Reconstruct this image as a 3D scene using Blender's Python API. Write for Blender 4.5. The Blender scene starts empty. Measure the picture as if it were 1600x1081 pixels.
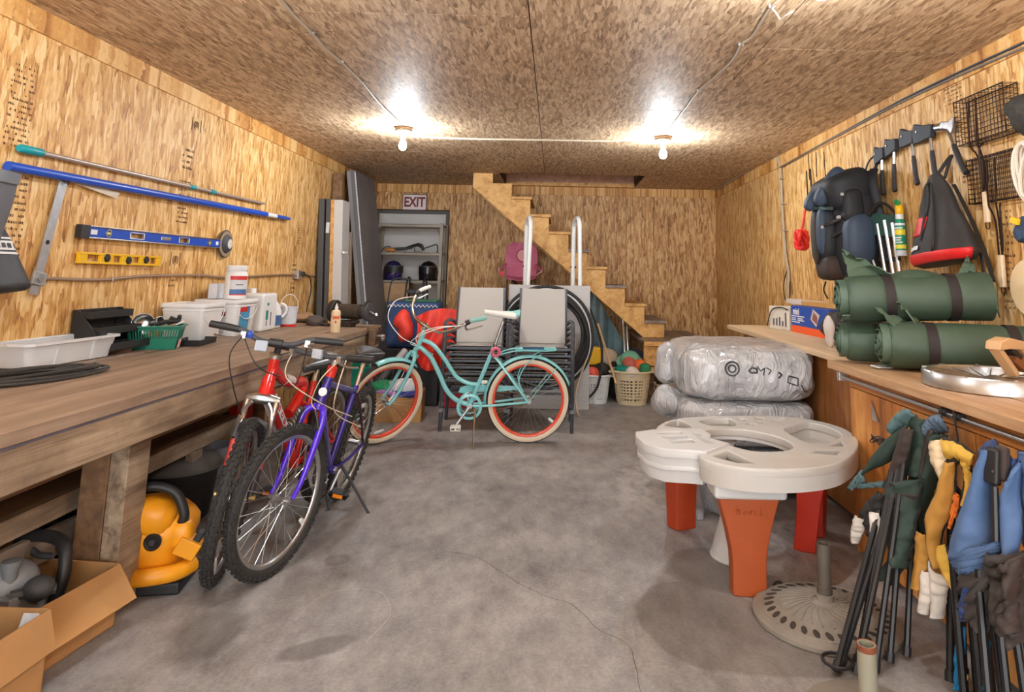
import bpy, math, random
from mathutils import Vector, Matrix, noise, Euler, Quaternion
from mathutils.bvhtree import BVHTree
random.seed(7)
PI = math.pi
SC = bpy.context.scene
COL = SC.collection
V = Vector

# ------------------------------------------------------------------ camera, world, exposure
cam = bpy.data.cameras.new('camera')
cam.sensor_fit = 'HORIZONTAL'; cam.sensor_width = 36.0
cam.lens = 1045.0 / 1600.0 * 36.0
cam.shift_x = -(877.2 - 800.0) / 1600.0
cam.shift_y = -(540.5 - 271.9) / 1600.0
cam.clip_start = 0.05
camo = bpy.data.objects.new('camera', cam); COL.objects.link(camo)
_yaw, _pit, _rol = .007, .150, -.019
_fw = V((math.sin(_yaw) * math.cos(_pit), math.cos(_yaw) * math.cos(_pit), math.sin(_pit)))
_ri = V((math.cos(_yaw), -math.sin(_yaw), 0)); _dn = _fw.cross(_ri)
_R = math.cos(_rol) * _ri + math.sin(_rol) * _dn
_D = -math.sin(_rol) * _ri + math.cos(_rol) * _dn
_m = Matrix((_R, -_D, -_fw)).transposed().to_4x4(); _m.translation = (0, 0, 1.33)
camo.matrix_world = _m
SC.camera = camo
SC.view_settings.view_transform = 'Standard'
SC.view_settings.look = 'None'
SC.view_settings.gamma = 1.0
SC.view_settings.use_curve_mapping = False
SC.view_settings.exposure = 0.64
BULB = 600.0          # emission strength of the bare bulbs
SKY_FILL = 5.4             # sky fill light let in by an added, unseen opening behind the camera
wd = bpy.data.worlds.new('world'); SC.world = wd; wd.use_nodes = True
wd.node_tree.nodes['Background'].inputs[0].default_value = (.93, .97, 1.0, 1)
wd.node_tree.nodes['Background'].inputs[1].default_value = SKY_FILL

# ------------------------------------------------------------------ helpers
class G:
    """collects faces; build with ob()"""
    def __init__(s, m=None):
        s.v = []; s.f = []; s.m = m or Matrix.Identity(4)
    def at(s, loc=(0, 0, 0), rot=(0, 0, 0), sc=(1, 1, 1)):
        s.m = Matrix.LocRotScale(V(loc), Euler(rot), V(sc)); return s
    def add(s, vs, fs):
        o = len(s.v); m = s.m
        s.v += [m @ V(p) for p in vs]
        s.f += [tuple(i + o for i in f) for f in fs]
        return s
    def box(s, c, d, r=None, tp=None):
        x, y, z = d[0] / 2, d[1] / 2, d[2] / 2
        k = tp or (1, 1)     # taper of the bottom face
        vs = [(-x * k[0], -y * k[1], -z), (x * k[0], -y * k[1], -z), (x * k[0], y * k[1], -z), (-x * k[0], y * k[1], -z), (-x, -y, z), (x, -y, z), (x, y, z), (-x, y, z)]
        R = Euler(r).to_matrix() if r else None
        vs = [(R @ V(p) if R else V(p)) + V(c) for p in vs]
        return s.add(vs, [(3, 2, 1, 0), (4, 5, 6, 7), (0, 1, 5, 4), (1, 2, 6, 5), (2, 3, 7, 6), (3, 0, 4, 7)])
    def bx(s, a, b):
        return s.box([(a[i] + b[i]) / 2 for i in range(3)], [abs(b[i] - a[i]) for i in range(3)])
    def bar(s, p, q, w, h, up=(0, 0, 1)):
        """rectangular bar from p to q: w across, h along up"""
        p, q = V(p), V(q); t = (q - p).normalized(); u = V(up)
        a = t.cross(u)
        if a.length < 1e-4: a = t.cross(V((1, 0, 0)))
        a.normalize(); u = a.cross(t).normalized()
        vs = []
        for e in (p, q):
            for i, j in ((-1, -1), (1, -1), (1, 1), (-1, 1)): vs.append(e + a * (w / 2 * i) + u * (h / 2 * j))
        return s.add(vs, [(3, 2, 1, 0), (4, 5, 6, 7), (0, 1, 5, 4), (1, 2, 6, 5), (2, 3, 7, 6), (3, 0, 4, 7)])
    def tube(s, pts, r=.01, n=8, closed=False, flat=1.0, up=None):
        P = [V(p) for p in pts]; N = len(P)
        rr = r if isinstance(r, (list, tuple)) else [r] * N
        vs = []; nrm = None
        for i in range(N):
            if closed: t = P[(i + 1) % N] - P[i - 1]
            else: t = P[min(i + 1, N - 1)] - P[max(i - 1, 0)]
            if t.length < 1e-9: t = V((0, 0, 1))
            t.normalize()
            if nrm is None or up is not None:
                a = V(up) if up is not None else (V((0, 0, 1)) if abs(t.z) < .9 else V((1, 0, 0)))
                nrm = (a - t * a.dot(t))
            else: nrm = nrm - t * nrm.dot(t)
            if nrm.length < 1e-6: nrm = t.orthogonal()
            nrm.normalize(); b = t.cross(nrm)
            for k in range(n):
                an = 2 * PI * k / n
                vs.append(P[i] + (nrm * math.cos(an) * flat + b * math.sin(an)) * rr[i])
        fs = []
        for i in range(N if closed else N - 1):
            j = (i + 1) % N
            for k in range(n):
                l = (k + 1) % n
                fs.append((i * n + k, i * n + l, j * n + l, j * n + k))
        if not closed:
            fs.append(tuple(range(n - 1, -1, -1))); fs.append(tuple((N - 1) * n + k for k in range(n)))
        return s.add(vs, fs)
    def lathe(s, prof, n=24, c=(0, 0, 0), ax=(0, 0, 1), a0=0, closed=False, cap=True):
        q = V((0, 0, 1)).rotation_difference(V(ax).normalized()); c = V(c)
        vs = []
        for r, z in prof:
            for k in range(n):
                an = 2 * PI * k / n + a0
                vs.append(q @ V((r * math.cos(an), r * math.sin(an), z)) + c)
        fs = []; N = len(prof)
        for i in range(N if closed else N - 1):
            j = (i + 1) % N
            for k in range(n):
                l = (k + 1) % n
                fs.append((i * n + k, i * n + l, j * n + l, j * n + k))
        if not closed and cap:
            if prof[0][0] > 1e-5: fs.append(tuple(range(n - 1, -1, -1)))
            if prof[-1][0] > 1e-5: fs.append(tuple((N - 1) * n + k for k in range(n)))
        return s.add(vs, fs)
    def cyl(s, p, q, r, r2=None, n=12):
        d = V(q) - V(p)
        return s.lathe([(r, 0), (r2 if r2 is not None else r, d.length)], n, p, d)
    def prism(s, poly, h, o=(0, 0, 0), U=(1, 0, 0), W=(0, 1, 0)):
        """extrude a polygon in plane (U, W) at o by h along U x W"""
        U, W, o = V(U), V(W), V(o); nn = U.cross(W).normalized() * h
        a = [o + U * x + W * y for x, y in poly]; n = len(a)
        return s.add(a + [p + nn for p in a], [tuple(range(n - 1, -1, -1)), tuple(range(n, 2 * n))] + [(i, (i + 1) % n, (i + 1) % n + n, i + n) for i in range(n)])
    def grid(s, fn, nu, nv, cu=False, cv=False):
        vs = [fn(i / (nu if cu else nu - 1), j / (nv if cv else nv - 1)) for i in range(nu) for j in range(nv)]
        fs = []
        for i in range(nu if cu else nu - 1):
            for j in range(nv if cv else nv - 1):
                a, b = i, (i + 1) % nu; c, d = j, (j + 1) % nv
                fs.append((a * nv + c, b * nv + c, b * nv + d, a * nv + d))
        return s.add(vs, fs)
    def ell(s, c, r, nu=16, nv=10, p=1.0, rot=None, wob=0, ws=6, seed=0):
        """(super)ellipsoid with optional noise"""
        def sg(x): return math.copysign(abs(x) ** p, x)
        R = Euler(rot).to_matrix() if rot else Matrix.Identity(3)
        pts = []
        for j in range(nv + 1):
            la = -PI / 2 + PI * j / nv
            for i in range(nu):
                lo = 2 * PI * i / nu
                q = V((r[0] * sg(math.cos(la)) * sg(math.cos(lo)), r[1] * sg(math.cos(la)) * sg(math.sin(lo)), r[2] * sg(math.sin(la))))
                if wob: q += q.normalized() * wob * noise.noise(q * ws + V((seed * 7.3, seed * 3.1, seed)))
                pts.append(R @ q + V(c))
        fs = [(j * nu + i, j * nu + (i + 1) % nu, (j + 1) * nu + (i + 1) % nu, (j + 1) * nu + i) for j in range(nv) for i in range(nu)]
        return s.add(pts, fs)
    def sheet(s, rows, th=.004, sub=1):
        """thick cloth: rows = list of point rows (same length)"""
        nu, nv = len(rows), len(rows[0])
        P = [[V(p) for p in r] for r in rows]
        N = [[None] * nv for _ in range(nu)]
        for i in range(nu):
            for j in range(nv):
                a = P[min(i + 1, nu - 1)][j] - P[max(i - 1, 0)][j]; b = P[i][min(j + 1, nv - 1)] - P[i][max(j - 1, 0)]
                n_ = a.cross(b)
                N[i][j] = n_.normalized() if n_.length > 1e-9 else V((0, 0, 1))
        vs = [P[i][j] + N[i][j] * th / 2 for i in range(nu) for j in range(nv)] + [P[i][j] - N[i][j] * th / 2 for i in range(nu) for j in range(nv)]
        o = nu * nv; fs = []
        for i in range(nu - 1):
            for j in range(nv - 1):
                a = i * nv + j
                fs.append((a, a + nv, a + nv + 1, a + 1)); fs.append((o + a, o + a + 1, o + a + nv + 1, o + a + nv))
        rim = [j for j in range(nv)] + [i * nv + nv - 1 for i in range(1, nu)] + [(nu - 1) * nv + j for j in range(nv - 2, -1, -1)] + [i * nv for i in range(nu - 2, 0, -1)]
        for a, b in zip(rim, rim[1:] + rim[:1]): fs.append((a, b, o + b, o + a))
        return s.add(vs, fs)

def ob(name, g, mat=None, parent=None, smooth=True, ang=40, bev=0, sub=0, loc=None, rot=None, seg=2):
    me = bpy.data.meshes.new(name)
    me.from_pydata([tuple(p) for p in g.v], [], g.f); me.update()
    if smooth:
        me.polygons.foreach_set('use_smooth', [True] * len(me.polygons))
        if ang < 180: me.set_sharp_from_angle(angle=math.radians(ang))
    o = bpy.data.objects.new(name, me); COL.objects.link(o)
    if mat:
        for mm in (mat if isinstance(mat, (list, tuple)) else [mat]): me.materials.append(mm)
    if parent: o.parent = parent
    if loc is not None: o.location = loc
    if rot is not None: o.rotation_euler = rot
    if bev:
        b = o.modifiers.new('bevel', 'BEVEL'); b.width = bev; b.segments = seg; b.limit_method = 'ANGLE'; b.angle_limit = math.radians(38)
        if smooth: b.harden_normals = True
    if sub:
        m2 = o.modifiers.new('sub', 'SUBSURF'); m2.levels = m2.render_levels = sub
    return o
def tag(o, label, cat, group=None, kind=None):
    if label: o['label'] = label
    if cat: o['category'] = cat
    if group: o['group'] = group
    if kind: o['kind'] = kind
    return o
def root(name, label, cat, loc=(0, 0, 0), rot=(0, 0, 0), group=None):
    o = bpy.data.objects.new(name, None); COL.objects.link(o)
    o.location = loc; o.rotation_euler = rot; o.empty_display_size = .1
    return tag(o, label, cat, group)
def struct(o):
    o['kind'] = 'structure'; return o
def inst(src, name, parent=None, loc=None, rot=None, sc=None):
    o = bpy.data.objects.new(name, src.data); COL.objects.link(o)
    if parent: o.parent = parent
    if loc is not None: o.location = loc
    if rot is not None: o.rotation_euler = rot
    if sc is not None: o.scale = sc
    for m in src.modifiers:
        if m.type == 'BEVEL':
            b = o.modifiers.new('bevel', 'BEVEL'); b.width = m.width; b.segments = m.segments; b.limit_method = 'ANGLE'; b.angle_limit = m.angle_limit; b.harden_normals = m.harden_normals
    return o
def text(name, body, size, mat, parent, loc, X, Y, ext=.0006, align='CENTER', bold=0.0):
    """flat lettering: X = reading direction, Y = up of the letters"""
    c = bpy.data.curves.new(name, 'FONT'); c.body = body; c.size = size; c.extrude = ext; c.align_x = align; c.align_y = 'CENTER'; c.offset = bold
    c.resolution_u = 3
    o = bpy.data.objects.new(name, c); COL.objects.link(o); c.materials.append(mat)
    if parent: o.parent = parent
    X, Y = V(X).normalized(), V(Y).normalized(); Z = X.cross(Y)
    dg = bpy.context.evaluated_depsgraph_get(); dg.update()
    me = bpy.data.meshes.new_from_object(o.evaluated_get(dg)); me.name = name
    bpy.data.objects.remove(o); bpy.data.curves.remove(c)
    o = bpy.data.objects.new(name, me); COL.objects.link(o)
    if parent: o.parent = parent
    m = Matrix((X, Y, Z)).transposed().to_4x4(); m.translation = loc
    o.matrix_local = m
    return o
def cat(pts, n=8):
    """Catmull-Rom through pts"""
    P = [V(p) for p in pts]; out = []
    for i in range(len(P) - 1):
        a = P[max(i - 1, 0)]; b = P[i]; c = P[i + 1]; d = P[min(i + 2, len(P) - 1)]
        for k in range(n):
            t = k / n
            out.append(.5 * ((2 * b) + (c - a) * t + (2 * a - 5 * b + 4 * c - d) * t * t + (3 * b - a - 3 * c + d) * t ** 3))
    return out + [P[-1]]
def lerp(a, b, t): return V(a) + (V(b) - V(a)) * t

# ------------------------------------------------------------------ materials
def srgb(c):
    return tuple((x / 255 / 12.92) if x <= 10 else ((x / 255 + .055) / 1.055) ** 2.4 for x in c)
class NT:
    def __init__(s, name):
        s.m = bpy.data.materials.new(name); s.m.use_nodes = True; s.t = s.m.node_tree
        s.b = s.t.nodes['Principled BSDF']
    def n(s, typ, **kw):
        nd = s.t.nodes.new('ShaderNode' + typ)
        for k, v in kw.items():
            if k.startswith('i_'):
                key = k[2:]; key = int(key) if key.isdigit() else key.replace('_', ' ')
                s.set(nd.inputs[key], v)
            else: setattr(nd, k, v)
        return nd
    def set(s, sock, v):
        if isinstance(v, bpy.types.NodeSocket): s.t.links.new(v, sock)
        elif isinstance(v, bpy.types.Node): s.t.links.new(v.outputs[0], sock)
        else:
            if sock.type == 'RGBA' and len(v) == 3: v = (*v, 1)
            sock.default_value = v
    def p(s, **kw):
        for k, v in kw.items(): s.set(s.b.inputs[k.replace('_', ' ')], v)
    def obj(s): return s.n('TexCoord').outputs['Object']
    def math(s, op, a, b=0.0, clamp=False):
        nd = s.n('Math', operation=op, use_clamp=clamp); s.set(nd.inputs[0], a); s.set(nd.inputs[1], b); return nd.outputs[0]
    def mix(s, f, a, b, bt='MIX'):
        nd = s.n('Mix', data_type='RGBA', blend_type=bt); s.set(nd.inputs[0], f); s.set(nd.inputs[6], a); s.set(nd.inputs[7], b); return nd.outputs[2]
    def map(s, vec, sc=(1, 1, 1), rot=(0, 0, 0), loc=(0, 0, 0)):
        nd = s.n('Mapping'); s.set(nd.inputs['Vector'], vec); nd.inputs['Scale'].default_value = sc; nd.inputs['Rotation'].default_value = rot; nd.inputs['Location'].default_value = loc; return nd.outputs[0]
    def noise(s, vec, scale, detail=3, rough=.55):
        nd = s.n('TexNoise'); s.set(nd.inputs['Vector'], vec); nd.inputs['Scale'].default_value = scale; nd.inputs['Detail'].default_value = detail; nd.inputs['Roughness'].default_value = rough; return nd
    def ramp(s, f, stops):
        nd = s.n('ValToRGB'); s.set(nd.inputs[0], f); e = nd.color_ramp.elements
        while len(e) < len(stops): e.new(.5)
        for k, (p, c) in enumerate(stops): e[k].position = p; e[k].color = (*c, 1) if len(c) == 3 else c
        return nd.outputs[0]
    def bump(s, h, st=.3, d=.01):
        nd = s.n('Bump'); s.set(nd.inputs['Height'], h); nd.inputs['Strength'].default_value = st; nd.inputs['Distance'].default_value = d; s.t.links.new(nd.outputs[0], s.b.inputs['Normal'])

def pm(name, col, rough=.5, metal=0.0, var=.0, vs=8, bump=0, bs=60, spec=None, sheen=0, trans=0, coat=0, dirt=None, stretch=None):
    """plain procedural material: colour with gentle variation and fine relief (sRGB 0-255 colour)"""
    t = NT(name); c = srgb(col); vec = t.obj()
    if stretch: vec = t.map(vec, stretch)
    if var or dirt:
        nz = t.noise(vec, vs, 4, .6).outputs[0]
        lo = tuple(x * (1 - var) for x in c); hi = tuple(min(1, x * (1 + var)) for x in c)
        cc = t.ramp(nz, [(.3, lo), (.7, hi)])
        if dirt:
            d = t.ramp(t.noise(vec, vs * .6, 5, .65).outputs[0], [(.48, (0, 0, 0)), (.68, (1, 1, 1))])
            cc = t.mix(t.math('MULTIPLY', d, dirt[1]), cc, srgb(dirt[0]))
        t.p(Base_Color=cc)
    else: t.p(Base_Color=c)
    t.p(Roughness=rough, Metallic=metal)
    if spec is not None: t.p(Specular_IOR_Level=spec)
    if sheen: t.p(Sheen_Weight=sheen)
    if coat: t.p(Coat_Weight=coat, Coat_Roughness=.15)
    if trans: t.p(Transmission_Weight=trans)
    if bump: t.bump(t.noise(vec, bs, 3).outputs[0], bump, .004)
    return t.m

def osb(name, cols, rough=.55, dirs=(.10, -.28, .5), gl=.0, bmp=.35, amt=1.0, size=1.0):
    """oriented strand board, strands along local Y; cols = (dark, mid, light, pale)"""
    t = NT(name)
    oi = t.n('ObjectInfo'); off = t.n('VectorMath', operation='SCALE'); t.set(off.inputs[0], (37., 53., 0.)); t.set(off.inputs['Scale'], oi.outputs['Random'])
    ad = t.n('VectorMath', operation='ADD'); t.set(ad.inputs[0], t.obj()); t.set(ad.inputs[1], off.outputs[0]); vec = ad.outputs[0]
    wob = t.noise(vec, 14, 2); wv = t.n('VectorMath', operation='SCALE'); t.set(wv.inputs[0], wob.outputs['Color']); wv.inputs['Scale'].default_value = .018
    a2 = t.n('VectorMath', operation='ADD'); t.set(a2.inputs[0], vec); t.set(a2.inputs[1], wv.outputs[0]); vecw = a2.outputs[0]
    f = None; hgt = None; msk = None
    for k, rot in enumerate(dirs):
        vo = t.n('TexVoronoi', voronoi_dimensions='2D', feature='F1', distance='MINKOWSKI'); t.set(vo.inputs['Vector'], t.map(vecw, ((62, 46, 36)[k] * size, (9, 8, 7.5)[k] * size, 1), (0, 0, rot), (3.1 * k, 1.7 * k, 0))); vo.inputs['Scale'].default_value = 1.0; vo.inputs['Exponent'].default_value = 3.0
        sp = t.n('SeparateColor'); t.set(sp.inputs[0], vo.outputs['Color'])
        grain = t.noise(t.map(vecw, (300 * size, 13 * size, 1), (0, 0, rot)), 1.0, 3, .65).outputs[0]
        ed = t.math('MULTIPLY', t.math('SUBTRACT', vo.outputs['Distance'], .40, True), 1.3, True)
        fk = t.math('SUBTRACT', t.math('ADD', t.math('MULTIPLY', sp.outputs[0], .42), t.math('MULTIPLY', grain, .62)), t.math('MULTIPLY', ed, .35))
        if f is None: f, hgt = fk, sp.outputs[2]
        else:
            m_ = t.math('GREATER_THAN', sp.outputs[1], .50 + .08 * k)
            f = t.math('ADD', t.math('MULTIPLY', f, t.math('SUBTRACT', 1.0, m_)), t.math('MULTIPLY', fk, m_))
            hgt = t.math('ADD', t.math('MULTIPLY', hgt, t.math('SUBTRACT', 1.0, m_)), t.math('MULTIPLY', sp.outputs[2], m_))
    mid = t.noise(t.map(vecw, (40, 10, 1), (0, 0, dirs[1])), 1.0, 4, .7).outputs[0]
    f = t.math('ADD', f, t.math('MULTIPLY', t.math('SUBTRACT', mid, .5), .5 * amt))
    c = t.ramp(f, [(.18, cols[0]), (.34, cols[1]), (.50, cols[2]), (.72, cols[3])])
    fl = t.ramp(t.noise(t.map(vecw, (95, 17, 1), (0, 0, dirs[2])), 1.0, 3, .6).outputs[0], [(.66, (0, 0, 0)), (.72, (1, 1, 1))])
    c = t.mix(t.math('MULTIPLY', fl, .55 * amt), c, tuple(x * .45 for x in cols[0]))
    big = t.ramp(t.noise(vec, 1.1, 3).outputs[0], [(.3, (.92, .91, .90)), (.7, (1.04, 1.04, 1.03))])
    c = t.mix(1.0, c, big, 'MULTIPLY')
    t.p(Base_Color=c, Roughness=t.math('ADD', t.math('MULTIPLY', t.noise(vec, 30, 2).outputs[0], .3), rough - .15), Specular_IOR_Level=.4 + gl)
    t.bump(hgt, bmp, .0025)
    return t.m

def wood(name, stops, rough=.55, sc=(26, 1.6, 26), rot=(0, 0, 0), knots=0, dirt=None, bump=.15, grime=0):
    """boards with grain along local Y (rotate through rot)"""
    t = NT(name)
    oi = t.n('ObjectInfo'); off = t.n('VectorMath', operation='SCALE'); t.set(off.inputs[0], (17., 23., 5.)); t.set(off.inputs['Scale'], oi.outputs['Random'])
    ad = t.n('VectorMath', operation='ADD'); t.set(ad.inputs[0], t.obj()); t.set(ad.inputs[1], off.outputs[0])
    mp0 = t.map(ad.outputs[0], (1, 1, 1), rot)
    mp = t.map(mp0, sc)
    w = t.noise(mp, .55, 5, .62); w.inputs['Distortion'].default_value = .6
    fine = t.noise(t.map(mp0, (sc[0] * 8, sc[1] * 2.2, sc[2] * 8)), 1, 3, .6)
    f = t.math('ADD', t.math('MULTIPLY', w.outputs[0], .85), t.math('MULTIPLY', fine.outputs[0], .25)); f = t.math('SUBTRACT', f, .05)
    stops = [(.5 + (p_ - .5) * .55, c_) for p_, c_ in stops]
    c = t.ramp(f, stops)
    if knots:
        vo = t.n('TexVoronoi', feature='F1'); t.set(vo.inputs['Vector'], t.map(mp0, (6, 2.2, 6))); vo.inputs['Scale'].default_value = 1
        k = t.ramp(vo.outputs['Distance'], [(.06, (1, 1, 1)), (.16, (0, 0, 0))])
        c = t.mix(t.math('MULTIPLY', k, knots), c, tuple(x * .35 for x in stops[0][1]))
    if dirt:
        d = t.ramp(t.noise(mp0, 3.2, 5, .65).outputs[0], [(.42, (0, 0, 0)), (.72, (1, 1, 1))])
        c = t.mix(t.math('MULTIPLY', d, dirt[1]), c, srgb(dirt[0]))
    t.p(Base_Color=c, Roughness=rough)
    t.bump(fine.outputs[0], bump, .003)
    return t.m

OSBW = [srgb(c) for c in ((150, 96, 46), (196, 144, 80), (217, 170, 104), (236, 202, 146))]
OSBB = [srgb(c) for c in ((126, 80, 42), (176, 126, 74), (202, 154, 98), (226, 188, 134))]
OSBC = [srgb(c) for c in ((124, 95, 69), (170, 139, 107), (197, 165, 131), (224, 199, 166))]
M = {}
M['osb'] = osb('osb_wall', OSBW)
M['osb_back'] = osb('osb_back', OSBB, dirs=(.25, -.55, 1.1), amt=1.2)
M['osb_ceil'] = osb('osb_ceiling', OSBC, rough=.60, gl=.12, bmp=1.0, dirs=(.5, -.7, 1.3), amt=1.3, size=1.35)
M['osb_trim'] = osb('osb_trim', [tuple(x * k for x, k in zip(c, (.95, .87, .76))) for c in OSBW])
M['pine'] = wood('pine', [(.2, srgb((178, 122, 56))), (.5, srgb((214, 160, 88))), (.8, srgb((232, 186, 118)))], knots=.6, dirt=((150, 112, 66), .25))
M['pine_pink'] = wood('pine_pink', [(.2, srgb((196, 140, 110))), (.8, srgb((226, 178, 150)))], knots=.5)
M['greywood'] = wood('grey_wood', [(.2, srgb((112, 96, 84))), (.8, srgb((156, 140, 124)))])
M['bench_top'] = wood('bench_top', [(.2, srgb((118, 98, 82))), (.5, srgb((148, 124, 104))), (.8, srgb((166, 142, 121)))], rough=.6, dirt=((98, 76, 60), .35))
M['bench_raw'] = wood('bench_raw', [(.25, srgb((112, 92, 74))), (.5, srgb((160, 138, 114))), (.75, srgb((186, 164, 138)))], rough=.7, dirt=((98, 78, 60), .7), knots=.5)
M['bench_dark'] = wood('bench_dark', [(.2, srgb((98, 70, 48))), (.5, srgb((132, 98, 68))), (.8, srgb((156, 120, 84)))], rough=.7, dirt=((80, 58, 42), .5), knots=.3)
M['oak'] = wood('oak', [(.15, srgb((150, 88, 34))), (.45, srgb((200, 132, 62))), (.8, srgb((220, 158, 84)))], rough=.45, sc=(16, 1.2, 16), dirt=((160, 96, 40), .3))
M['oak_top'] = wood('oak_top', [(.15, srgb((164, 122, 84))), (.5, srgb((194, 154, 114))), (.8, srgb((212, 176, 138)))], rough=.5, dirt=((150, 112, 80), .3))
M['pale_top'] = wood('pale_top', [(.2, srgb((206, 176, 138))), (.8, srgb((226, 200, 164)))], rough=.55)
M['card'] = pm('cardboard', (188, 140, 88), .85, var=.12, vs=5, bump=.06, bs=40)
M['card_in'] = pm('cardboard_inside', (170, 122, 72), .9, var=.12, vs=5)
M['black'] = pm('black_plastic', (34, 33, 34), .5)
M['black_gloss'] = pm('black_gloss', (26, 25, 26), .22)
M['rubber'] = pm('rubber', (46, 44, 42), .8, var=.25, vs=30, bump=.3, bs=120)
M['dkgrey'] = pm('dark_grey', (66, 66, 70), .6)
M['white'] = pm('white_plastic', (226, 226, 224), .4)
M['steel'] = pm('steel', (190, 190, 188), .28, 1.0, var=.1, vs=20)
M['chrome'] = pm('chrome', (214, 214, 214), .12, 1.0)
M['alu'] = pm('aluminium', (196, 196, 196), .35, 1.0, var=.08, vs=30)
M['wire'] = pm('cable_beige', (176, 160, 140), .6)
M['wire_w'] = pm('cable_white', (206, 192, 170), .55)
M['iron'] = pm('iron_wire', (52, 34, 24), .6, .6, var=.3, vs=30)
M['ink'] = pm('ink', (62, 40, 26), .8)
M['red'] = pm('red', (198, 32, 30), .4)

# ------------------------------------------------------------------ room shell
XL, XR, YB, ZC, YF = -2.5, 2.225, 9.27, 2.547, -2.6
def panel_mesh(name, w, h, th=.012):
    g = G(); g.bx((0, 0, -th), (w, h, 0)); return g
def panels(parent, mat, M4, xs, ys, skip=None):
    """boards on a grid; M4 takes local (x, y, 0) to the wall face, +z out of the face"""
    for i in range(len(xs) - 1):
        yy = ys[i] if isinstance(ys[0], (list, tuple)) else ys
        for j in range(len(yy) - 1):
            if skip and skip(i, j): continue
            a, b, c, d = xs[i], xs[i + 1], yy[j], yy[j + 1]
            g = G(); e = .003 if mat == M['osb_ceil'] else .002; e2 = .0035 if mat == M['osb_ceil'] else .002; g.bx((0, 0, -.003 if mat == M['osb_ceil'] else -.012), (b - a - 2 * e, d - c - 2 * e2, random.uniform(0, .0012)))
            o = ob('panel', g, mat, parent, smooth=False, bev=0 if mat == M['osb_ceil'] else .0012, seg=1)
            o.matrix_local = M4 @ Matrix.Translation((a + e, c + e2, 0))
def frame4(o, X, Y):
    X, Y = V(X), V(Y); m = Matrix((X, Y, X.cross(Y))).transposed().to_4x4(); m.translation = o; return m

M['seam'] = pm('seam_shadow', (70, 44, 24), .9)
# floor: concrete slab with a hairline crack
t = NT('concrete'); vec = t.obj()
n1 = t.noise(vec, 1.3, 6, .62).outputs[0]; n2 = t.noise(t.map(vec, (1.5, .8, 1), (0, 0, .9)), 6, 7, .72).outputs[0]; n3 = t.noise(vec, 70, 4, .7).outputs[0]
f = t.math('ADD', t.math('ADD', t.math('MULTIPLY', n1, .40), t.math('MULTIPLY', n2, .48)), t.math('MULTIPLY', n3, .22))
col = t.ramp(f, [(.38, srgb((88, 85, 87))), (.47, srgb((126, 122, 122))), (.57, srgb((153, 149, 147))), (.72, srgb((186, 182, 180)))])
def blob(cx, cy, rx, ry, rot=0, soft=.12, nz=.35, ns=3):
    mp = t.n('Mapping', vector_type='TEXTURE'); t.set(mp.inputs['Vector'], vec); mp.inputs['Location'].default_value = (cx, cy, 0); mp.inputs['Rotation'].default_value = (0, 0, rot); mp.inputs['Scale'].default_value = (rx, ry, 1)
    ln = t.n('VectorMath', operation='LENGTH'); t.set(ln.inputs[0], mp.outputs[0])
    d = t.math('ADD', ln.outputs['Value'], t.math('MULTIPLY', t.math('SUBTRACT', t.noise(vec, ns, 3).outputs[0], .5), nz * 2))
    return t.ramp(d, [(1 - soft, (1, 1, 1)), (1 + soft, (0, 0, 0))])
wet = t.math('MAXIMUM', blob(.62, 2.86, .28, .34, .2, .06, .22), blob(.80, 3.32, .26, .26, .3, .08, .3))
wet = t.math('MAXIMUM', wet, blob(.9, 2.72, .45, .26, 0, .08, .3))
col = t.mix(t.math('MULTIPLY', wet, .45), col, srgb((92, 80, 70)))
oil = t.math('MAXIMUM', blob(-.98, 3.36, .07, .08, 0, .3, .3, 8), blob(-.82, 2.62, .16, .07, .5, .3, .4, 8))
oil = t.math('MAXIMUM', oil, blob(-1.25, 2.72, .14, .3, .2, .4, .5, 5))
col = t.mix(t.math('MULTIPLY', oil, .5), col, srgb((74, 66, 62)))
dust = t.math('MAXIMUM', blob(.62, 4.6, .24, .75, -.1, .5, .7, 6), blob(1.25, 3.5, .5, .5, 0, .35, .5, 5))
dust = t.math('MULTIPLY', dust, t.ramp(n2, [(.4, (0, 0, 0)), (.6, (1, 1, 1))]))
col = t.mix(t.math('MULTIPLY', dust, .55), col, srgb((198, 190, 182)))
# thin pale scuffs
wv = t.noise(t.map(vec, (30, 1.4, 1), (0, 0, -.18)), 1.6, 3, .7).outputs[0]
sc_ = t.ramp(wv, [(.66, (0, 0, 0)), (.72, (1, 1, 1))])
col = t.mix(t.math('MULTIPLY', sc_, .22), col, srgb((190, 182, 176)))
t.p(Base_Color=col, Roughness=t.math('ADD', t.math('MULTIPLY', n2, .35), .34), Specular_IOR_Level=.4)
t.bump(n3, .12, .004); M['concrete'] = t.m
g = G(); g.bx((XL - .1, YF, -.12), (XR + .1, YB + .1, 0))
floor = struct(ob('floor', g, M['concrete'], smooth=False))
M['crack'] = pm('crack_dark', (84, 76, 72), .9)
def ribbon(pts, w, z, wob=.012, seed=0):
    g = G(); P = cat(pts, 6); vs = []
    for i, p in enumerate(P):
        d = (P[min(i + 1, len(P) - 1)] - P[max(i - 1, 0)]).normalized(); nrm = V((-d.y, d.x, 0))
        q = p + nrm * wob * noise.noise(p * 9 + V((seed, 0, 0)))
        k = w * (.5 + .7 * abs(noise.noise(p * 23)))
        vs += [V((q.x, q.y, z)) + nrm * k, V((q.x, q.y, z)) - nrm * k]
    return g.add(vs, [(2 * i, 2 * i + 1, 2 * i + 3, 2 * i + 2) for i in range(len(P) - 1)])
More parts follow.
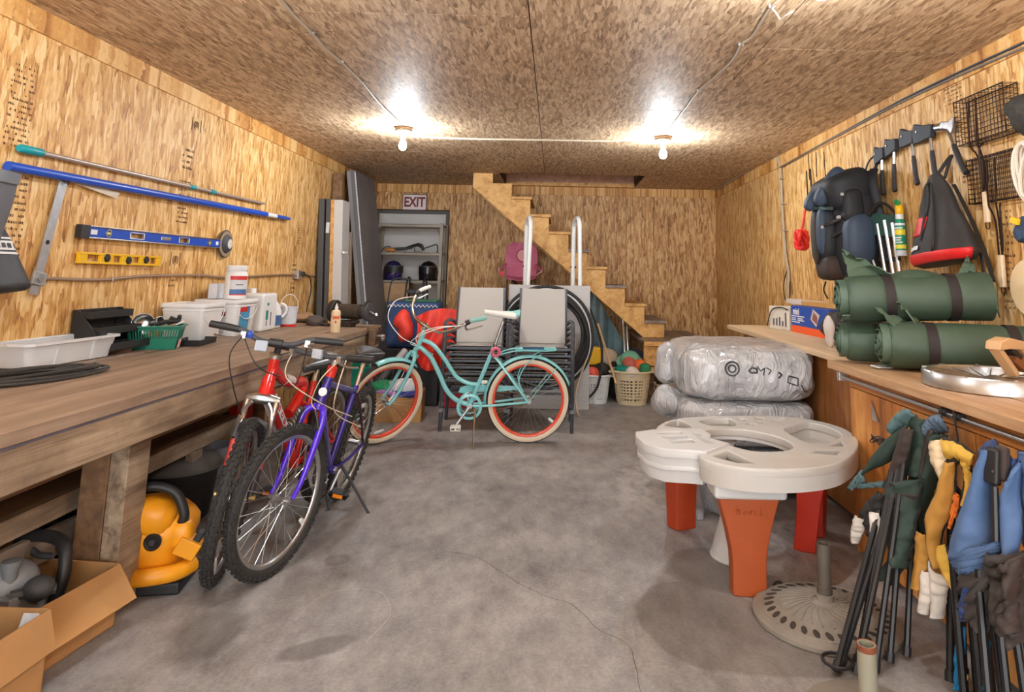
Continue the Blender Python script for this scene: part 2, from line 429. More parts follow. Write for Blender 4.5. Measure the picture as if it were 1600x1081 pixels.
ob('crack', ribbon([(-.51, 3.48, 0), (-.33, 3.40, 0), (-.16, 3.19, 0), (-.02, 3.04, 0), (.10, 2.96, 0), (.2, 2.77, 0), (.30, 2.66, 0), (.31, 2.4, 0), (.4, 2.1, 0)], .0018, .0006), M['crack'], floor, False)
M['chalk'] = pm('chalk', (186, 180, 176), .9)
ob('chalk_arc', ribbon([(-.97 + .0, 2.80, 0), (-.95, 2.98, 0), (-.84, 3.07, 0), (-.70, 3.04, 0), (-.62, 2.86, 0), (-.66, 2.66, 0)], .0022, .0005, .004), M['chalk'], floor, False)

# left wall
g = G(); g.bx((XL - .1, YF, 0), (XL - .012, YB + .1, ZC + .02)); wl = struct(ob('wall_left', g, M['seam'], smooth=False))
xs = [YF, -1.2, .02, 1.24, 2.46, 3.68, 4.90, 6.12, 7.34, 8.56, YB]
xs = [YF, -1.03, .17, 1.40, 2.62, 4.10, 5.32, 6.54, 7.76, YB]
panels(wl, M['osb'], frame4((XL, 0, 0), (0, 1, 0), (0, 0, 1)), xs, [0, 2.44])
g = G(); g.bx((XL, YF, 2.432), (XL + .014, YB, ZC)); struct(ob('trim_1', g, M['osb_trim'], smooth=False, bev=.002))
# right wall
g = G(); g.bx((XR + .012, YF, 0), (XR + .1, YB + .1, ZC + .02)); wr = struct(ob('wall_right', g, M['seam'], smooth=False))
panels(wr, M['osb'], frame4((XR, YB, 0), (0, -1, 0), (0, 0, 1)), [0, .95, 2.17, 3.39, 4.61, 5.83, 7.05, 8.27, 9.49, YB - YF], [0, 2.44])
g = G(); g.bx((XR - .014, YF, 2.432), (XR, YB, ZC)); struct(ob('trim_2', g, M['osb_trim'], smooth=False, bev=.002))
# back wall (doorway left of centre)
g = G(); g.bx((XL - .1, YB + .012, 0), (XR + .1, YB + .1, 3.6)); wb = struct(ob('wall_back', g, M['seam'], smooth=False))
def backpanel(a, b, c, d):
    panels(wb, M['osb_back'], frame4((0, YB, 0), (1, 0, 0), (0, 0, 1)), [a, b], [c, d])
backpanel(-2.5, -1.475, 2.19, 2.44); backpanel(-1.475, -.245, 0, 2.44); backpanel(-.245, .975, 0, 2.44); backpanel(.975, 1.36, 0, 2.44); backpanel(1.36, XR, 0, 2.44)
g = G(); g.bx((XL, YB - .014, 2.432), (XR, YB, ZC)); struct(ob('trim_3', g, M['osb_trim'], smooth=False, bev=.002))
# wall behind the camera; its door opening is added to admit the sky fill
g = G(); g.bx((XL - .1, YF - .1, 0), (-1.9, YF, ZC)); g.bx((1.6, YF - .1, 0), (XR + .1, YF, ZC)); g.bx((-1.9, YF - .1, 2.2), (1.6, YF, ZC))
struct(ob('wall_front', g, M['osb'], smooth=False))
# ceiling with the stair opening
HX0, HX1, HY0 = -.70, 1.08, 8.06
g = G(); zt = ZC + .1
g.bx((XL - .1, YF - .1, ZC + .0028), (XR + .1, HY0, zt)); g.bx((XL - .1, HY0, ZC + .0028), (HX0, YB + .1, zt)); g.bx((HX1, HY0, ZC + .0028), (XR + .1, YB + .1, zt))
ceil = struct(ob('ceiling', g, M['seam'], smooth=False))
CM = frame4((0, 0, ZC), (1, 0, 0), (0, -1, 0))
def cpan(a, b, ys):
    for c, d in zip(ys, ys[1:]):
        panels(ceil, M['osb_ceil'], CM, [a, b], [-d, -c])
cpan(XL, -1.35 - .02, [YF, -.62, 1.82, 4.26, 6.70, YB])
cpan(-1.37, -.145, [YF, .6, 3.04, 5.48 + 1.2, HY0]); cpan(-1.37, HX0, [HY0, YB]) 
cpan(-.145, 1.08, [YF, -.08, 2.36, 4.80, HY0])
cpan(1.08, XR, [YF, 1.0, 3.42, 5.86, 8.3, YB])
# stair shaft above the ceiling
g = G(); g.bx((HX0 - .04, HY0 - .04, ZC + .1), (HX1 + .04, HY0, 3.6)); g.bx((HX0 - .04, HY0, ZC + .1), (HX0, YB, 3.6)); g.bx((HX1, HY0, ZC + .1), (HX1 + .04, YB, 3.6)); g.bx((HX0, HY0, 3.55), (HX1, YB, 3.6))
struct(ob('wall_shaft', g, M['bench_dark'], smooth=False))
g = G(); g.bx((HX0, YB - .045, 2.60), (HX1, YB, 2.83)); struct(ob('trim_4', g, M['pine_pink'], smooth=False, bev=.003))
g = G(); g.bx((HX0, YB - .10, 2.548), (HX1, YB - .0, 2.60)); struct(ob('trim_5', g, M['pine'], smooth=False, bev=.003))

# grey door in the back wall, standing behind the shelf unit
M['door'] = pm('door_paint', (196, 193, 190), .5, var=.05, vs=3)
M['door_dark'] = pm('door_frame', (88, 84, 80), .6)
g = G(); g.bx((-2.44, YB - .015, 0), (-1.52, YB + .01, 2.13)); d1 = struct(ob('door_1', g, M['door'], smooth=False, bev=.003))
g = G(); g.bx((-2.5, YB - .03, 0), (-2.44, YB, 2.16)); g.bx((-1.52, YB - .03, 0), (-1.475, YB, 2.16)); g.bx((-2.5, YB - .035, 2.13), (-1.475, YB, 2.175))
ob('door_frame', g, M['door_dark'], d1, False, bev=.003)

# ------------------------------------------------------------------ lamps
t = NT('bulb_glow'); t.p(Base_Color=(.9, .9, .9), Emission_Color=(.87, .94, 1.0), Emission_Strength=BULB); M['glow'] = t.m
def ceiling_lamp(x, y, label):
    r = root('ceiling_lamp', label, 'lamp', (x, y, ZC), group=None)
    g = G(); g.lathe([(.0, 0), (.078, 0), (.078, -.026), (.07, -.03), (0, -.03)][::-1], 8); ob('junction_box', g, M['iron_box'], r, bev=.002)
    g = G(); g.lathe([(.0, -.03), (.066, -.03), (.068, -.042), (.046, -.056), (.026, -.062), (.022, -.085), (0, -.085)][::-1], 20); ob('lamp_holder', g, M['white'], r)
    g = G(); g.lathe([(0, -.196), (.014, -.194), (.026, -.184), (.032, -.168), (.032, -.152), (.027, -.134), (.018, -.112), (.015, -.086), (0, -.085)], 14); ob('bulb', g, M['glow'], r)
    return r
M['iron_box'] = pm('box_metal', (120, 100, 80), .5, .7)
ceiling_lamp(-1.31, 5.58, 'bare bulb ceiling lamp nearer the EXIT sign and grey slab')
ceiling_lamp(.925, 5.74, 'bare bulb ceiling lamp in front of the right wall conduit, above the plastic bags')
ceiling_lamp(.965, 2.33, 'bare bulb ceiling lamp at the top edge of the photo')
ceiling_lamp(-1.25, 2.0, 'bare bulb ceiling lamp above the near workbench, outside the photo')
ceiling_lamp(.9, -.9, 'unseen bare bulb ceiling lamp added for fill behind the camera by the right wall')  # added lamp out of view, fills the room from behind
ceiling_lamp(-1.2, -1.2, 'unseen bare bulb ceiling lamp added for fill behind the camera by the left wall')  # second added rear lamp, also unseen fill light
# ------------------------------------------------------------------ workbench along the left wall
BT = .87
bench = root('workbench', 'long rough wooden workbench along the left wall with plank top and deep front board', 'workbench', (-1.95, 3.2, 0))
bl = V((1.95, -3.2, 0))
def B(a, b): return (V(a) + bl, V(b) + bl)
EX = -1.51; Y0b, Y1b = .3, 6.02
xs = [EX, -1.735, -1.985, -2.235, -2.49]
for k in range(4):
    for (ya, yb) in ((Y0b, 3.32 if k == 0 else 4.6 - .7 * (k % 2)), (3.32 if k == 0 else 4.6 - .7 * (k % 2), Y1b)):
        g = G(); dz = [0, .0, -.0015, .001][k]
        a, b = B((xs[k + 1] + .0018, ya + .001, BT - .042 + dz), (xs[k] - .0018, yb - .001, BT + dz)); g.bx(a, b)
        ob('plank', g, M['bench_top'], bench, bev=.003)
g = G(); a, b = B((EX - .05, Y0b, .69), (EX - .012, Y1b - .03, .815)); g.bx(a, b); ob('front_board', g, M['bench_raw'], bench, bev=.004)
M['bluepaint'] = pm('blue_grey_paint', (112, 108, 122), .6, var=.2)
g = G(); a, b = B((EX - .045, Y0b, .812), (EX - .018, Y1b - .03, .831)); g.bx(a, b); ob('packing_strip', g, M['bluepaint'], bench)
for yy in (2.80, 5.62):
    g = G(); a, b = B((-1.85, yy, 0), (-1.745, yy + .145, .80)); g.bx(a, b); ob('post', g, M['bench_dark'], bench, bev=.004)
    g = G(); a, b = B((-1.744, yy + .004, 0), (-1.672, yy + .15, .69)); g.bx(a, b); ob('post', g, M['bench_raw'], bench, bev=.004)
    g = G(); a, b = B((-2.46, yy, 0), (-2.36, yy + .14, .83)); g.bx(a, b); ob('post', g, M['bench_dark'], bench, bev=.004)
for x0, x1, za, zb, ya, yb, mt in ((-1.94, -1.90, .365, .445, .4, 4.3, 'bench_raw'), (-2.0, -1.945, .50, .70, .4, 5.6, 'bench_dark'), (-2.42, -2.36, .3, .6, .4, 5.8, 'bench_dark')):
    g = G(); a, b = B((x0, ya, za), (x1, yb, zb)); g.bx(a, b); ob('rail', g, M[mt], bench, bev=.003)
g = G(); a, b = B((-2.36, .4, .42), (-1.945, 4.3, .445)); g.bx(a, b); ob('shelf_board', g, M['bench_dark'], bench, bev=.003)
for yy in (3.75, 4.25, 1.9):
    g = G(); a, b = B((-1.94, yy, .06), (-1.895, yy + .09, .364)); g.bx(a, b); ob('brace', g, M['bench_raw'], bench, bev=.003)
g = G(); g.bx((-.03, -.62, -.055), (.0, .5, .055)); o = tag(ob('lumber_board', g, M['greywood'], bev=.003), 'weathered grey board lying under the workbench behind the near post', 'board'); o.location = (-1.93, 2.72, .265); o.rotation_euler = (0, 0, -.05)
g = G(); g.bx((-.04, -.07, 0), (.04, .07, .209)); o = tag(ob('wood_block', g, M['bench_dark'], bev=.003), 'squat dark wood block under the workbench holding up the grey board', 'block'); o.location = (-1.945, 3.10, 0)

# ---- things on the bench
def ribbed_bin(x, y, w, l, h, rz):
    M['clear'] = pm('clear_plastic', (244, 246, 248), .3, trans=.4, bump=.05)
    r = root('storage_bin', 'empty translucent plastic storage bin on the workbench by the wall', 'bin', (x, y, BT), (0, 0, rz))
    g = G(); n = 40; prof = []
    def ring(sx, sy, z, q=.03):
        pts = []
        for cx, cy, a0 in ((sx - q, sy - q, 0), (-sx + q, sy - q, 90), (-sx + q, -sy + q, 180), (sx - q, -sy + q, 270)):
            for k in range(4):
                a = math.radians(a0 + 30 * k); pts.append(V((cx + q * math.cos(a), cy + q * math.sin(a), z)))
        return pts
    R = [ring(w * .40, l * .44, .004), ring(w * .42, l * .45, .006), ring(w * .5, l * .5, h), ring(w * .5 + .012, l * .5 + .012, h), ring(w * .5 + .012, l * .5 + .012, h - .012), ring(w * .5 + .009, l * .5 + .009, h - .012), ring(w * .5 + .009, l * .5 + .009, h - .003), ring(w * .5 - .003, l * .5 - .003, h - .004), ring(w * .42 - .003, l * .45 - .003, .009)]
    m = len(R[0]); vs = [p for q in R for p in q]; fs = []
    for i in range(len(R) - 1):
        for k in range(m): fs.append((i * m + k, i * m + (k + 1) % m, (i + 1) * m + (k + 1) % m, (i + 1) * m + k))
    fs.append(tuple(range(m - 1, -1, -1))); fs.append(tuple((len(R) - 1) * m + k for k in range(m)))
    g.add(vs, fs); ob('tub', g, M['clear'], r)
    for s in (-1, 1):
        g = G(); g.at((w * .40 * 0 + w * .465, s * l * .2, h * .5)); g.box((0, 0, 0), (.010, .012, h * .86), (0, .16, 0)); ob('rib', g, M['clear'], r)
    g = G(); g.at((.0, -l * .12, .016)); g.box((0, 0, 0), (w * .4, l * .3, .012)); ob('sponge', g, pm('sponge', (228, 190, 110), .9), r, bev=.004)
    return r
ribbed_bin(-2.385, 3.33, .20, .56, .115, -.06)

M['coil'] = pm('black_cord', (58, 56, 54), .5)
def coil(name, x, y, z, r0, mat, label, turns=9, catg='cord', sq=.62, rad=.0055, rz=0):
    g = G(); P = []
    for k in range(turns * 28):
        a = 2 * PI * k / 28; q = k / 28
        rr = r0 * (1 + .16 * math.sin(q * 2.3) + .05 * math.sin(3 * a + q))
        P.append((rr * math.cos(a) + .015 * math.sin(q * 1.7), rr * sq * math.sin(a) + .02 * math.cos(q * 2.9), rad * 1.1 + .0065 * (q % 4) + .004 * math.sin(a * 2 + q)))
    g.tube(P, rad, 6)
    o = tag(ob(name, g, mat), label, catg); o.location = (x, y, z); o.rotation_euler = (0, 0, rz); return o
coil('extension_cord', -2.16, 2.80, BT, .30, M['coil'], 'black extension cord coiled flat on the near workbench', rz=1.2, sq=.42, rad=.006)

# green basket of kitchen things
M['green'] = pm('green_plastic', (8, 112, 88), .4, var=.05)
gb = root('plastic_basket', 'green slotted plastic basket full of kitchen tools on the workbench', 'basket', (-2.29, 3.975, BT), (0, 0, math.radians(20)))
# local x runs along the near face, y away
bw, bd, bh = .27, .175, .128
g = G()
def taper(z): return .82 + .18 * z / bh
for (nx, half, dep) in ((0, bw / 2, bd / 2), (1, bd / 2, bw / 2), (2, bw / 2, bd / 2), (3, bd / 2, bw / 2)):
    R = Matrix.Rotation(nx * PI / 2, 4, 'Z')
    def slab(x0, x1, z0, z1, th=.003):
        vs = []
        for z in (z0, z1):
            k = taper(z)
            for x, o_ in ((x0 * k, 0), (x1 * k, 0), (x1 * k, th), (x0 * k, th)): vs.append(R @ V((x, -dep * k + o_, z)))
        g.add(vs, [(0, 1, 5, 4), (1, 2, 6, 5), (2, 3, 7, 6), (3, 0, 4, 7), (3, 2, 1, 0), (4, 5, 6, 7)])
    slab(-half, half, .0, bh * .46); slab(-half, half, bh * .84, bh)
    ns = int(half * 2 / .014)
    for k in range(ns + 1):
        xx = -half + (2 * half) * k / ns; wv = .0032 if k not in (0, ns) else .008
        slab(max(-half, xx - wv), min(half, xx + wv), bh * .46, bh * .84)
g.bx((-bw * .4, -bd * .4, .001), (bw * .4, bd * .4, .004))
ob('tub', g, M['green'], gb, smooth=False)
g = G(); rim = [V((sx * bw / 2 * 1.02, sy * bd / 2 * 1.03, bh)) for sx, sy in ((-1, -1), (1, -1), (1, 1), (-1, 1))]
for i in range(4): g.bar(rim[i], rim[(i + 1) % 4], .014, .008)
ob('rim', g, M['green'], gb, bev=.002)
M['lab_pink'] = pm('label_pink', (222, 170, 164), .6, var=.25, vs=40)
g = G(); g.at((bw / 2 * .90 + .001, -.01, .03), (0, .17, 0)); g.box((0, 0, 0), (.002, .085, .05)); ob('sticker', g, M['lab_pink'], gb, smooth=False)
def on_basket(name, g, mat, label, c, **k):
    o = ob(name, g, mat, **k); o.matrix_world = Matrix.LocRotScale(V((-2.29, 3.975, BT)), Euler((0, 0, math.radians(20))), None); return tag(o, label, c)
g = G(); g.at((-.075, .0, .135), (1.25, .3, .3)); g.lathe([(0, -.03), (.03, -.027), (.055, -.008), (.062, .015), (.059, .015), (.052, -.006), (.03, -.023), (0, -.026)], 22); on_basket('steel_bowl', g, M['steel'], 'shiny steel bowl tipped up in the green basket', 'bowl')
g = G(); g.at((-.015, .03, .145), (.9, 1.1, .2)); g.lathe([(0, -.045), (.025, -.045), (.026, .04), (.023, .04), (.022, -.042), (0, -.042)], 18); on_basket('steel_cup', g, M['steel'], 'narrow steel cup lying behind the bowl in the green basket', 'cup')
g = G(); g.tube(cat([(-.01, -.02, .135), (.04, -.015, .15), (.08, .01, .148), (.10, .03, .155)], 4), [.008, .009, .010, .010, .012, .012, .012, .012, .014, .014, .014, .014, .014], 8); on_basket('black_handle_tool', g, M['black'], 'tool with curved black handle lying across the green basket', 'tool')
g = G(); g.box((.075, .04, .155), (.05, .03, .03), (.3, .4, .5)); g.box((.10, .05, .165), (.02, .03, .04), (.2, .1, 0)); g.tube([(.07, .03, .15), (.11, .06, .17)], .008, 6); on_basket('corkscrew', g, M['black'], 'black and steel gadget at the back corner of the green basket', 'gadget', bev=.004)
for k, (p, q) in enumerate((((-.05, -.05, .1), (.06, -.06, .137)), ((-.02, -.06, .1), (.10, -.045, .138)), ((.03, -.02, .1), (.13, .03, .15)))):
    g = G(); g.tube([p, lerp(p, q, .7), q], [.004, .005, .007], 6); on_basket('utensil', g, [M['steel'], pm('utensil_tan', (170, 140, 104), .6), M['white']][k], ['steel utensil lying along the front rim of the green basket', 'tan handled utensil resting on the green basket rim', 'pale utensil sticking over the right rim of the green basket'][k], 'utensil')

# stack of black parts trays leaning by the wall
tr = root('parts_tray_rack', 'black tiered parts tray rack holding small hardware on the workbench by the wall', 'rack', (-2.40, 3.73, BT), (0, 0, 0))
g = G(); g.prism([(-.09, 0), (.10, 0), (.10, .05), (-.06, .235), (-.09, .235)], .008, (0, -.17, 0), (1, 0, 0), (0, 0, 1)); g.prism([(-.09, 0), (.10, 0), (.10, .05), (-.06, .235), (-.09, .235)], .008, (0, .182, 0), (1, 0, 0), (0, 0, 1)); g.bx((-.09, -.17, 0), (-.08, .175, .235)); ob('rack_body', g, M['black'], tr, False, bev=.002)
for k, (xo, zo) in enumerate(((.07, .03), (.015, .11), (-.04, .19))):
    g = G(); c = V((xo, 0, zo)); w, l, h = .10, .335, .036
    g.box(c, (w, l, .004)); 
    for sx in (-1, 1): g.box(c + V((sx * w / 2, 0, h / 2)), (.004, l, h))
    for yy in (-l / 2, -l * .16, l * .16, l / 2): g.box(c + V((0, yy, h / 2)), (w, .004, h))
    ob('tray', g, M['black'], tr, False, bev=.001)
    g = G()
    for q in range(26): g.box(c + V((random.uniform(-.04, .04), random.uniform(-.15, .15), .008 + random.uniform(0, .014))), (.006, random.uniform(.012, .035), .006), (random.uniform(-.5, .5), random.uniform(-.5, .5), random.uniform(0, 3)))
    o = ob('screws', g, pm('rusty_screws', (110, 96, 84), .5, .6), tr, False); o['kind'] = 'stuff'
def open_tray(name, x, y, w, l, h, rz, mat, label, c):
    g = G(); g.box((0, 0, .002), (w, l, .004))
    for sx in (-1, 1): g.box((sx * w / 2, 0, h / 2), (.004, l, h), (0, sx * .15, 0)); g.box((0, sx * l / 2, h / 2), (w, .004, h), (-sx * .15, 0, 0))
    o = tag(ob(name, g, mat, smooth=False, bev=.001), label, c); o.location = (x, y, BT); o.rotation_euler = (0, 0, rz); return o
open_tray('shallow_tray', -2.20, 4.24, .15, .26, .035, .12, M['black'], 'shallow black tray between the green basket and white pails', 'tray')
open_tray('small_tray', -2.37, 3.715, .09, .16, .035, -.5, pm('brown_tray', (84, 58, 44), .7), 'small brown tray squeezed between clear bin and green basket', 'tray')

# white pails and bottles of pool chemicals
M['pail'] = pm('pail_white', (230, 230, 230), .35, var=.03)
M['lab_blue'] = pm('label_blue', (74, 150, 190), .5, var=.2, vs=20)
M['lab_red'] = pm('label_red', (206, 50, 46), .5)
M['lab_grey'] = pm('label_grey', (206, 208, 214), .5, var=.1, vs=60)
M['lab_navy'] = pm('label_navy', (70, 110, 160), .5, var=.2, vs=30)
M['maroon'] = pm('label_maroon', (122, 40, 40), .5)
M['textgrey'] = pm('print_grey', (90, 90, 100), .6)
M['teal_print'] = pm('print_teal', (20, 130, 120), .5)
def sq_pail(x, y, w, h, rz, label, lab=None):
    r = root('plastic_pail', label, 'pail', (x, y, BT), (0, 0, rz))
    g = G(); 
    def rr(s, z, q=.16):
        pts = []
        for cx, cy, a0 in ((1, 1, 0), (-1, 1, 90), (-1, -1, 180), (1, -1, 270)):
            for k in range(5):
                a = math.radians(a0 + 22.5 * k); pts.append(V((s * (cx * (1 - q) + q * math.cos(a)), s * (cy * (1 - q) + q * math.sin(a)), z)))
        return pts
    def rings(g, L):
        m = len(L[0]); fs = []
        for i in range(len(L) - 1):
            for k in range(m): fs.append((i * m + k, i * m + (k + 1) % m, (i + 1) * m + (k + 1) % m, (i + 1) * m + k))
        fs.append(tuple(range(m - 1, -1, -1))); fs.append(tuple((len(L) - 1) * m + k for k in range(m)))
        g.add([p for q in L for p in q], fs)
    s = w / 2
    rings(g, [rr(s * .86, 0), rr(s * .88, .004), rr(s * .97, h - .05), rr(s * 1.0, h - .048), rr(s * 1.0, h - .034), rr(s * .97, h - .032), rr(s * .97, h - .02)])
    ob('pail_body', g, M['pail'], r)
    g = G(); rings(g, [rr(s * 1.05, h - .026), rr(s * 1.06, h - .022), rr(s * 1.06, h - .006), rr(s * 1.03, h), rr(s * .96, h), rr(s * .94, h - .004)]); ob('lid', g, M['pail'], r)
    P = [V((s * 1.0, math.cos(PI * k / 10) * s * .98, h - .045 - .09 * math.sin(PI * k / 10))) for k in range(11)]
    g = G(); g.tube(P, .003, 6); ob('bail_handle', g, M['pail'], r)
    return r, s, h
r, s, h = sq_pail(-2.33, 4.43, .27, .24, 0, 'square white lidded pail nearest the green basket')
r2, s2, h2 = sq_pail(-2.31, 4.83, .30, .25, 0, 'square white lidded pail with printed labels under the white jar')
# print on the +x and -y faces of the second pail
def flat(name, parent, mat, c, d, rot=None):
    g = G(); g.box(c, d, rot); return ob(name, g, mat, parent, False)
flat('label', r2, M['lab_grey'], (-.01, -s2 * .945, .10), (.15, .003, .13), (-.06, 0, 0)); flat('label_band', r2, M['maroon'], (-.01, -s2 * .965 - .002, .155), (.15, .003, .03), (-.06, 0, 0))
flat('label', r2, M['lab_blue'], (s2 * .945, -.03, .10), (.003, .14, .13), (0, .06, 0)); flat('label_band', r2, M['lab_red'], (s2 * .965, -.03, .175), (.004, .14, .045), (0, .06, 0)); flat('label_band', r2, M['lab_navy'], (s2 * .967, .02, .178), (.005, .04, .05), (0, .06, 0))
for k in range(3): flat('print', r2, M['textgrey'], (-.03, -s2 * .955 - .003 + k * .0015, .125 - k * .02), (.07, .002, .006))
# round jar on the second pail
def jar(name, x, y, z, rad, h, label, c='jar'):
    r = root(name, label, c, (x, y, z))
    g = G(); g.lathe([(0, 0), (rad * .96, 0), (rad, .006), (rad, h * .76), (rad * .9, h * .82), (rad * .86, h * .84), (0, h * .84)][::1], 28); ob('jar_body', g, M['pail'], r)
    g = G(); g.lathe([(rad * .93, h * .84), (rad * .95, h * .85), (rad * .95, h * .985), (rad * .9, h), (0, h)], 28); ob('lid', g, M['pail'], r)
    return r
def arc_label(parent, mat, rad, a0, a1, z0, z1, name='label'):
    g = G(); n = 10
    vs = [V((rad * math.cos(a0 + (a1 - a0) * k / n), rad * math.sin(a0 + (a1 - a0) * k / n), z)) for z in (z0, z1) for k in range(n + 1)]
    g.add(vs, [(k, k + 1, n + 2 + k, n + 1 + k) for k in range(n)]); return ob(name, g, mat, parent)
j = jar('chemical_jar', -2.26, 4.83, BT + .25, .073, .235, 'white screw top jar with blue label standing on the white pail')
a0, a1 = math.radians(-95), math.radians(5)
arc_label(j, M['lab_grey'], .0742, a0, a1, .03, .16); arc_label(j, M['lab_red'], .0747, a0, a1, .135, .162, 'label_band'); arc_label(j, M['lab_navy'], .0747, a0, a1, .035, .07, 'label_band'); arc_label(j, M['lab_red'], .0747, a0, a1, .028, .036, 'label_band'); arc_label(j, M['textgrey'], .0748, a0 + .5, a0 + 1.2, .098, .104, 'print')
def box_thing(name, c, d, rz, mat, label, catg, bev=.003):
    g = G(); g.bx((-d[0] / 2, -d[1] / 2, 0), (d[0] / 2, d[1] / 2, d[2])); o = tag(ob(name, g, mat, bev=bev), label, catg); o.location = c; o.rotation_euler = (0, 0, rz); return o
o = box_thing('paper_carton', (-2.42, 4.90, BT + .25), (.06, .17, .105), .1, M['lab_grey'], 'small white carton behind the round jar on the white pail', 'box')
# tall white jug boxes right of the pails
r3 = root('chemical_jug', 'tall white rectangular jug with teal print right of the white pails', 'jug', (-2.29, 5.23, BT))
g = G(); g.box((0, 0, .14), (.24, .26, .28)); ob('jug_body', g, M['pail'], r3, bev=.02, seg=3)
g = G(); g.lathe([(.03, .28), (.03, .315), (0, .315)], 14, (-.05, .05, 0)); ob('cap', g, M['pail'], r3)
flat('print', r3, M['teal_print'], (.121, -.05, .12), (.002, .035, .07)); flat('print', r3, M['teal_print'], (.121, -.04, .2), (.002, .03, .02)); flat('print', r3, M['textgrey'], (.121, -.05, .06), (.002, .01, .04)); flat('print', r3, M['textgrey'], (.121, .02, .09), (.002, .012, .10))
r4 = root('bleach_bottle', 'white handled bottle with small label at the right end of the white containers', 'bottle', (-2.28, 5.52, BT))
g = G(); g.lathe([(0, 0), (.07, 0), (.078, .01), (.078, .13), (.06, .18), (.028, .225), (.026, .25), (0, .25)], 22); ob('bottle_body', g, M['pail'], r4)
g = G(); g.tube(cat([(.06, .03, .19), (.095, .045, .17), (.10, .048, .12), (.075, .03, .08)], 5), .011, 8); ob('handle', g, M['pail'], r4)
g = G(); g.lathe([(.03, .245), (.03, .275), (0, .275)], 14); ob('cap', g, M['pail'], r4)
arc_label(r4, M['lab_navy'], .0795, -1.2, .3, .02, .10); arc_label(r4, M['lab_grey'], .080, -1.2, -.7, .03, .09)
r5 = root('small_pail', 'small clear white tub with red base beside the handled bottle', 'tub', (-2.20, 5.68, BT))
g = G(); g.lathe([(0, 0), (.06, 0), (.062, .02)], 20); ob('red_base', g, M['red'], r5)
g = G(); g.lathe([(.062, .02), (.07, .15), (.074, .15), (.074, .16), (.067, .16), (.058, .03)], 20); ob('tub_body', g, M['lab_grey'], r5)
g = G(); g.tube([(.07 * math.cos(.7) * math.cos(a), .07 * math.cos(a) * .7 + 0, .16 + .10 * math.sin(a)) for a in [PI * k / 12 for k in range(13)]], .003, 6); ob('bail_handle', g, M['pail'], r5)
g = G(); g.ell((0, 0, .045), (.11, .20, .05), 20, 8, wob=.05, ws=9, seed=3); o = tag(ob('work_rag', g, pm('rag_tan', (156, 122, 92), .9, var=.3, vs=14)), 'crumpled tan rag by the wall beyond the white bottles', 'rag'); o.location = (-2.32, 6.22, BT - .01 - .0)
rb = root('canvas_cap', 'dark grey canvas cap lying on the workbench near the grinder', 'hat', (-2.03, 5.85, BT), (0, 0, .3))
g = G(); g.ell((0, 0, .03), (.085, .09, .055), 18, 8, wob=.015, ws=14); ob('crown', g, pm('cap_dark', (84, 74, 70), .9), rb)
g = G(); g.ell((.085, -.05, .012), (.075, .07, .010), 16, 6, rot=(0, .15, .2)); ob('peak', g, pm('cap_dark2', (100, 88, 82), .9), rb)
# glue bottle
r6 = root('glue_bottle', 'cream coloured wood glue bottle with orange print on the far workbench', 'bottle', (-1.655, 5.2, BT))
M['cream'] = pm('cream_plastic', (232, 208, 168), .4)
g = G(); g.lathe([(0, 0), (.034, 0), (.037, .006), (.036, .10), (.033, .115), (.033, .125), (.035, .14), (.03, .16), (.014, .17), (0, .17)], 22); ob('bottle_body', g, M['cream'], r6)
g = G(); g.lathe([(.012, .168), (.013, .185), (.006, .205), (.003, .215), (0, .215)], 14); ob('nozzle', g, M['pail'], r6)
arc_label(r6, pm('print_orange', (222, 104, 62), .5), .0368, -1.9, -.5, .10, .122, 'label'); arc_label(r6, M['red'], .0378, -1.4, -1.1, .07, .09, 'print')
# bench grinder and vise
r7 = root('bench_grinder', 'dark bench grinder with round wheel guard at the far end of the workbench', 'grinder', (-1.73, 5.76, BT), (0, 0, -.25))
M['grind'] = pm('grinder_grey', (74, 68, 62), .4, .5, var=.3, vs=20)
g = G(); g.bx((-.05, -.05, 0), (.05, .05, .05)); g.at((0, 0, .04)); g.box((0, 0, 0), (.16, .12, .02)); ob('base', g, M['grind'], r7, bev=.006)
g = G(); g.cyl((-.10, 0, .125), (.12, 0, .125), .062, n=24); g.cyl((.02, 0, .125), (.16, 0, .125), .05, n=24); ob('motor', g, M['grind'], r7, bev=.004)
g = G(); g.lathe([(0, -.16), (.085, -.16), (.092, -.152), (.092, -.112), (.085, -.105), (0, -.105)], 26, (0, 0, .125), (1, 0, 0)); ob('wheel_guard', g, pm('guard_dark', (52, 46, 42), .5, .3), r7)
g = G(); g.lathe([(0, -.168), (.03, -.168), (.034, -.16)], 16, (0, 0, .125), (1, 0, 0)); ob('hub_nut', g, M['black'], r7)
g = G(); g.lathe([(0, .165), (.07, .165), (.075, .172), (.075, .195), (.07, .2), (0, .2)], 24, (0, 0, .125), (1, 0, 0)); ob('grinding_wheel', g, M['dkgrey'], r7)
g = G(); g.tube([(.18 + .0, .085 * math.cos(a), .125 + .085 * math.sin(a)) for a in [.3 + 2.2 * k / 8 for k in range(9)]], .014, 6, flat=.3); ob('spark_guard', g, M['grind'], r7)
g = G(); g.tube([(.2, 0, .125), (.25, -.01, .10), (.27, -.02, .11)], .012, 8); ob('tool_rest', g, M['steel'], r7)
r8 = root('bench_vise', 'rusty steel vise clamped under the far front corner of the workbench', 'vise', (-1.47, 5.62, .80))
M['rust'] = pm('rusty_iron', (112, 88, 68), .6, .5, var=.35, vs=25)
g = G(); g.bx((-.03, -.06, -.06), (.03, .06, .07)); g.bx((-.05, -.045, .04), (.045, .045, .085)); ob('vise_body', g, M['rust'], r8, bev=.008)
g = G(); g.cyl((.02, 0, .01), (.09, 0, .01), .014); g.cyl((.075, -.05, .01), (.075, .05, .01), .006); ob('screw', g, M['steel'], r8)
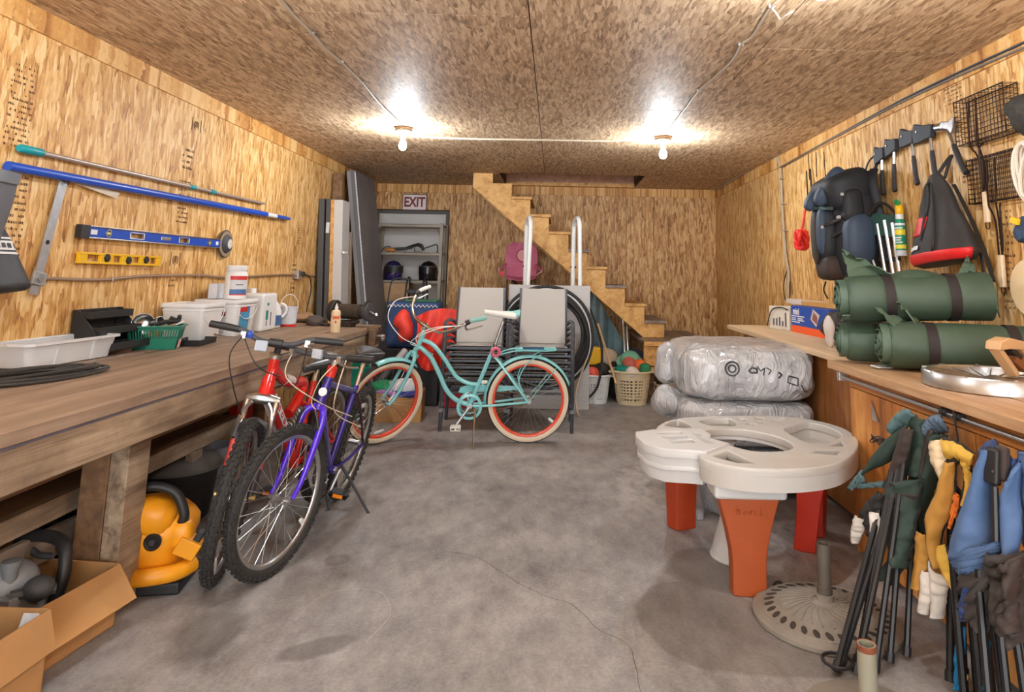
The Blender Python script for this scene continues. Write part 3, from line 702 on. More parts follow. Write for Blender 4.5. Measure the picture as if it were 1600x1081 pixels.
g = G(); g.ell((.05, .075, -.01), (.03, .02, .03), 12, 8); ob('clamp_knob', g, M['alu'], r8)

# ------------------------------------------------------------------ things on the left wall
WX = XL + .012
M['tealp'] = pm('teal_plastic', (24, 152, 162), .4); M['bluep'] = pm('blue_enamel', (28, 78, 186), .35)
def on_wall(name, label, c): return root(name, label, c, (WX, 3.5, 1.5))
r = root('telescopic_pole', 'thin grey telescopic pole with teal grip on the left wall', 'pole')
A = V((-2.475,3.049,1.862)); Bq = V((-2.475,5.671,1.883))
def PP(t): return lerp(A, Bq, t)
g = G(); g.tube([PP(.045), PP(.58)], .0125, 10); g.tube([PP(.55), PP(1)], .0105, 10); ob('tube', g, M['alu_pole'] if 'alu_pole' in M else pm('pole_grey', (176, 160, 148), .4, .4), r)
for a, b, w in ((0, .055, .02),): g = G(); g.tube([PP(a), PP(a + .004), PP(b - .004), PP(b)], [w * .8, w, w, w * .7], 12); ob('grip', g, M['tealp'], r)
for a in (.555, .66): g = G(); g.tube([PP(a), PP(a + .022)], .0165, 10); ob('collar', g, M['tealp'], r)
r = root('blue_pole', 'thick blue extension pole with white collar on the left wall', 'pole')
A = V((-2.462,2.984,1.768)); Bq = V((-2.462,6.21,1.798))
g = G(); g.lathe([(.017, 0), (.022, 0), (.022, (Bq - A).length * .84), (.0, (Bq - A).length * .84)], 14, A, Bq - A); ob('tube', g, M['bluep'], r)
g = G(); g.tube([PP(.835), PP(.90)], .02, 12); ob('collar', g, M['white'], r)
g = G(); g.tube([PP(.90), PP(.985), PP(1)], [.0165, .0165, .010], 12); ob('tip', g, M['bluep'], r)
for (tt) in (.12, .75):
    g = G(); q = PP(tt); g.box(q + V((-.02, 0, -.02)), (.035, .008, .006)); g.box(q + V((-.003, 0, -.028)), (.006, .008, .02)); ob('nail', g, M['iron'], r)
# steel square hanging at an angle
r = root('steel_square', 'long grey steel carpenter square hanging diagonally on the left wall', 'square')
A = V((-2.48,3.356,1.747)); Bq = V((-2.48,3.258,1.192))
M['sqr'] = pm('square_steel', (172, 172, 174), .45, .6, var=.12, vs=30)
g = G(); g.bar(A, Bq, .055, .004, (1, 0, 0)); ob('blade', g, M['sqr'], r, False)
q = lerp(A, Bq, .86); g = G(); g.bar(lerp(A, Bq, .81) + V((.006, 0, 0)), lerp(A, Bq, .92) + V((.006, 0, 0)), .085, .014, (1, 0, 0)); ob('head', g, M['sqr'], r, bev=.003)
g = G(); g.cyl(q + V((.012, 0, 0)), q + V((.02, 0, 0)), .02, n=16); ob('knob', g, M['alu'], r)
g = G(); g.cyl(lerp(A, Bq, .55) + V((.001, 0, 0)), lerp(A, Bq, .55) + V((.004, 0, 0)), .011, n=14); ob('hang_hole', g, M['iron'], r)
# trowel blade behind the blue pole
r = root('drywall_blade', 'pale flat trowel blade tucked behind the blue pole', 'trowel')
a, b, c = V((-2.48,3.393,1.765)), V((-2.48,3.796,1.746)), V((-2.48,3.769,1.71))
g = G(); d = V((.004, 0, 0)); a2 = a + V((0, .01, -.012)); g.add([a, b, c, a2, a + d, b + d, c + d, a2 + d], [(0, 1, 2, 3), (7, 6, 5, 4), (0, 4, 5, 1), (1, 5, 6, 2), (2, 6, 7, 3), (3, 7, 4, 0)]); ob('blade', g, pm('blade_pale', (196, 180, 160), .4, .3), r, False)
# blue box level
r = root('spirit_level', 'long blue spirit level with steel edges mounted on the left wall', 'level')
A = V((-2.475,3.511,1.51)); Bq = V((-2.475,4.976,1.511)); ly = (Bq - A)
lv = frame4(A, (0, 1, 0), (0, 0, 1)); L_ = ly.length; hh = .034; sl = math.atan2(ly.z, ly.y)
lv = Matrix.Translation(A) @ Matrix.Rotation(sl, 4, 'X') @ Matrix(((0, 0, 1, 0), (1, 0, 0, 0), (0, 1, 0, 0), (0, 0, 0, 1)))
r.matrix_world = lv   # local x along the wall, y up, z out of the wall
def bxs(name, mat, parts, par=r, bev=.0015):
    g = G()
    for a, b in parts: g.bx(a, b)
    return ob(name, g, mat, par, False, bev=bev)
# web with two hand holes and vials
holes = ((.28, .37), (.63, .71))
seg_ = [(.0, holes[0][0]), (holes[0][1], holes[1][0]), (holes[1][1], 1.0)]
parts = [((a * L_, -hh * .75, -.006), (b * L_, hh * .75, .006)) for a, b in seg_] + [((a * L_, sgn * hh * .75 - .006, -.006), (b * L_, sgn * hh * .75 + .006, .006)) for a, b in holes for sgn in (-.75, .75)]
bxs('web', M['bluep'], parts)
bxs('flange', M['alu'], [((0, hh * .82, -.014), (L_, hh, .014)), ((0, -hh, -.014), (L_, -hh * .82, .014))])
bxs('end_cap', M['black'], [((-.012, -hh * 1.03, -.016), (.055, hh * 1.03, .016))])
for hx, (a, b) in zip((.2, .8), holes): bxs('grip_frame', M['alu'], [((a * L_ - .004, -hh * .5, -.008), (a * L_ + .003, hh * .5, .008)), ((b * L_ - .003, -hh * .5, -.008), (b * L_ + .004, hh * .5, .008)), ((a * L_, hh * .46, -.008), (b * L_, hh * .56, .008)), ((a * L_, -hh * .56, -.008), (b * L_, -hh * .46, .008))])
for f, w in ((.145, .024), (.89, .022)):
    g = G(); g.lathe([(w * .7, 0), (w, 0), (w, .012), (w * .7, .012)], 20, (f * L_, 0, 0), (0, 0, 1), closed=True); ob('vial_ring', g, M['alu'], r)
    g = G(); g.cyl((f * L_ - .012, 0, .005), (f * L_ + .012, 0, .005), .008, n=10); ob('vial', g, pm('vial_yellow', (222, 214, 120), .2), r)
bxs('top_vial', M['alu'], [((.49 * L_, -.010, -.002), (.56 * L_, .010, .009))])
bxs('logo_plate', M['white'], [((.05 * L_, -.012, .0055), (.085 * L_, .014, .0068))]); bxs('logo_plate', M['white'], [((.955 * L_, -.012, .0055), (.98 * L_, .014, .0068))])
# yellow torpedo level
r = root('spirit_level', 'short yellow torpedo level below the blue level on the left wall', 'level')
A = V((-2.478,3.52,1.374)); Bq = V((-2.478,4.249,1.369)); ly = Bq - A; L2 = ly.length; sl = math.atan2(ly.z, ly.y); h2_ = .03
r.matrix_world = Matrix.Translation(A) @ Matrix.Rotation(sl, 4, 'X') @ Matrix(((0, 0, 1, 0), (1, 0, 0, 0), (0, 1, 0, 0), (0, 0, 0, 1)))
M['yel'] = pm('yellow_plastic', (238, 186, 18), .4)
hs = [(.09, .23), (.38, .48), (.62, .72), (.85, .95)]
prt = [((0, h2_ * .6, -.01), (L2, h2_, .01)), ((0, -h2_, -.01), (L2, -h2_ * .6, .01))]; last = 0
for a, b in hs: prt.append(((last * L2, -h2_ * .6, -.008), (a * L2, h2_ * .6, .008))); last = b
prt.append(((last * L2, -h2_ * .6, -.008), (L2, h2_ * .6, .008)))
bxs('body', M['yel'], prt, r)
for f in (.30, .56, .79):
    g = G(); g.at((f * L2, -.004 if f == .56 else .004, .004)); g.lathe([(0, 0), (.022, 0), (.026, .006), (.02, .014), (0, .014)], 6, ax=(0, 0, 1)); ob('vial_housing', g, M['black'], r, bev=.002)
# backing pad disc
r = root('sanding_disc', 'round black sanding disc with grey backing pad hung beside the blue level', 'disc', (-2.478,5.068,1.515), (0, 0, 0))
g = G(); g.lathe([(0, 0), (.103, 0), (.105, .003), (.103, .006), (.0, .006)], 36, ax=(1, 0, 0)); ob('disc', g, pm('disc_dark', (62, 54, 48), .7, var=.2, vs=30), r)
g = G(); g.lathe([(.09, .0062), (.096, .0075), (.09, .0085)], 36, ax=(1, 0, 0)); ob('edge_ring', g, pm('disc_rim', (150, 128, 104), .7), r)
g = G(); g.lathe([(0, .006), (.068, .006), (.07, .012), (.055, .03), (.035, .034), (0, .034)], 30, ax=(1, 0, 0)); ob('backing_pad', g, M['dkgrey'], r)
g = G(); g.lathe([(0, .034), (.034, .034), (.036, .037), (.012, .04), (.008, .035), (0, .035)], 24, ax=(1, 0, 0)); ob('label', g, pm('disc_label', (206, 200, 190), .6, var=.15, vs=60), r)
# wall cable and socket
r = root('wall_cable', 'beige cable stapled along the left wall above the workbench', 'cable')
P = [(-2.485,3.291,1.27), (-2.485,3.594,1.259), (-2.485,3.826,1.261), (-2.485,4.151,1.278), (-2.485,4.743,1.282), (-2.485,5.062,1.268), (-2.485,5.479,1.271), (-2.485,6.179,1.287), (-2.485,6.579,1.281), (-2.485,7.188,1.274)]
g = G(); g.tube(cat(P, 5), .0085, 8); ob('cable', g, pm('cable_brown', (150, 122, 98), .6), r)
for k in (2, 4, 6):
    g = G(); g.box(P[k], (.02, .012, .024)); ob('staple', g, M['alu'], r, bev=.002)
r = root('wall_socket', 'grey metal socket box with a black cord on the left wall', 'socket', (-2.48,6.548,1.287))
g = G(); g.box((0, 0, 0), (.05, .09, .085)); ob('box', g, M['alu'], r, bev=.006)
g = G(); g.box((.028, .06, .01), (.03, .06, .04)); ob('plug', g, M['black'], r, bev=.006)
g = G(); g.tube(cat([(.03, .09, .01), (.04, .22, -.03), (.04, .28, -.15), (.03, .24, -.32), (.03, .22, -.4)], 6), .006, 6); ob('cord', g, M['black'], r)
# hanging bags at the left edge
M['nylon'] = pm('black_nylon', (38, 38, 42), .55, var=.15, vs=12, bump=.15, bs=30)
M['greybag'] = pm('grey_fabric', (92, 92, 98), .8, bump=.1, bs=200)
r = root('drawstring_bag', 'black drawstring bag with white printed logo hanging on the left wall', 'bag')
def bagf(u, v):
    # u round, v from top to bottom
    z = 1.66 - .46 * v
    w = .03 + .19 * math.sin(min(1, v * 1.02) * PI * .52) ** 1.1
    d = .015 + .085 * v ** 1.3
    if v > .9: k = math.sqrt(max(0, 1 - ((v - .9) / .1) ** 2)); w *= .55 + .45 * k; d *= .45 + .55 * k
    a = 2 * PI * u
    x = d * math.cos(a); y = w * math.sin(a)
    n_ = noise.noise(V((y * 9, z * 3, 2))) * .018 * (.3 + v) + .006 * math.sin(y * 60) * (1 - v)
    return V((WX + .015 + d + x + n_ * (1 if math.cos(a) > 0 else .2), 2.81 + y + .05 * v, z))
g = G(); g.grid(bagf, 40, 26, cu=True); g.f.append(tuple(i * 26 + 25 for i in range(40))); ob('bag_body', g, M['nylon'], r, ang=180)
g = G(); g.tube(cat([(WX + .02, 2.810, 1.66), (WX + .012, 2.80, 1.70), (WX + .01, 2.81, 1.73), (WX + .018, 2.825, 1.70), (WX + .025, 2.82, 1.65)], 5), .006, 6); ob('cord', g, M['black'], r)
# logo printed on the bag front: bars and lettering blobs
def on_bag(y, z): 
    best = None
    for u in [k / 120 for k in range(-30, 31)]:
        for v in [(1.66 - z) / .46]:
            p = bagf(u % 1.0, v)
            if best is None or abs(p.y - y) < abs(best.y - y): best = p
    return best + V((.004, 0, 0))
M['print_w'] = pm('white_print', (226, 226, 226), .7)
def bag_strip(y0, y1, z0, z1, name='logo'):
    g = G(); n = 10; rows = [[on_bag(y0 + (y1 - y0) * k / n, zz) for k in range(n + 1)] for zz in (z0, z1)]
    g.add(rows[0] + rows[1], [(k, k + 1, n + 2 + k, n + 1 + k) for k in range(n)]); ob(name, g, M['print_w'], r)
def bag_glyph(name, y0, y1, z0, z1, mt):
    g = G(); n = 4; rows = [[on_bag(y0 + (y1 - y0) * k / n, zz) + V((.002, 0, 0)) for k in range(n + 1)] for zz in (z0, z1)]
    g.add(rows[0] + rows[1], [(k, k + 1, n + 2 + k, n + 1 + k) for k in range(n)]); ob(name, g, mt, r)
zz = 1.405
bag_strip(2.83, 2.99, zz + .035, zz + .043); bag_strip(2.83, 3.0, zz - .012, zz + .028); bag_strip(2.85, 3.0, zz - .03, zz - .02)
for a, b in ((2.865, 2.88), (2.895, 2.92), (2.93, 2.952), (2.968, 2.982)): bag_glyph('logo', a, b, zz - .002, zz + .018, M['nylon'])
r = root('garment_bag', 'flat grey fabric bag hanging in front of the black bag at the left edge', 'bag')
def gbf(u, v):
    y = 2.47 + (.27 - .06 * v) * u; z = 1.70 - .62 * v; return V((WX + .265 - .04 * v + .03 * math.sin(PI * u) + .01 * noise.noise(V((u * 3, v * 3, 5))), y, z))
g = G(); g.sheet([[gbf(i / 12, j / 14) for j in range(15)] for i in range(13)], .03); ob('panel_cloth', g, M['greybag'], r)
g = G(); g.sheet([[gbf(i / 12, j / 40) + V((.004, 0, 0)) for j in range(4)] for i in range(13)], .036); ob('top_band', g, pm('grey_band', (108, 110, 116), .8), r)
g = G(); g.tube([gbf(.5, 0), (WX + .1, 2.60, 1.76), (WX, 2.60, 1.76)], .006, 6); ob('hook', g, M['iron'], r)
# stamps printed on the boards
M['stamp'] = pm('stamp_ink', (92, 62, 36), .85)
def stamp_block(parent, mtx, w, h, rows, seed, name='board_print'):
    rnd = random.Random(seed); g = G(mtx)
    for k in range(rows):
        yy = h * (k + .5) / rows; x = 0
        while x < w:
            l = rnd.uniform(.004, .016)
            if rnd.random() < .62: g.add([(x, yy - h / rows * .22, .0026), (x + l * .6, yy - h / rows * .22, .0026), (x + l * .6, yy + h / rows * .22 * rnd.uniform(-.4, 1), .0026), (x, yy + h / rows * .22, .0026)], [(0, 1, 2, 3)])
            x += l
    o = ob(name, g, M['stamp'], parent, False); o['kind'] = 'stuff'; return o
def wl_at(y, z): return Matrix.Translation((XL, y, z)) @ frame4((0, 0, 0), (0, 1, 0), (0, 0, 1))
def wr_at(y, z): return Matrix.Translation((XR, y, z)) @ frame4((0, 0, 0), (0, -1, 0), (0, 0, 1))
for (y, z, w, h, n_) in ((2.98, 1.86, .14, .40, 15), (3.04, 1.36, .12, .42, 14), (4.42, 1.62, .13, .30, 10), (4.42, 1.98, .12, .16, 4), (6.50, 1.58, .11, .22, 9), (4.40, 1.20, .12, .10, 3), (6.45, 1.1, .1, .3, 7)): stamp_block(wl, wl_at(y, z), w, h, n_, int(y * 100 + z * 10))
def boxed(y, z):
    text('board_print', '(8)', .06, M['stamp'], wl, (XL + .003, y, z), (0, 1, 0), (0, 0, 1))
    g = G(wl_at(y, z)); 
    for sx in (-1, 1): g.bx((sx * .055 - .003, -.045, .002), (sx * .055 + .003, .045, .003))
    ob('board_print', g, M['stamp'], wl, False)
boxed(4.55, 2.31); boxed(4.46, 1.385)

# ------------------------------------------------------------------ under the bench
M['yelp'] = pm('blower_yellow', (240, 158, 24), .42, var=.06)
def carton(name, loc, rz, w, l, h, flaps, label):
    r = root(name, label, 'box', loc, (0, 0, rz)); th = .005
    g = G(); g.box((0, 0, th / 2), (w, l, th))
    for sx in (-1, 1): g.box((sx * (w / 2 - th / 2), 0, h / 2), (th, l, h)); g.box((0, sx * (l / 2 - th / 2), h / 2), (w, th, h))
    ob('carton_wall', g, [M['card']], r, False, bev=.001)
    for (side, fl, an) in flaps:
        # flap hinged on the top edge of a side: 0 +x, 1 +y, 2 -x, 3 -y ; an = angle from straight up, outwards positive
        g = G(); lw = l if side % 2 == 0 else w; dist = w / 2 if side % 2 == 0 else l / 2
        R = Matrix.Rotation(side * PI / 2, 4, 'Z') @ Matrix.Translation((dist - .002, 0, h)) @ Matrix.Rotation(an, 4, 'Y')
        g.m = R; g.bx((-.0025, -lw / 2 + .004, 0), (.0025, lw / 2 - .004, fl)); ob('flap', g, M['card'], r, False, bev=.001)
    return r
carton('cardboard_box', (-1.885, 2.575, 0), math.radians(-7), .47, .41, .215, ((0, .14, 2.5), (1, .10, 2.5), (2, .12, .5)), 'open cardboard box holding a grey power tool under the near workbench')
carton('cardboard_box', (-1.83, 2.13, 0), math.radians(-2), .48, .42, .25, ((0, .12, 2.85), (2, .15, .6)), 'open empty cardboard box in the bottom left corner of the photo')
g = G(); g.box((0, 0, .0), (.05, .09, .02)); o = tag(ob('printed_strip', g, M['lab_grey'], bev=.002), 'small printed plastic packet stuck in the near cardboard box corner', 'packet'); o.location = (-1.63, 2.30, .20); o.rotation_euler = (.9, .2, .5)
# grey chainsaw-like tool in the box
r = root('chainsaw', 'grey power saw with a black loop handle sitting in the cardboard box', 'saw', (-1.92, 2.60, .012), (0, 0, math.radians(-8)))
M['toolgrey'] = pm('tool_grey', (148, 148, 150), .45)
g = G(); g.ell((-.05, -.03, .19), (.15, .10, .085), 20, 12, p=.7); g.ell((-.14, -.02, .2), (.09, .09, .07), 16, 10, p=.8); g.box((.01, -.04, .12), (.24, .18, .16)); ob('motor_housing', g, M['toolgrey'], r, ang=60, bev=.004)
g = G(); g.lathe([(.024, 0), (.024, .06), (.03, .062), (.03, .085), (.0, .09)], 16, (.06, -.07, .215)); ob('fuel_cap', g, pm('cap_grey', (120, 122, 124), .4), r)
g = G(); g.tube(cat([(-.09, .09, .15), (-.09, .1, .27), (-.05, .10, .31), (.06, .09, .32), (.13, .07, .30), (.16, .05, .22), (.15, .03, .12)], 6), .022, 10); ob('loop_handle', g, M['black'], r)
g = G(); g.tube(cat([(-.05, .1, .28), (.0, .1, .25), (.06, .1, .25)], 4), .012, 8); ob('trigger', g, M['dkgrey'], r)
g = G(); g.ell((.16, -.05, .21), (.05, .045, .04), 14, 8); g.tube([(.10, -.1, .2), (.2, -.02, .2)], .018, 8); ob('front_guard', g, pm('dark_rubber', (74, 74, 74), .6), r)
g = G(); g.lathe([(0, 0), (.03, 0), (.034, .012), (.02, .016), (0, .016)], 18, (-.13, -.125, .21), (0, -1, .25)); ob('starter_knob', g, M['dkgrey'], r)
# yellow blower behind the post
r = root('leaf_blower', 'bright yellow garden blower with black handle under the workbench beside the post', 'blower', (-1.70, 3.10, 0), (0, 0, math.radians(10)))
g = G()
def yb(u, v):
    a = 2 * PI * u; la = -PI / 2 + PI * v
    c = math.cos(la); s_ = math.sin(la)
    p = V((.15 * math.copysign(abs(c) ** .7, c) * math.copysign(abs(math.cos(a)) ** .75, math.cos(a)), .15 * abs(c) ** .7 * math.copysign(abs(math.sin(a)) ** .75, math.sin(a)), .16 * math.copysign(abs(s_) ** .8, s_)))
    return p + V((0, 0, .19)) + V((.02 * math.sin(p.z * 30), 0, 0))
g.grid(yb, 28, 16, cu=True); ob('engine_cover', g, M['yelp'], r)
g = G(); g.ell((.02, -.10, .30), (.09, .07, .075), 18, 10, p=.8, rot=(.2, .3, 0)); g.ell((.13, -.08, .22), (.05, .05, .055), 14, 8, p=.6); g.box((.165, -.09, .175), (.09, .09, .07), (.1, .5, .2)); ob('shroud', g, M['yelp'], r, ang=60, bev=.006)
g = G(); g.tube(cat([(-.1, -.14, .075), (.03, -.165, .085), (.13, -.13, .085), (.18, -.06, .09)], 6), .034, 10); ob('bumper', g, M['yelp'], r)
g = G(); g.lathe([(0, 0), (.03, 0), (.034, .008), (.026, .016), (.02, .012), (.012, .02), (0, .02)], 20, (.045, -.148, .215), (.05, -1, .05)); ob('round_knob', g, M['black'], r)
g = G()
for k in range(4): g.box((-.075, -.152, .135 + k * .018), (.05, .008, .006), (0, -.25, 0))
ob('vent_slots', g, pm('vent_orange', (180, 96, 20), .6), r)
g = G(); g.box((-.07, -.14, .25), (.06, .05, .10)); ob('side_plate', g, pm('plate_grey', (126, 104, 84), .5), r, bev=.005)
g = G(); g.tube(cat([(-.09, -.1, .34), (-.06, -.11, .40), (.02, -.11, .42), (.10, -.10, .385), (.14, -.10, .30), (.12, -.09, .255)], 7), .02, 10); ob('loop_handle', g, M['black'], r)
g = G(); g.box((.20, -.10, .20), (.03, .03, .08), (0, .5, 0)); ob('switch', g, M['black'], r, bev=.006)
g = G(); g.bx((-.13, -.14, 0), (.16, .12, .05)); ob('base', g, M['black'], r, bev=.012)
# dark covered pot, bucket, cardboard, binders further back
r = root('lidded_bin', 'black plastic bin with domed grey lid far under the workbench', 'bin', (-2.03, 3.86, 0))
g = G(); g.lathe([(0, 0), (.16, 0), (.17, .01), (.20, .25), (.215, .25), (.215, .27), (.19, .27)], 30); ob('bin_body', g, M['black'], r)
g = G(); g.lathe([(.222, .26), (.225, .275), (.20, .30), (.12, .33), (.03, .345), (0, .345)], 30); ob('lid', g, pm('lid_grey', (112, 108, 104), .4), r)
r = root('plastic_bucket', 'grey ribbed plastic bucket under the workbench beyond the black bin', 'bucket', (-2.20, 4.62, 0))
g = G(); g.lathe([(0, 0), (.10, 0), (.11, .01), (.118, .10), (.124, .10), (.124, .115), (.119, .115), (.124, .16), (.13, .16), (.13, .19), (.12, .19), (.105, .02)], 26); ob('bucket_body', g, pm('bucket_grey', (150, 150, 156), .45), r)
carton('cardboard_box', (-2.34, 4.95, 0), .1, .24, .26, .26, ((0, .1, 2.3),), 'small cardboard box standing beyond the grey bucket under the workbench')
for k, (mt, lb) in enumerate((('black', 'black binder standing under the workbench left of the red one'), ('red', 'red binder standing under the workbench right of the black one'))):
    box_thing('ring_binder', (-2.40 + k * .07, 5.25, 0), (.06, .26, .40), 0, M[mt], lb, 'binder')
r = root('coiled_hose', 'black hose coil lying behind the near bench post', 'hose', (-2.2, 3.25, 0))
g = G(); g.tube([(.14 * math.cos(a), .14 * math.sin(a) * .8, .02 + .05 * k) for k in range(6) for a in [2 * PI * q / 20 for q in range(20)]], .022, 8); ob('hose', g, M['black'], r)
# ------------------------------------------------------------------ bicycles
class Bike:
    def __init__(s, name, label, X, Y, psi, lean, steer, wb, r):
        s.wb, s.r = wb, r
        s.root = root(name, label, 'bicycle'); s.root.matrix_world = Matrix.Translation((X, Y, 0)) @ Matrix.Rotation(psi, 4, 'Z') @ Matrix.Rotation(lean, 4, 'X')
        h = math.radians(71); s.ax = V((-math.cos(h), 0, math.sin(h))); perp = V((math.sin(h), 0, math.cos(h)))
        s.A = V((wb, 0, r)) - perp * .045
        s.S = Matrix.Translation(s.A) @ Matrix.Rotation(steer, 4, s.ax) @ Matrix.Translation(-s.A)
    def part(s, name, g, mat, steer=False, parent=None, **k):
        o = ob(name, g, mat, parent or s.root, **k)
        if steer and not parent: o.matrix_local = s.S
        return o
    def wheel(s, front, tyre, rim, knobby=True, tw=.024, white=None, rimw=.012, hubm=None, rot=0.0):
        w = bpy.data.objects.new('front_wheel' if front else 'rear_wheel', None); COL.objects.link(w); w.parent = s.root; w.empty_display_size = .1
        m = Matrix.Translation((s.wb if front else 0, 0, s.r)) @ Matrix.Rotation(rot, 4, 'Y')
        w.matrix_local = (s.S if front else Matrix.Identity(4)) @ m
        R = s.r - (.006 if knobby else 0); Rc = R - tw
        g = G(); g.lathe([(Rc + tw * math.cos(a), tw * math.sin(a)) for a in [2 * PI * k / 12 for k in range(12)]], 56, ax=(0, 1, 0), closed=True)
        if knobby:
            n = 56
            for k in range(n):
                for row, (yy, rr, ln, tl) in enumerate(((0, R, .016, 0), (.013, R - .003, .013, .45), (-.013, R - .003, .013, -.45), (.0215, R - .014, .017, 1.05), (-.0215, R - .014, .017, -1.05))):
                    a = 2 * PI * (k + (.5 if row in (1, 2) else 0)) / n
                    g.m = Matrix.Rotation(-a, 4, 'Y') @ Matrix.Translation((rr, yy, 0)) @ Matrix.Rotation(tl, 4, 'Z')
                    g.box((0, 0, 0), (.012, .010 if row < 3 else .007, ln), (0, 0, 0)); 
            g.m = Matrix.Identity(4)
        ob('tyre', g, tyre, w, ang=50)
        if white:
            for sy in (-1, 1):
                g = G(); g.lathe([(Rc + (tw + .0008) * math.cos(a), sy * (tw + .0008) * math.sin(a)) for a in [math.radians(q) for q in (58, 75, 92, 110, 128, 146)]], 64, ax=(0, 1, 0), cap=False); ob('whitewall', g, white, w, ang=180)
        ri = Rc - tw + .004
        g = G(); g.lathe([(ri + .004, -rimw), (ri + .008, -rimw * .8), (ri + .006, 0), (ri + .008, rimw * .8), (ri + .004, rimw), (ri - .012, rimw * .9), (ri - .019, rimw * .35), (ri - .019, -rimw * .35), (ri - .012, -rimw * .9)], 64, ax=(0, 1, 0), closed=True); ob('rim', g, rim, w, ang=60)
        g = G(); hw = .032 if front else .045
        g.lathe([(.0, -hw - .02), (.007, -hw - .02), (.007, -hw), (.022, -hw), (.022, -hw + .006), (.014, -hw + .01), (.012, 0), (.014, hw - .01), (.022, hw - .006), (.022, hw), (.007, hw), (.007, hw + .02), (0, hw + .02)], 14, ax=(0, 1, 0)); ob('hub', g, hubm or M['alu'], w)
        g = G(); n = 32
        for k in range(n):
            a = 2 * PI * k / n; sy = 1 if k % 2 else -1; off = .55 * (1 if (k // 2) % 2 else -1)
            g.tube([(.02 * math.cos(a + off), sy * hw, .02 * math.sin(a + off)), ((ri - .016) * math.cos(a), 0, (ri - .016) * math.sin(a))], .0014, 4)
        o = ob('spokes', g, M['steel'], w); o['kind'] = 'stuff'
        return w, ri
def tubeset(segs):
    g = G()
    for pts, r in segs: g.tube(pts, r, 12)
    return g
def crankset(b, bb, mat, ang, cl=.165, ring=.09, side=-1, guard=None, pedm=None, reflect=None):
    """side: -1 = chain on the rider's right (local -y)"""
    cs = bpy.data.objects.new('crankset', None); COL.objects.link(cs); cs.parent = b.root; cs.empty_display_size = .05
    g = G(); g.lathe([(.0, -.045), (.016, -.045), (.016, .045), (0, .045)], 14, bb, (0, 1, 0)); ob('axle', g, M['alu'], cs)
    g = G(); g.lathe([(ring, -.003), (ring + .004, 0), (ring, .003), (ring - .014, .003), (ring - .014, -.003)], 36, V(bb) + V((0, side * .045, 0)), (0, 1, 0), closed=True)
    for k in range(5):
        a = 2 * PI * k / 5; g.bar(V(bb) + V((0, side * .045, 0)), V(bb) + V(((ring - .01) * math.cos(a), side * .045, (ring - .01) * math.sin(a))), .016, .004, (0, 1, 0))
    o = ob('chainring', g, M['dkgrey'] if mat is None else mat, cs)
    for sy in (-1, 1):
        a = ang + (0 if sy > 0 else PI); e = V(bb) + V((cl * math.cos(a), sy * .075, cl * math.sin(a)))
        g = G(); g.tube([V(bb) + V((0, sy * .06, 0)), lerp(V(bb) + V((0, sy * .06, 0)), e, .5), e], [.013, .010, .011], 8); ob('crank_arm', g, M['alu'], cs)
        p = bpy.data.objects.new('pedal', None); COL.objects.link(p); p.parent = b.root; p.location = e + V((0, sy * .055, 0))
        g = G(); g.cyl((0, -sy * .055, 0), (0, sy * .04, 0), .007); g.box((0, 0, .011), (.075, .085, .005)); g.box((0, 0, -.011), (.075, .085, .005)); ob('pedal_body', g, pedm or M['black'], p)
        for sx in (-1, 1):
            g = G(); g.box((sx * .038, 0, 0), (.006, .05, .016)); ob('reflector', g, reflect or M['orange_ref'], p)
M['orange_ref'] = pm('reflector_orange', (232, 130, 20), .25)
M['reflect'] = pm('reflector_white', (222, 224, 226), .2)
def grips(b, pts, mat, sy, r=.0165):
    b.part('grip', G().tube([V((p[0], sy * p[1], p[2])) for p in pts], [r * .9] + [r] * (len(pts) - 2) + [r * .95] if len(pts) > 2 else r, 12), mat, True)
def lever(b, p, q, sy, mat):
    p = V((p[0], sy * p[1], p[2])); q = V((q[0], sy * q[1], q[2]))
    g = G(); g.tube(cat([p, lerp(p, q, .15) + V((.035, 0, -.02)), lerp(p, q, .6) + V((.04, 0, -.03)), q + V((.028, 0, -.028))], 5), [.009] * 5 + [.007] * 11, 6, flat=.6); g.box(p + V((.008, 0, -.008)), (.034, .022, .03)); b.part('brake_lever', g, mat, True, ang=60)

# ---- purple mountain bike
M['purple'] = pm('purple_paint', (76, 36, 196), .22, coat=.6)
M['purple_dk'] = pm('purple_blue_paint', (44, 32, 132), .25, coat=.5)
b = Bike('mountain_bike', 'purple mountain bike with rigid purple fork standing on its kickstand by the workbench', -1.253, 4.225, -1.569, -.195, -.29, 1.06, .325)
w, ri = b.wheel(True, M['rubber'], M['alu'], rot=.2); g = G(); g.ell((0, 0, 0), (.013, .006, .05), 12, 8, p=.7); o = ob('reflector', g, M['reflect'], w); o.location = (-.18, -.0, -.2); o.rotation_euler = (0, .75, 0)
w, ri = b.wheel(False, M['rubber'], M['alu']); g = G(); g.ell((0, 0, 0), (.013, .006, .04), 12, 8, p=.7); o = ob('reflector', g, M['reflect'], w); o.location = (.03, .01, .22); o.rotation_euler = (0, 1.57, 0)
hb, ht = b.A + b.ax * .42, b.A + b.ax * .55
BBp = V((.42, 0, .285)); ST = V((.27, 0, .70))
b.part('frame', tubeset([([hb, ht], .021), ([BBp, ST], .016), ([lerp(hb, ht, .2), BBp], .019), ([lerp(hb, ht, .8), lerp(BBp, ST, .93)], .016), ([(.42, -.035, .285), (.42, .035, .285)], .022)]), M['purple_dk'])
b.part('headset_collar', G().tube([ht, ht + b.ax * .055], .0235, 14), M['red_paint'] if 'red_paint' in M else pm('red_paint', (212, 34, 26), .25, coat=.5), True)
b.part('head_badge', G().lathe([(0, 0), (.02, 0), (.02, .004), (0, .005)], 18, lerp(hb, ht, .45) + V((.019, 0, .006)), (1, 0, .3)), M['reflect'])
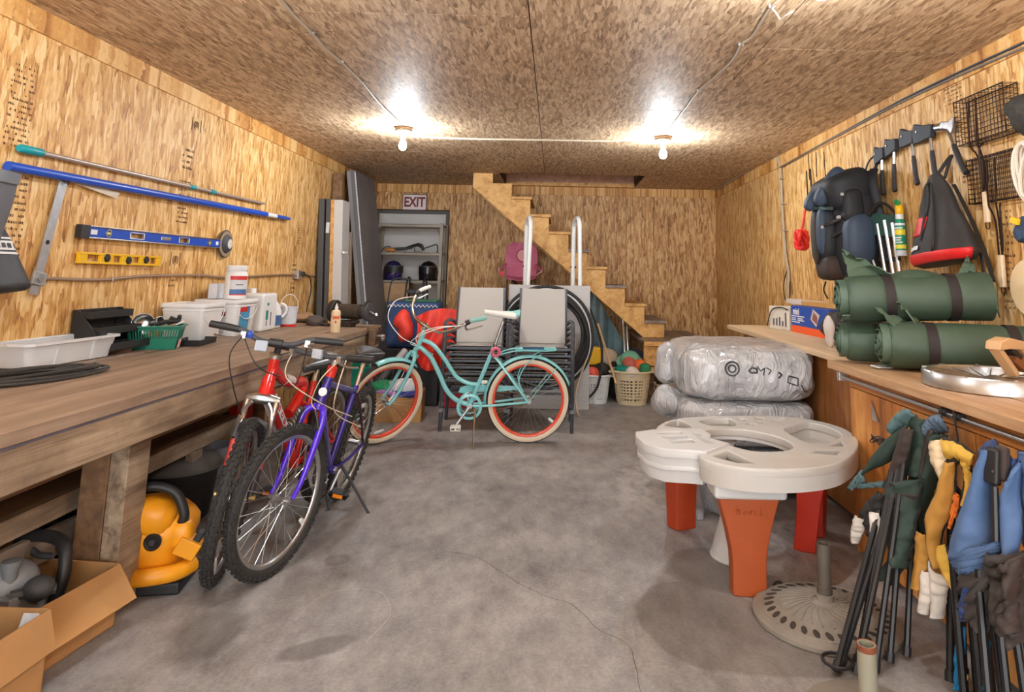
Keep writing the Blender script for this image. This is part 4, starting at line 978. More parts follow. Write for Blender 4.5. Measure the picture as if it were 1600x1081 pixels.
for sy in (-1, 1):
    b.part('chain_stay', G().tube([(.39, sy * .03, .285), (.2, sy * .045, .29), (0, sy * .06, .325)], .009, 8), pm('stay_purple', (92, 60, 120), .35) if sy < 0 else M['purple_dk'])
    b.part('seat_stay', G().tube([(.285, sy * .02, .66), (.24, sy * .04, .60), (0, sy * .06, .325)], .0075, 8), pm('stay_dark', (62, 34, 44), .35))
b.part('seat_post', G().tube([ST, (.225, 0, .83)], .0135, 12), M['chrome'])
M['saddle'] = pm('black_vinyl', (46, 46, 48), .35)
def saddle(b, c, mat, L=.26, W=.17, pitch=0, mat2=None, name='saddle'):
    def f(u, v):
        x = -L * .42 + L * u; t = u
        w = W / 2 * (1 - min(1, max(0, (t - .1) / .62)) ** 1.0 * .80) * (1 if t > .12 else math.sqrt(max(.03, 1 - ((.12 - t) / .12) ** 2)))
        if t > .93: w *= math.sqrt(max(.02, 1 - ((t - .93) / .07) ** 2))
        a = 2 * PI * v
        zc = .018 * (1 - t) ** 2
        return V((x, w * math.copysign(abs(math.cos(a)) ** .8, math.cos(a)), zc + (.026 if math.sin(a) > 0 else .035) * math.sin(a) * (.6 + .4 * (1 - t))))
    g = G(Matrix.Translation(c) @ Matrix.Rotation(pitch, 4, 'Y')); g.grid(f, 22, 18, cv=True); g.f.append(tuple(range(18))); g.f.append(tuple(range(21 * 18 + 17, 21 * 18 - 1, -1)))
    return b.part(name, g, mat, ang=180)
s_ = saddle(b, V((.235, 0, .872)), M['saddle'], .27, .19, -.06)
b.part('saddle_rail', G().tube([(.13, -.02, .85), (.2, -.02, .836), (.28, -.015, .84), (.33, -.008, .855)], .004, 6).tube([(.13, .02, .85), (.2, .02, .836), (.28, .015, .84), (.33, .008, .855)], .004, 6).box((.225, 0, .835), (.035, .05, .02)), M['black'])
ct = ht + b.ax * .055
b.part('stem', tubeset([([ct, ct + b.ax * .05], .0135), (cat([ct + b.ax * .045, V((.88, 0, .938)), V((.945, 0, .945))], 4), .015), ([(.95, -.028, .945), (.95, .028, .945)], .019)]), M['alu'], True)
pts = [(.955, -.285, .965), (.965, -.14, .955), (.955, -.06, .945), (.95, 0, .945), (.955, .06, .945), (.965, .14, .955), (.955, .285, .965)]
b.part('handlebar', G().tube(pts, .0125, 12), M['dkgrey'], True)
b.part('handlebar_pad', G().box((.972, 0, .952), (.02, .05, .045)), pm('pad_label', (176, 182, 190), .5, var=.2, vs=80), True, bev=.006)
for sy in (-1, 1):
    grips(b, [(.965, .155, .956), (.962, .22, .96), (.955, .29, .965)], M['black'], sy); lever(b, (.967, .13, .95), (.965, .24, .955), sy, M['alu'])
    q = lambda y: [V((x, sy * abs(yy), z)) for x, yy, z in y]
    b.part('fork_blade', G().tube(cat(q([(.878, .01, .70), (.91, .045, .685), (.925, .058, .64), (.965, .06, .52), (1.01, .058, .40), (1.052, .056, .335)]), 5), [.0165] * 11 + [.0165, .016, .016, .015, .015, .014, .014, .013, .012, .012, .011, .011, .010, .010, .009], 12), M['purple'], True)
    b.part('brake_arm', G().tube(q([(.945, .062, .60), (.955, .052, .655), (.955, .03, .70)]), .006, 6), M['black'], True)
b.part('fork_crown', G().tube([hb - b.ax * .025, hb], .021, 12), M['purple'], True)
for k, (p0, p1, p2, p3) in enumerate((((.975, .13, .945), (1.06, .10, .86), (.98, .02, .74), (.95, .03, .70)), ((.975, -.13, .945), (1.06, -.08, .84), (.9, .02, .72), (.62, .03, .62)), ((.975, .16, .945), (1.08, .2, .80), (.88, .1, .68), (.55, .05, .56)))):
    b.part('brake_cable', G().tube(cat([p0, p1, p2, p3], 8), .0028, 5), M['wire_w'], True)
crankset(b, BBp, M['dkgrey'], -.35)
b.part('chain', G().tube([(.42, -.045, .375), (.2, -.045, .372), (0, -.045, .37), (-.045, -.045, .325), (0, -.045, .28), (.42, -.045, .195), (.5, -.045, .25), (.5, -.045, .33)], .005, 5, closed=True), M['rust'])
b.part('cassette', G().lathe([(.0, 0), (.05, 0), (.05, .003), (.042, .005), (.042, .009), (.034, .011), (.028, .02), (0, .02)], 26, (0, -.05, .325), (0, 1, 0)), M['rust'])
b.part('kickstand', G().tube([(.34, .045, .29), (.31, .10, .22), (.22, .30, -.035), (.235, .335, -.045)], [.009, .008, .007, .006], 8), M['dkgrey'])
b.part('bottle_cage_pump', G().tube([(.72, 0, .56), (.5, 0, .36)], .013, 8), M['saddle'])

# ---- red mountain bike, full suspension
M['redp'] = pm('red_paint_gloss', (214, 30, 24), .22, coat=.6)
b = Bike('mountain_bike', 'red full suspension mountain bike with white decals parked against the workbench', -1.36, 4.184, -1.627, -.06, .286, 1.06, .335)
w, ri = b.wheel(True, M['rubber'], M['alu']); g = G(); g.ell((0, 0, 0), (.013, .006, .05), 12, 8, p=.7); o = ob('reflector', g, M['reflect'], w); o.location = (.14, .01, -.22); o.rotation_euler = (0, .5, 0)
b.wheel(False, M['rubber'], M['alu'])
hb, ht = b.A + b.ax * .445, b.A + b.ax * .61
g = G(); g.tube([hb, lerp(hb, ht, .45), lerp(hb, ht, .55), ht], [.034, .031, .024, .026], 16); b.part('head_tube', g, M['redp'])
b.part('top_tube', G().tube(cat([lerp(hb, ht, .8), (.70, 0, .79), (.56, 0, .755), (.47, 0, .745), (.44, 0, .71), (.50, 0, .65), (.585, 0, .60)], 6), .027, 14), M['redp'])
b.part('down_tube', G().tube([lerp(hb, ht, .2), (.70, 0, .62), (.52, 0, .42), (.43, 0, .31)], [.03, .03, .028, .026], 14), M['redp'])
# white lettering strip printed along the down tube and top tube (unreadable in the photo: blocks of letters)
d0, d1 = V(lerp(hb, ht, .16)), V((.56, 0, .46)); td = (d1 - d0).normalized(); nz = V((td.z, 0, -td.x)) * -1
for sy in (-1, 1):
    g = G(); g.bar(lerp(d0, d1, .12) + V((0, sy * .0295, 0)), lerp(d0, d1, .95) + V((0, sy * .0285, 0)), .0035, .034, nz); b.part('decal', g, M['print_w'], smooth=False)
    for k in range(6):
        g = G(); p = lerp(d0, d1, .18 + .125 * k); g.bar(p + V((0, sy * .0315, 0)), p + td * .028 + V((0, sy * .0312, 0)), .001, .022, nz); b.part('decal_letter', g, M['redp'], smooth=False)
        g = G(); g.bar(p + td * .009 + V((0, sy * .0322, 0)), p + td * .019 + V((0, sy * .0320, 0)), .001, .008, nz); b.part('decal_letter', g, M['print_w'], smooth=False)
g = G(); g.tube([(.70, 0, .79), (.60, 0, .765)], .0278, 14); b.part('decal_band', g, pm('decal_silver', (210, 206, 204), .4, var=.25, vs=60))
b.part('swing_arm', tubeset([([(.47, .04, .34), (.2, .05, .36), (0, .06, .335)], .014), ([(.47, -.04, .34), (.2, -.05, .36), (0, -.06, .335)], .014), ([(.05, .055, .36), (.36, .03, .60), (.48, .02, .64)], .011), ([(.05, -.055, .36), (.36, -.03, .60), (.48, -.02, .64)], .011)]), M['redp'])
b.part('shock_spring', G().tube([(.46 + .13 * k / 70 + .022 * .3 * math.cos(k * .63), .022 * math.sin(k * .63), .60 - .10 * k / 70 + .022 * math.cos(k * .63)) for k in range(71)], .005, 6), M['alu'])
b.part('seat_tube', G().tube([(.43, 0, .31), (.30, 0, .72)], .017, 12), M['redp'])
b.part('seat_post', G().tube([(.31, 0, .69), (.27, 0, .80)], .0135, 12), M['chrome'])
saddle(b, V((.30, 0, .805)), M['saddle'], .27, .16)
ct = ht
b.part('stem', tubeset([([ct, ct + b.ax * .07], .016), (cat([ct + b.ax * .06, V((.83, 0, .985)), V((.90, 0, .99))], 4), .017), ([(.905, -.03, .99), (.905, .03, .99)], .02)]), M['black'], True)
pts = cat([(.90, -.30, 1.035), (.915, -.16, 1.03), (.915, -.09, 1.0), (.905, -.04, .99), (.905, .04, .99), (.915, .09, 1.0), (.915, .16, 1.03), (.90, .30, 1.035)], 4)
b.part('handlebar', G().tube(pts, .0125, 12), M['dkgrey'], True)
for sy in (-1, 1):
    grips(b, [(.913, .17, 1.03), (.908, .23, 1.033), (.90, .305, 1.035)], M['black'], sy, .017); lever(b, (.917, .145, 1.02), (.905, .27, 1.022), sy, M['alu'])
b.part('shifter', G().box((.92, -.12, 1.015), (.035, .03, .03), (0, .3, .3)), pm('shifter_blue', (54, 84, 176), .3), True, bev=.008)
b.part('front_reflector', G().box((.945, -.055, .975), (.012, .055, .05), (0, -.3, .25)), pm('reflector_clear', (196, 206, 222), .15, trans=.3), True, bev=.006)
b.part('headset', G().tube([ht, ht + b.ax * .02], .027, 14), M['alu'], True)
M['forkblk'] = pm('fork_black', (52, 48, 50), .35)
fa = b.ax; fo = V((.045 * math.sin(math.radians(71)), 0, .045 * math.cos(math.radians(71))))
crown = hb - fa * .02
b.part('fork_crown', G().tube([crown + V((.01, -.07, .0)), crown + V((.02, -.03, .008)), crown + V((.02, .03, .008)), crown + V((.01, .07, .0))], [.02, .024, .024, .02], 10).tube([crown, hb], .024, 12), M['alu'], True)
for sy in (-1, 1):
    top = crown + V((.03, sy * .065, .02)); bot = V((1.055, sy * .062, .345)); q = lerp(top, bot, .38)
    b.part('stanchion', G().tube([top - fa * .02, q], .0145, 12), M['chrome'], True)
    b.part('fork_leg', G().tube([q + fa * .01, lerp(q, bot, .1), lerp(q, bot, .85), bot], [.02, .0185, .017, .012], 12), M['forkblk'], True)
    d = G(); d.tube([lerp(q, bot, .12) + V((.0045, sy * .004, 0)), lerp(q, bot, .55) + V((.0045, sy * .004, 0))], .0165, 10); b.part('leg_decal', d, pm('leg_decal', (196, 70, 60), .4, var=.4, vs=50), True)
    b.part('brake_arm', G().tube(cat([lerp(q, bot, .05) + V((.03, sy * .012, 0)), lerp(q, bot, -.2) + V((.04, sy * .005, 0)), lerp(q, bot, -.42) + V((.04, -sy * .008, 0)), lerp(q, bot, -.55) + V((.045, -sy * .03, 0))], 5), [.011] * 8 + [.009] * 8, 6), M['alu'], True)
b.part('brake_arch', G().tube(cat([lerp(crown, V((1.055, 0, .345)), .36) + V((.03, .07 * math.cos(a), .085 * math.sin(a) - .02)) for a in [PI * k / 8 for k in range(9)]], 2), .013, 8), M['forkblk'], True)
b.part('axle_nut', G().cyl((1.055, -.085, .345), (1.055, -.06, .345), .012).cyl((1.055, .06, .345), (1.055, .085, .345), .012), pm('brass', (176, 150, 90), .4, .8), True)
for k, P in enumerate((((.925, -.145, 1.01), (1.04, -.16, .93), (1.06, -.11, .80), (.98, -.06, .66)), ((.925, -.15, 1.015), (1.0, -.05, .90), (.93, .03, .85), (.88, .05, .84)), ((.925, .145, 1.01), (1.02, .15, .86), (.93, .1, .80), (.85, .03, .82)))):
    b.part('brake_cable', G().tube(cat(P, 8), .003, 5), M['black'], True)
crankset(b, V((.43, 0, .30)), M['dkgrey'], 1.2)
b.part('chain', G().tube([(.43, -.045, .385), (.2, -.045, .382), (0, -.045, .38), (-.045, -.045, .335), (0, -.045, .29), (.43, -.045, .21), (.52, -.045, .26), (.52, -.045, .34)], .005, 5, closed=True), M['rust'])
b.part('kickstand', G().tube([(.30, .05, .33), (.27, .09, .25), (.16, .13, -.008)], [.009, .008, .007], 8), M['dkgrey'])

# ---- turquoise cruiser
M['turq'] = pm('turquoise_paint', (134, 206, 208), .25, coat=.5)
M['orange_rim'] = pm('coral_rim', (224, 76, 48), .3, coat=.4)
M['ww'] = pm('cream_wall', (222, 204, 178), .6)
M['tyreblk'] = pm('tyre_black', (44, 43, 43), .75)
b = Bike('cruiser_bike', 'turquoise step through cruiser bicycle with coral rims and rear rack', -.196, 5.615, 3.254, -.087, .679, 1.13, .335)
for fr in (True, False):
    w, ri = b.wheel(fr, M['tyreblk'], M['orange_rim'], False, .026, M['ww'], .017)
    g = G(); g.ell((0, 0, 0), (.012, .006, .045), 12, 8, p=.7); o = ob('reflector', g, M['reflect'], w); o.location = ((-.2, .0, -.17) if not fr else (.03, .0, -.24)); o.rotation_euler = (0, (.85 if not fr else -1.5), 0)
hb, ht = V((.893, 0, .735)), V((.846, 0, .872)); BBc = V((.467, 0, .298)); ST = V((.283, 0, .765))
b.part('frame', tubeset([([hb, ht], .0205), ([BBc, ST], .0165), (cat([(.857, 0, .805), (.80, 0, .785), (.745, 0, .741), (.663, 0, .637), (.58, 0, .521), (.486, 0, .469), (.397, 0, .458)], 5), .0165), (cat([(.887, 0, .755), (.85, 0, .733), (.78, 0, .663), (.71, 0, .534), (.654, 0, .418), (.573, 0, .338), (.467, 0, .30)], 5), .019), ([(.467, -.036, .298), (.467, .036, .298)], .024)]), M['turq'])
for sy in (-1, 1):
    b.part('chain_stay', G().tube([(.44, sy * .03, .298), (.3, sy * .05, .305), (.006, sy * .065, .335)], .010, 8), M['turq'])
    b.part('seat_stay', G().tube([(.305, sy * .02, .70), (.25, sy * .05, .65), (.006, sy * .065, .335)], .0095, 8), M['turq'])
    b.part('rack_leg', G().tube(cat([(-.09, sy * .06, .706), (.02, sy * .062, .64), (.085, sy * .065, .50), (.02, sy * .066, .35)], 5), .005, 6), M['turq'])
b.part('seat_post', G().tube([ST, (.222, 0, .955)], .013, 12), M['alu'])
b.part('seat_clamp', G().tube([ST - V((0, 0, .015)), ST + V((-.004, 0, .012))], .02, 12), M['chrome'])
M['cream_seat'] = pm('cream_vinyl', (240, 238, 230), .4)
saddle(b, V((.222, 0, 1.01)), M['cream_seat'], .27, .22, -.16)
sd = saddle(b, V((.135, 0, 1.015)), pm('turq_vinyl', (150, 214, 214), .4), .10, .226, -.2, name='saddle_back'); 
b.part('saddle_spring', G().tube([(.12, .045 + .016 * math.cos(k * .7), .93 + .0011 * k + 0) if True else 0 for k in range(45)], .004, 5).tube([(.20 + .016 * 0, .0, .955), (.10, .04, .93)], .005, 5), M['black'])
g = G()
for sy in (-1, 1): g.tube(cat([(.235, sy * .03, .70), (.20, sy * .05, .715), (.10, sy * .06, .735), (-.10, sy * .06, .735), (-.20, sy * .05, .738), (-.21, 0, .74)], 5), .0055, 8)
for x in (.1, .02, -.06, -.14): g.tube([(x, -.06, .735), (x, .06, .735)], .0045, 6)
for y in (-.02, .02): g.tube([(.12, y, .737), (-.205, y, .74)], .0045, 6)
b.part('rear_rack', g, M['turq'])
b.part('rack_strap', G().box((-.03, 0, .745), (.17, .05, .012)), pm('strap_blue', (30, 84, 124), .6), bev=.004)
def fender(a0, a1, R, cx, cz, name, st):
    g = G(); n = 26
    def f(u, v):
        a = a0 + (a1 - a0) * u; t = (v - .5) * 2; rr = R - .016 * t * t
        return V((cx + rr * math.cos(a), t * .034, cz + rr * math.sin(a)))
    g.sheet([[f(i / n, j / 6) for j in range(7)] for i in range(n + 1)], .003); return b.part(name, g, M['turq'], st, ang=180)
fender(math.radians(-2), math.radians(160), .358, 0, .335, 'rear_fender', False)
fender(math.radians(72), math.radians(135), .358, 1.13, .335, 'front_fender', True)
for sy in (-1, 1):
    b.part('fender_stay', G().tube([(.006, sy * .068, .335), (-.22, sy * .036, .60)], .003, 5), M['turq'])
    q = [V((x, sy * yy, z)) for x, yy, z in ((.905, .012, .70), (.93, .045, .665), (.965, .056, .585), (1.03, .06, .46), (1.08, .06, .385), (1.13, .06, .335))]
    b.part('fork_blade', G().tube(cat(q, 5), [.0155] * 12 + [.014] * 6 + [.012] * 8, 12), M['turq'], True)
b.part('fork_crown', G().tube([(.915, 0, .665), (.893, 0, .735)], .02, 12).tube([(.91, -.05, .68), (.912, 0, .70), (.91, .05, .68)], .016, 10), M['turq'], True)
b.part('headset', G().tube([ht, ht + V((-.008, 0, .022))], .024, 14), M['chrome'], True)
b.part('stem', tubeset([([ht, (.825, 0, .925)], .0125), ([(.82, 0, .915), (.84, 0, .918)], .016), ([(.84, -.03, .917), (.84, .03, .917)], .018)]), M['chrome'], True)
hp = [(.57, .405, 1.068), (.65, .39, 1.058), (.72, .355, 1.025), (.78, .29, .965), (.815, .19, .918), (.835, .08, .913), (.84, 0, .917)]
pts = cat([(x, y, z) for x, y, z in hp] + [(x, -y, z) for x, y, z in hp[-2::-1]], 5)
b.part('handlebar', G().tube(pts, .0115, 12), M['chrome'], True)
for sy, mt in ((1, pm('turq_grip', (140, 196, 188), .5)), (-1, M['cream_seat'])):
    grips(b, [(.675, .38, 1.055), (.62, .395, 1.063), (.55, .408, 1.07)], mt, sy, .017)
    b.part('brake_clamp', G().tube([(.71, sy * .362, 1.035), (.68, sy * .378, 1.052)], .02, 10), M['black'], True)
    b.part('brake_lever', G().tube(cat([(.71, sy * .37, 1.02), (.70, sy * .375, 0.99), (.64, sy * .39, .995), (.57, sy * .40, 1.01)], 5), [.008] * 6 + [.006] * 10, 6), M['alu'], True)
    P = [(.72, sy * .36, 1.02), (.92, sy * .33, 1.02), (1.04, sy * .22, .93), (1.0, sy * .08, .82), (.90, sy * .03, .76), (.84, sy * .02, .73)]
    b.part('brake_cable', G().tube(cat(P, 7), .0035, 6), M['cream_seat'], True)
b.part('brake_cable', G().tube(cat([(.72, .35, 1.01), (.86, .2, .97), (.93, .05, .86), (.88, .025, .76), (.75, .03, .66)], 7), .0035, 6), M['cream_seat'], True)
crankset(b, BBc, M['turq'], math.radians(-54), .17, .085, pedm=M['cream_seat'], reflect=M['cream_seat'])
g = G(); g.prism([(.56, .38), (.545, .42), (.46, .445), (.30, .435), (.09, .43), (.078, .40), (.35, .372), (.40, .36), (.50, .37)], .006, (0, -.062, 0), (1, 0, 0), (0, 0, 1)); b.part('chain_guard', g, M['turq'], bev=.002)
g = G(); g.lathe([(.092, -.004), (.10, 0), (.092, .004), (.078, .004), (.078, -.004)], 40, V(BBc) + V((0, .056, 0)), (0, 1, 0), closed=True); b.part('guard_ring', g, M['turq'])
b.part('chain', G().tube([(.467, -.045, .385), (0, -.045, .38), (-.045, -.045, .335), (0, -.045, .29), (.467, -.045, .213), (.55, -.045, .27), (.55, -.045, .33)], .005, 5, closed=True), M['rust'])
b.part('kickstand', G().tube([(.42, .045, .285), (.425, .10, .20), (.43, .20, -.017)], [.008, .007, .006], 8), M['chrome'])
g = G(); g.lathe([(.03, -.012), (.043, 0), (.03, .012), (.016, 0)], 20, (.275, .04, .72), (0, 1, .0), closed=True); b.part('cable_lock', g, pm('pink_lock', (214, 110, 132), .5))
# ------------------------------------------------------------------ back of the room
# tall grey slab leaning on the left wall
M['slab'] = pm('slab_grey', (112, 108, 110), .55, var=.12, vs=3)
r = root('grey_slab_door', 'tall dark grey slab door leaning against the left wall beside the shelf unit', 'door', (-2.1, 8.0, 0))
def slab_pt(x, y, z): return V((-1.98 - .145 * z + x + 2.1, y - 8.0, z))
def slabbox(name, mat, x0, x1, y0, y1, z0, z1, par=r, **k):
    g = G(); P = [slab_pt(x, y, z) for z in (z0, z1) for x, y in ((x0, y0), (x1, y0), (x1, y1), (x0, y1))]
    g.add(P, [(3, 2, 1, 0), (4, 5, 6, 7), (0, 1, 5, 4), (1, 2, 6, 5), (2, 3, 7, 6), (3, 0, 4, 7)]); return ob(name, g, mat, par, False, **k)
slabbox('slab', M['slab'], -.10, 0, 7.70, 8.55, 0, 2.49, bev=.006)
M['tornw'] = pm('torn_white_edge', (206, 204, 206), .8, var=.35, vs=60)
slabbox('worn_edge', M['tornw'], -.012, .002, 7.697, 7.705, .05, 2.47)
slabbox('worn_edge', pm('edge_grey', (146, 142, 142), .7), -.10, -.06, 7.694, 7.70, .05, 2.47)
def leaning(name, x, y, w, d, h, lean, mat, label, catg, z0=0, extra=None):
    g = G(); P = [V((-lean * z + dx, dy, z)) for z in (0, h) for dx, dy in ((0, 0), (w, 0), (w, d), (0, d))]
    g.add(P, [(3, 2, 1, 0), (4, 5, 6, 7), (0, 1, 5, 4), (1, 2, 6, 5), (2, 3, 7, 6), (3, 0, 4, 7)])
    o = tag(ob(name, g, mat, smooth=False, bev=.003), label, catg); o.location = (x, y, z0); return o
M['dkboard'] = pm('board_dark_grey', (78, 76, 76), .65, var=.1, vs=4)
leaning('dark_plank', -2.40, 7.02, .055, .22, 2.08, .045, M['dkboard'], 'dark grey plank leaning in the back left corner, furthest left of the boards', 'plank')
o = leaning('dark_plank', -2.325, 7.02, .045, .22, 2.08, .045, M['dkboard'], 'dark grey plank with a white sticker leaning beside the white panel', 'plank')
g = G(); g.bx((-.075, -.003, 1.72), (-.04, 0, 1.83)); ob('sticker', g, M['lab_grey'], o, False)
o = leaning('panel_door', -2.275, 7.02, .125, .24, 2.07, .045, M['door'], 'white panel door with tan wood edge leaning between dark plank and grey slab', 'door')
g = G(); P = [V((-.045 * z + dx, dy, z)) for z in (0, 2.07) for dx, dy in ((0, -.004), (.036, -.004), (.036, 0), (0, 0))]; g.add(P, [(3, 2, 1, 0), (4, 5, 6, 7), (0, 1, 5, 4), (1, 2, 6, 5), (2, 3, 7, 6), (3, 0, 4, 7)]); ob('wood_edge', g, M['pine'], o, False)
g = G(); g.cyl((.07, .0, 1.52), (.09, -.05, 1.52), .012); g.box((.115, -.03, 1.52), (.04, .03, .03)); ob('latch', g, M['alu'], o, bev=.004)
leaning('brown_board', -2.40, 7.34, .10, .04, 2.40, .03, M['bench_dark'], 'tall dark brown board standing behind the grey planks in the corner', 'board')
leaning('trim_strip', -2.17, 7.30, .035, .03, 1.75, .045, pm('strip_brown', (134, 116, 98), .6), 'narrow brown strip leaning between white panel and grey slab', 'strip')

# EXIT sign
r = root('exit_sign', 'white EXIT sign with dark red letters above the grey doorway', 'sign', (-1.96, 9.235, 2.29))
M['signw'] = pm('sign_white', (232, 216, 214), .5); M['signr'] = pm('sign_red', (120, 30, 38), .5)
g = G(); g.box((0, .008, 0), (.335, .02, .225)); ob('sign_frame', g, pm('frame_dark', (92, 74, 66), .6), r, bev=.003)
g = G(); g.box((0, -.004, 0), (.315, .012, .205)); ob('sign_face', g, M['signw'], r, bev=.002)
text('lettering', 'EXIT', .185, M['signr'], r, (0, -.011, -.004), (1, 0, 0), (0, 0, 1), .001, bold=.006).scale = (.76, 1, 1)
for sx in (-1, 1):
    g = G(); g.tube([(sx * .01, .02, .11), (sx * .07, .02, .235)], .003, 5); ob('hanger_wire', g, M['iron'], r)

# shelf unit in front of the door
M['shelf'] = pm('shelf_metal', (148, 138, 122), .5, .2, var=.1, vs=6); M['shelf_dk'] = pm('shelf_under', (96, 86, 74), .6)
SX0, SX1, SY0, SY1 = -2.36, -1.46, 8.72, 9.10
r = root('shelf_unit', 'grey brown metal shelf unit standing in front of the back door', 'shelf', ((SX0 + SX1) / 2, 8.91, 0))
sb = V(((SX0 + SX1) / 2, 8.91, 0))
for x in (SX0, SX1):
    for y in (SY0, SY1):
        sx, sy = (1 if x == SX0 else -1), (1 if y == SY0 else -1)
        g = G(); g.bx(V((x, y, 0)) - sb, V((x + sx * .042, y + sy * .004, 1.97)) - sb); g.bx(V((x, y, 0)) - sb, V((x + sx * .004, y + sy * .042, 1.97)) - sb); ob('upright', g, M['shelf'], r, False)
for z in (1.95, 1.585, 1.23, .945, .62, .3, .06):
    g = G(); g.bx(V((SX0 + .005, SY0 + .005, z - .004)) - sb, V((SX1 - .005, SY1 - .005, z)) - sb)
    g.bx(V((SX0 + .005, SY0 + .005, z - .034)) - sb, V((SX1 - .005, SY0 + .009, z)) - sb); g.bx(V((SX0 + .005, SY1 - .009, z - .034)) - sb, V((SX1 - .005, SY1 - .005, z)) - sb)
    ob('shelf_board', g, M['shelf'], r, False)
for sg in (-1, 1):
    g = G(); g.tube([V((SX1 - .03, SY1, 1.60)) - sb, V((SX1 - .13, SY1, 1.90)) - sb], .006, 5); 
ob('gusset', g, M['shelf'], r)
# crossbow
r = root('crossbow', 'black crossbow with curved limb lying on the second shelf', 'crossbow', (-1.9, 8.85, 1.587))
g = G(); g.bar((-.30, 0, .04), (.02, 0, .06), .03, .03); g.tube(cat([(-.05, 0, .055), (.08, 0, .10), (.14, 0, .085), (.17, 0, .03)], 5), [.022] * 6 + [.026] * 6 + [.02] * 4, 8); ob('stock', g, M['black'], r, bev=.004)
g = G(); g.tube(cat([(.16, 0, .05), (.26, 0, .085), (.335, 0, .11), (.355, 0, .06), (.35, 0, .0)], 6), .008, 6); ob('limb', g, M['black'], r)
g = G(); g.tube(cat([(-.38, .0, .015), (-.34, 0, .06), (-.28, 0, .07), (-.2, 0, .03), (-.1, 0, .03), (0, 0, .06)], 5), .008, 6); ob('bow_string', g, M['dkgrey'], r)
g = G(); g.ell((-.28, 0, .03), (.085, .05, .032), 14, 8, wob=.02); ob('quiver', g, pm('quiver_tan', (186, 124, 62), .7, var=.3, vs=20), r)
for k, s_ in enumerate((-1, 1)):
    g = G(); g.tube([(.0 + k * .09 - .04, 0, .06), (-.06 + k * .12, -.03, .006)], .006, 5); ob('bipod_leg', g, M['alu'], r)
# helmets
def helmet(x, y, z, mat, label, vis, rz=0):
    r = root('helmet', label, 'helmet', (x, y, z), (0, 0, rz))
    def f(u, v):
        a = 2 * PI * u; t = v
        zz = .25 * t; rr = math.sqrt(max(0, 1 - max(0, (t - .42) / .58) ** 2)) * (.92 + .08 * min(1, t / .42))
        return V((.125 * rr * math.cos(a), .15 * rr * math.sin(a) * (1 + .04 * math.sin(a)), zz))
    g = G(); g.grid(f, 28, 14, cu=True); g.f.append(tuple(i * 14 for i in range(27, -1, -1))); ob('shell', g, mat, r, ang=180)
    g = G(); g.grid(lambda u, v: V((.128 * math.cos(-PI * .85 + PI * .7 * u), .154 * math.sin(-PI * .85 + PI * .7 * u), .085 + .085 * v)), 16, 4); ob('visor', g, vis, r)
    g = G(); g.grid(lambda u, v: V((.131 * math.cos(-PI * .85 + PI * .7 * u), .157 * math.sin(-PI * .85 + PI * .7 * u), .168 + .014 * v)), 16, 3); ob('visor_rim', g, M['dkgrey'], r)
    return r
h1 = helmet(-2.12, 8.88, 1.232, pm('helmet_blue', (38, 36, 82), .25, coat=.5), 'dark blue and purple racing helmet on the third shelf', M['black'], .5)
for k, (c, a0, z0) in enumerate((((150, 50, 110), -2.4, .02), ((170, 170, 180), -2.0, .06), ((90, 60, 170), -1.7, .03), ((150, 50, 110), -1.35, .05), ((170, 170, 180), -.9, .15))):
    g = G(); g.grid(lambda u, v: V((.1275 * math.cos(a0 + .3 * u + .5 * v), .153 * math.sin(a0 + .3 * u + .5 * v), z0 + .05 * u + .06 * v)), 6, 6); ob('stripe', g, pm('stripe', c, .3), h1)
helmet(-1.655, 8.86, 1.232, M['black_gloss'], 'glossy black open helmet on the third shelf by the upright', pm('visor_smoke', (28, 26, 26), .25))
box_thing('wooden_crate', (-2.10, 8.9, .947), (.44, .3, .245), 0, pm('crate_tan', (190, 152, 112), .7, var=.1), 'plain tan wooden crate on the fourth shelf', 'crate')
r = root('teal_bowl', 'small teal bowl on a low shelf behind the cruiser handlebar', 'bowl', (-2.03, 8.86, .622))
g = G(); g.lathe([(0, 0), (.06, 0), (.12, .07), (.115, .07), (.055, .008), (0, .008)], 22); ob('bowl', g, M['tealp'], r)
# black metal stool frame standing before the shelf
r = root('stool_frame', 'bare black metal stool frame with white pad standing before the shelf', 'stool', (-1.62, 8.2, 0))
for sx in (-1, 1):
    g = G(); g.tube(cat([(sx * .12 - .05, -.12, 0), (sx * .11 - .05, -.1, .9), (sx * .10 - .05, -.05, 1.22), (sx * .10 - .05, .1, 1.24), (sx * .12 - .05, .16, .9), (sx * .14 - .05, .2, 0)], 5), .011, 6); ob('leg', g, M['black'], r)
g = G(); g.tube(cat([(-.42, -.08, 0), (-.36, -.06, 1.05), (-.30, -.04, 1.245), (-.1, -.05, 1.24)], 5), .010, 6); ob('arm_rail', g, M['dkgrey'], r)
g = G(); g.box((-.05, .03, 1.10), (.2, .16, .05)); ob('seat', g, M['dkgrey'], r, bev=.01)
g = G(); g.tube([(-.16, -.11, .5), (.06, -.11, .5)], .009, 6); ob('crossbar', g, M['black'], r)

